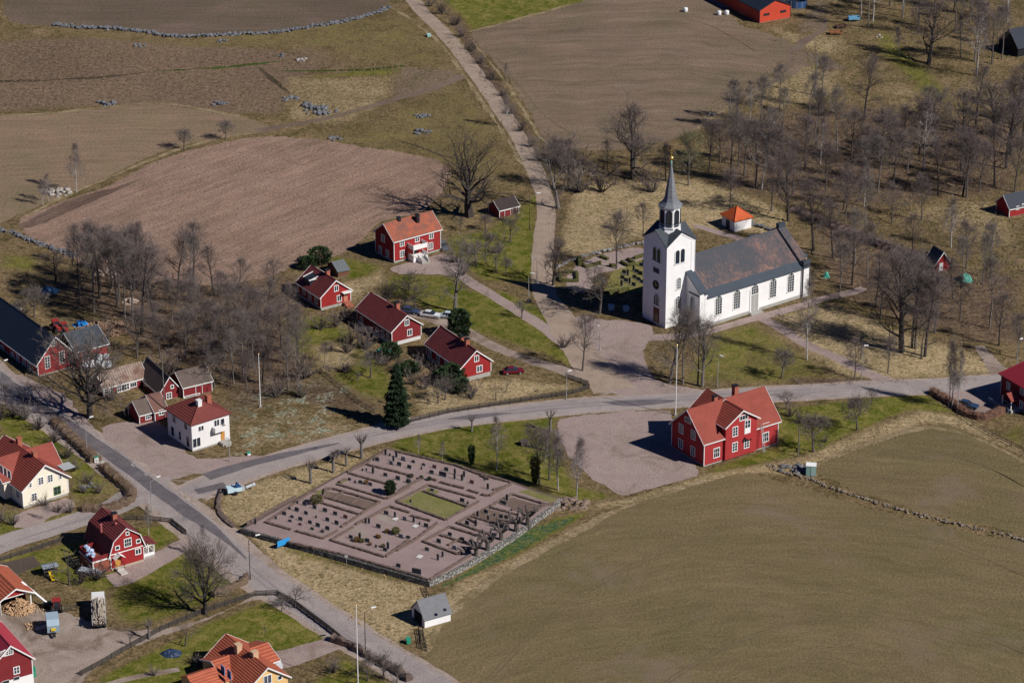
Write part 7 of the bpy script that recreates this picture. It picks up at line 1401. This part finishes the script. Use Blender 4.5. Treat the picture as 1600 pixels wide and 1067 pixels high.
a.build('wall',M('tank_blue',(.03,.08,.20),.5,.1),root); a=MB(); a.lathe(0,0,[(2.94,1.1),(2.9,1.15)],28); a.build('water',metal_k,root); a=MB(); [a.box(3.08*math.cos(t)-.06,3.08*math.cos(t)+.06,3.08*math.sin(t)-.06,3.08*math.sin(t)+.06,0,1.95) for t in [i*.52 for i in range(12)]]; a.build('staves',polem,root)
def trailer(px,py,rz,mat,label,L=3.2,h=1.3,side=.6):
    root=empty('farm_trailer',G(px,py),rz,label,'trailer'); a=MB(); a.box(-L/2,L/2,-.9,.9,h-.75,h-.6); a.box(-L/2,L/2,-.9,-.82,h-.6,h-.6+side); a.box(-L/2,L/2,.82,.9,h-.6,h-.6+side); a.box(-L/2,-L/2+.08,-.82,.82,h-.6,h-.6+side); a.box(L/2-.08,L/2,-.82,.82,h-.6,h-.6+side); a.build('body',mat,root); a=MB(); a.box(L/2,L/2+1.2,-.06,.06,.4,.5); a.build('drawbar',dark,root)
    for s in (-1,1): a=MB(); a.tube((0,-.12,0),(0,.12,0),.35,.35,12); a.build('wheel',rubber,root,(-.2,s*.8,.35))
    return root
trailer(1334,33,R(5),M('faded_blue',(.16,.38,.55),.6,.1),'light blue trailer parked under the trees at the top'); trailer(1306,54,R(0),M('rust',(.30,.13,.06),.9,.2,2),'rust-brown trailer frame on the grass by the farm track',3.4,1.2,.4); trailer(1314,44,R(10),M('dark_rust',(.10,.05,.04),.9,.2,2),'dark rusty implement behind the rust-brown trailer',3.0,1.1,.3)
# tarps, toilet cabin, containers, bins
root=empty('toilet_cabin',G(1267,741.5),R(-8),'green portable cabin with a white roof beside the field wall','cabin'); a=MB(); a.box(-.95,.95,-.8,.8,.08,2.2); a.build('body',M('sage_green_plastic',(.22,.36,.31),.6,.08,1),root); a=MB(); a.box(-1.02,1.02,-.86,.86,2.2,2.32); a.prism([(-1.0,-.84,2.32),(1.0,-.84,2.32),(1.0,0,2.5),(-1.0,0,2.5)],(0,.01,.02)); a.build('roof',white,root); a=MB(); a.box(.05,.85,-.85,-.8,.15,2.05); a.build('door',M('pale_green_plastic',(.33,.47,.42),.6,.05),root)
root=empty('machine_trailer',G(369,770),R(22),'pale blue machine on a trailer with raised dark blue hood beside the road bend','trailer'); a=MB(); a.box(-1.9,1.0,-.8,.8,.6,1.5); a.build('body',M('pale_blue_panel',(.50,.66,.72),.5,.08,2),root); a=MB(); a.prism([(-.4,-.8,1.5),(1.0,-.8,1.5),(.0,-.8,2.7)],(0,.5,0)); a.build('hood',M('navy_panel',(.02,.07,.18),.5,.05),root); a=MB(); a.box(1.0,1.7,-.5,.5,.5,1.2); a.tube((1.9,-.2,.9),(3.4,.3,1.0),.3,.3,10); a.tube((3.4,.3,1.0),(3.9,.4,1.0),.4,.4,10); a.build('engine',greym,root); a=MB(); a.prism([(-1.9,-.1,.5),(-3.9,-.1,.9),(-3.9,-.1,1.05),(-1.9,-.1,.7)],(0,.2,0)); a.build('drawbar',dark,root)
for s in (-1,1): a=MB(); a.tube((0,-.12,0),(0,.12,0),.4,.4,12); a.build('wheel',rubber,root,(-.4,s*.85,.4))
def tarp(px,py,r,h,mat,label,sq=1.5,rz=0,name='tarpaulin'):
    rr=random.Random(int(px)); a=MB(); n=16; vs=[(0,0,h)]
    for q_,z in ((.35,h*.9),(.7,h*.7),(1.0,.1),(1.15,0.02)):
        for i in range(n): t=2*math.pi*i/n; k=q_*r*(1+rr.uniform(-.15,.15)); vs.append((k*sq*math.cos(t),k*math.sin(t),max(.01,z*(1+rr.uniform(-.25,.25)))))
    fs=[(0,1+i,1+(i+1)%n) for i in range(n)]
    for l_ in range(3): fs+=[(1+l_*n+i,1+(l_+1)*n+i,1+(l_+1)*n+(i+1)%n,1+l_*n+(i+1)%n) for i in range(n)]
    a.add(vs,fs); return tag(a.build(name,mat,None,G(px,py),rz),label,'tarpaulin')
tarp(129,510,1.1,1.3,bluep,'bright blue tarpaulin over a pile behind the red barn',1.9,R(-35)); tarp(1506,438,1.5,1.6,M('sea_green_tarp',(.10,.42,.32),.5,.12,2),'sea green tarpaulin heap beside the tiny playhouse',1.2); tarp(600,548,1.0,.8,M('sea_green_tarp'),'sea green tarpaulin beside the middle cottage',1.5); tarp(1291,433,.7,1.2,M('sea_green_tarp'),'small green covered crate near the east end of the church',1.0)
tarp(268,1021,1.4,.7,M('navy_cover',(.03,.05,.10),.5,.1),'dark blue cover on the lawn beside the yellow villa',1.2); tarp(75,455,1.8,1.0,M('dull_blue_tarp',(.05,.13,.25),.6,.2,1),'dull blue tarpaulin in the shade left of the thicket',1.2); tarp(25,484,1.2,1.4,M('pale_grey_wrap',(.5,.5,.48),.6,.15),'pale wrapped object beside the long barn roof',1.0); tarp(123,508,.8,.9,M('orange_wood',(.52,.30,.14),.8,.2),'small orange-brown wood pile beside the blue tarpaulin',1.2)
def bin_(px,py,mat,label,name='mailbox',h=1.1,s=.35,cat='bin'):
    root=empty(name,G(px,py),.3,label,cat); a=MB(); a.prism([(-s,-s,.1),(s,-s,.1),(s*1.1,-s,h),(-s*1.1,-s,h)],(0,2*s,0)); a.build('body',mat,root); a=MB(); a.prism([(-s*1.2,-s*1.1,h),(s*1.2,-s*1.1,h),(s*1.2,s*1.2,h+.12),(-s*1.2,s*1.2,h+.12)],(0,0,.06)); a.build('lid',greenp if mat is white else mat,root)
bin_(150.5,722,white,'white bin with a green lid in the hedge gap of the cream house','waste_bin',1.2,.4); bin_(638,1005,greenp,'green bin on the verge opposite the flagpole','waste_bin',1.0,.35); bin_(50,1056,greenp,'green bin at the corner of the white-based barn','waste_bin',1.4,.6); bin_(161,729,M('pale_post',(.55,.52,.47),.8,.1),'pale gatepost with a box at the end of the corner hedge','gatepost',.9,.3,'post'); bin_(818,696-1+0,woodg,'small dark hutch on the lawn north of the cemetery','garden_hutch',.8,.6,'hutch'); bin_(670,58,M('turquoise_crate',(.30,.50,.48),.6,.1),'small turquoise crate on the pasture edge beside the gravel road','crate',.7,.45,'crate'); bin_(389,711,white,'small white box on the grass below the white house','white_box',.5,.3,'box'); bin_(827,473,dark,'dark pot at the foot of the lamp by the cottage lane','planter',.5,.4,'pot')
finish_labels()

for o in list(sc.objects):
    if o.parent is None and 'label' in o and len(o['label'].split())>16: print('LONG',o.name,'|',o['label'])
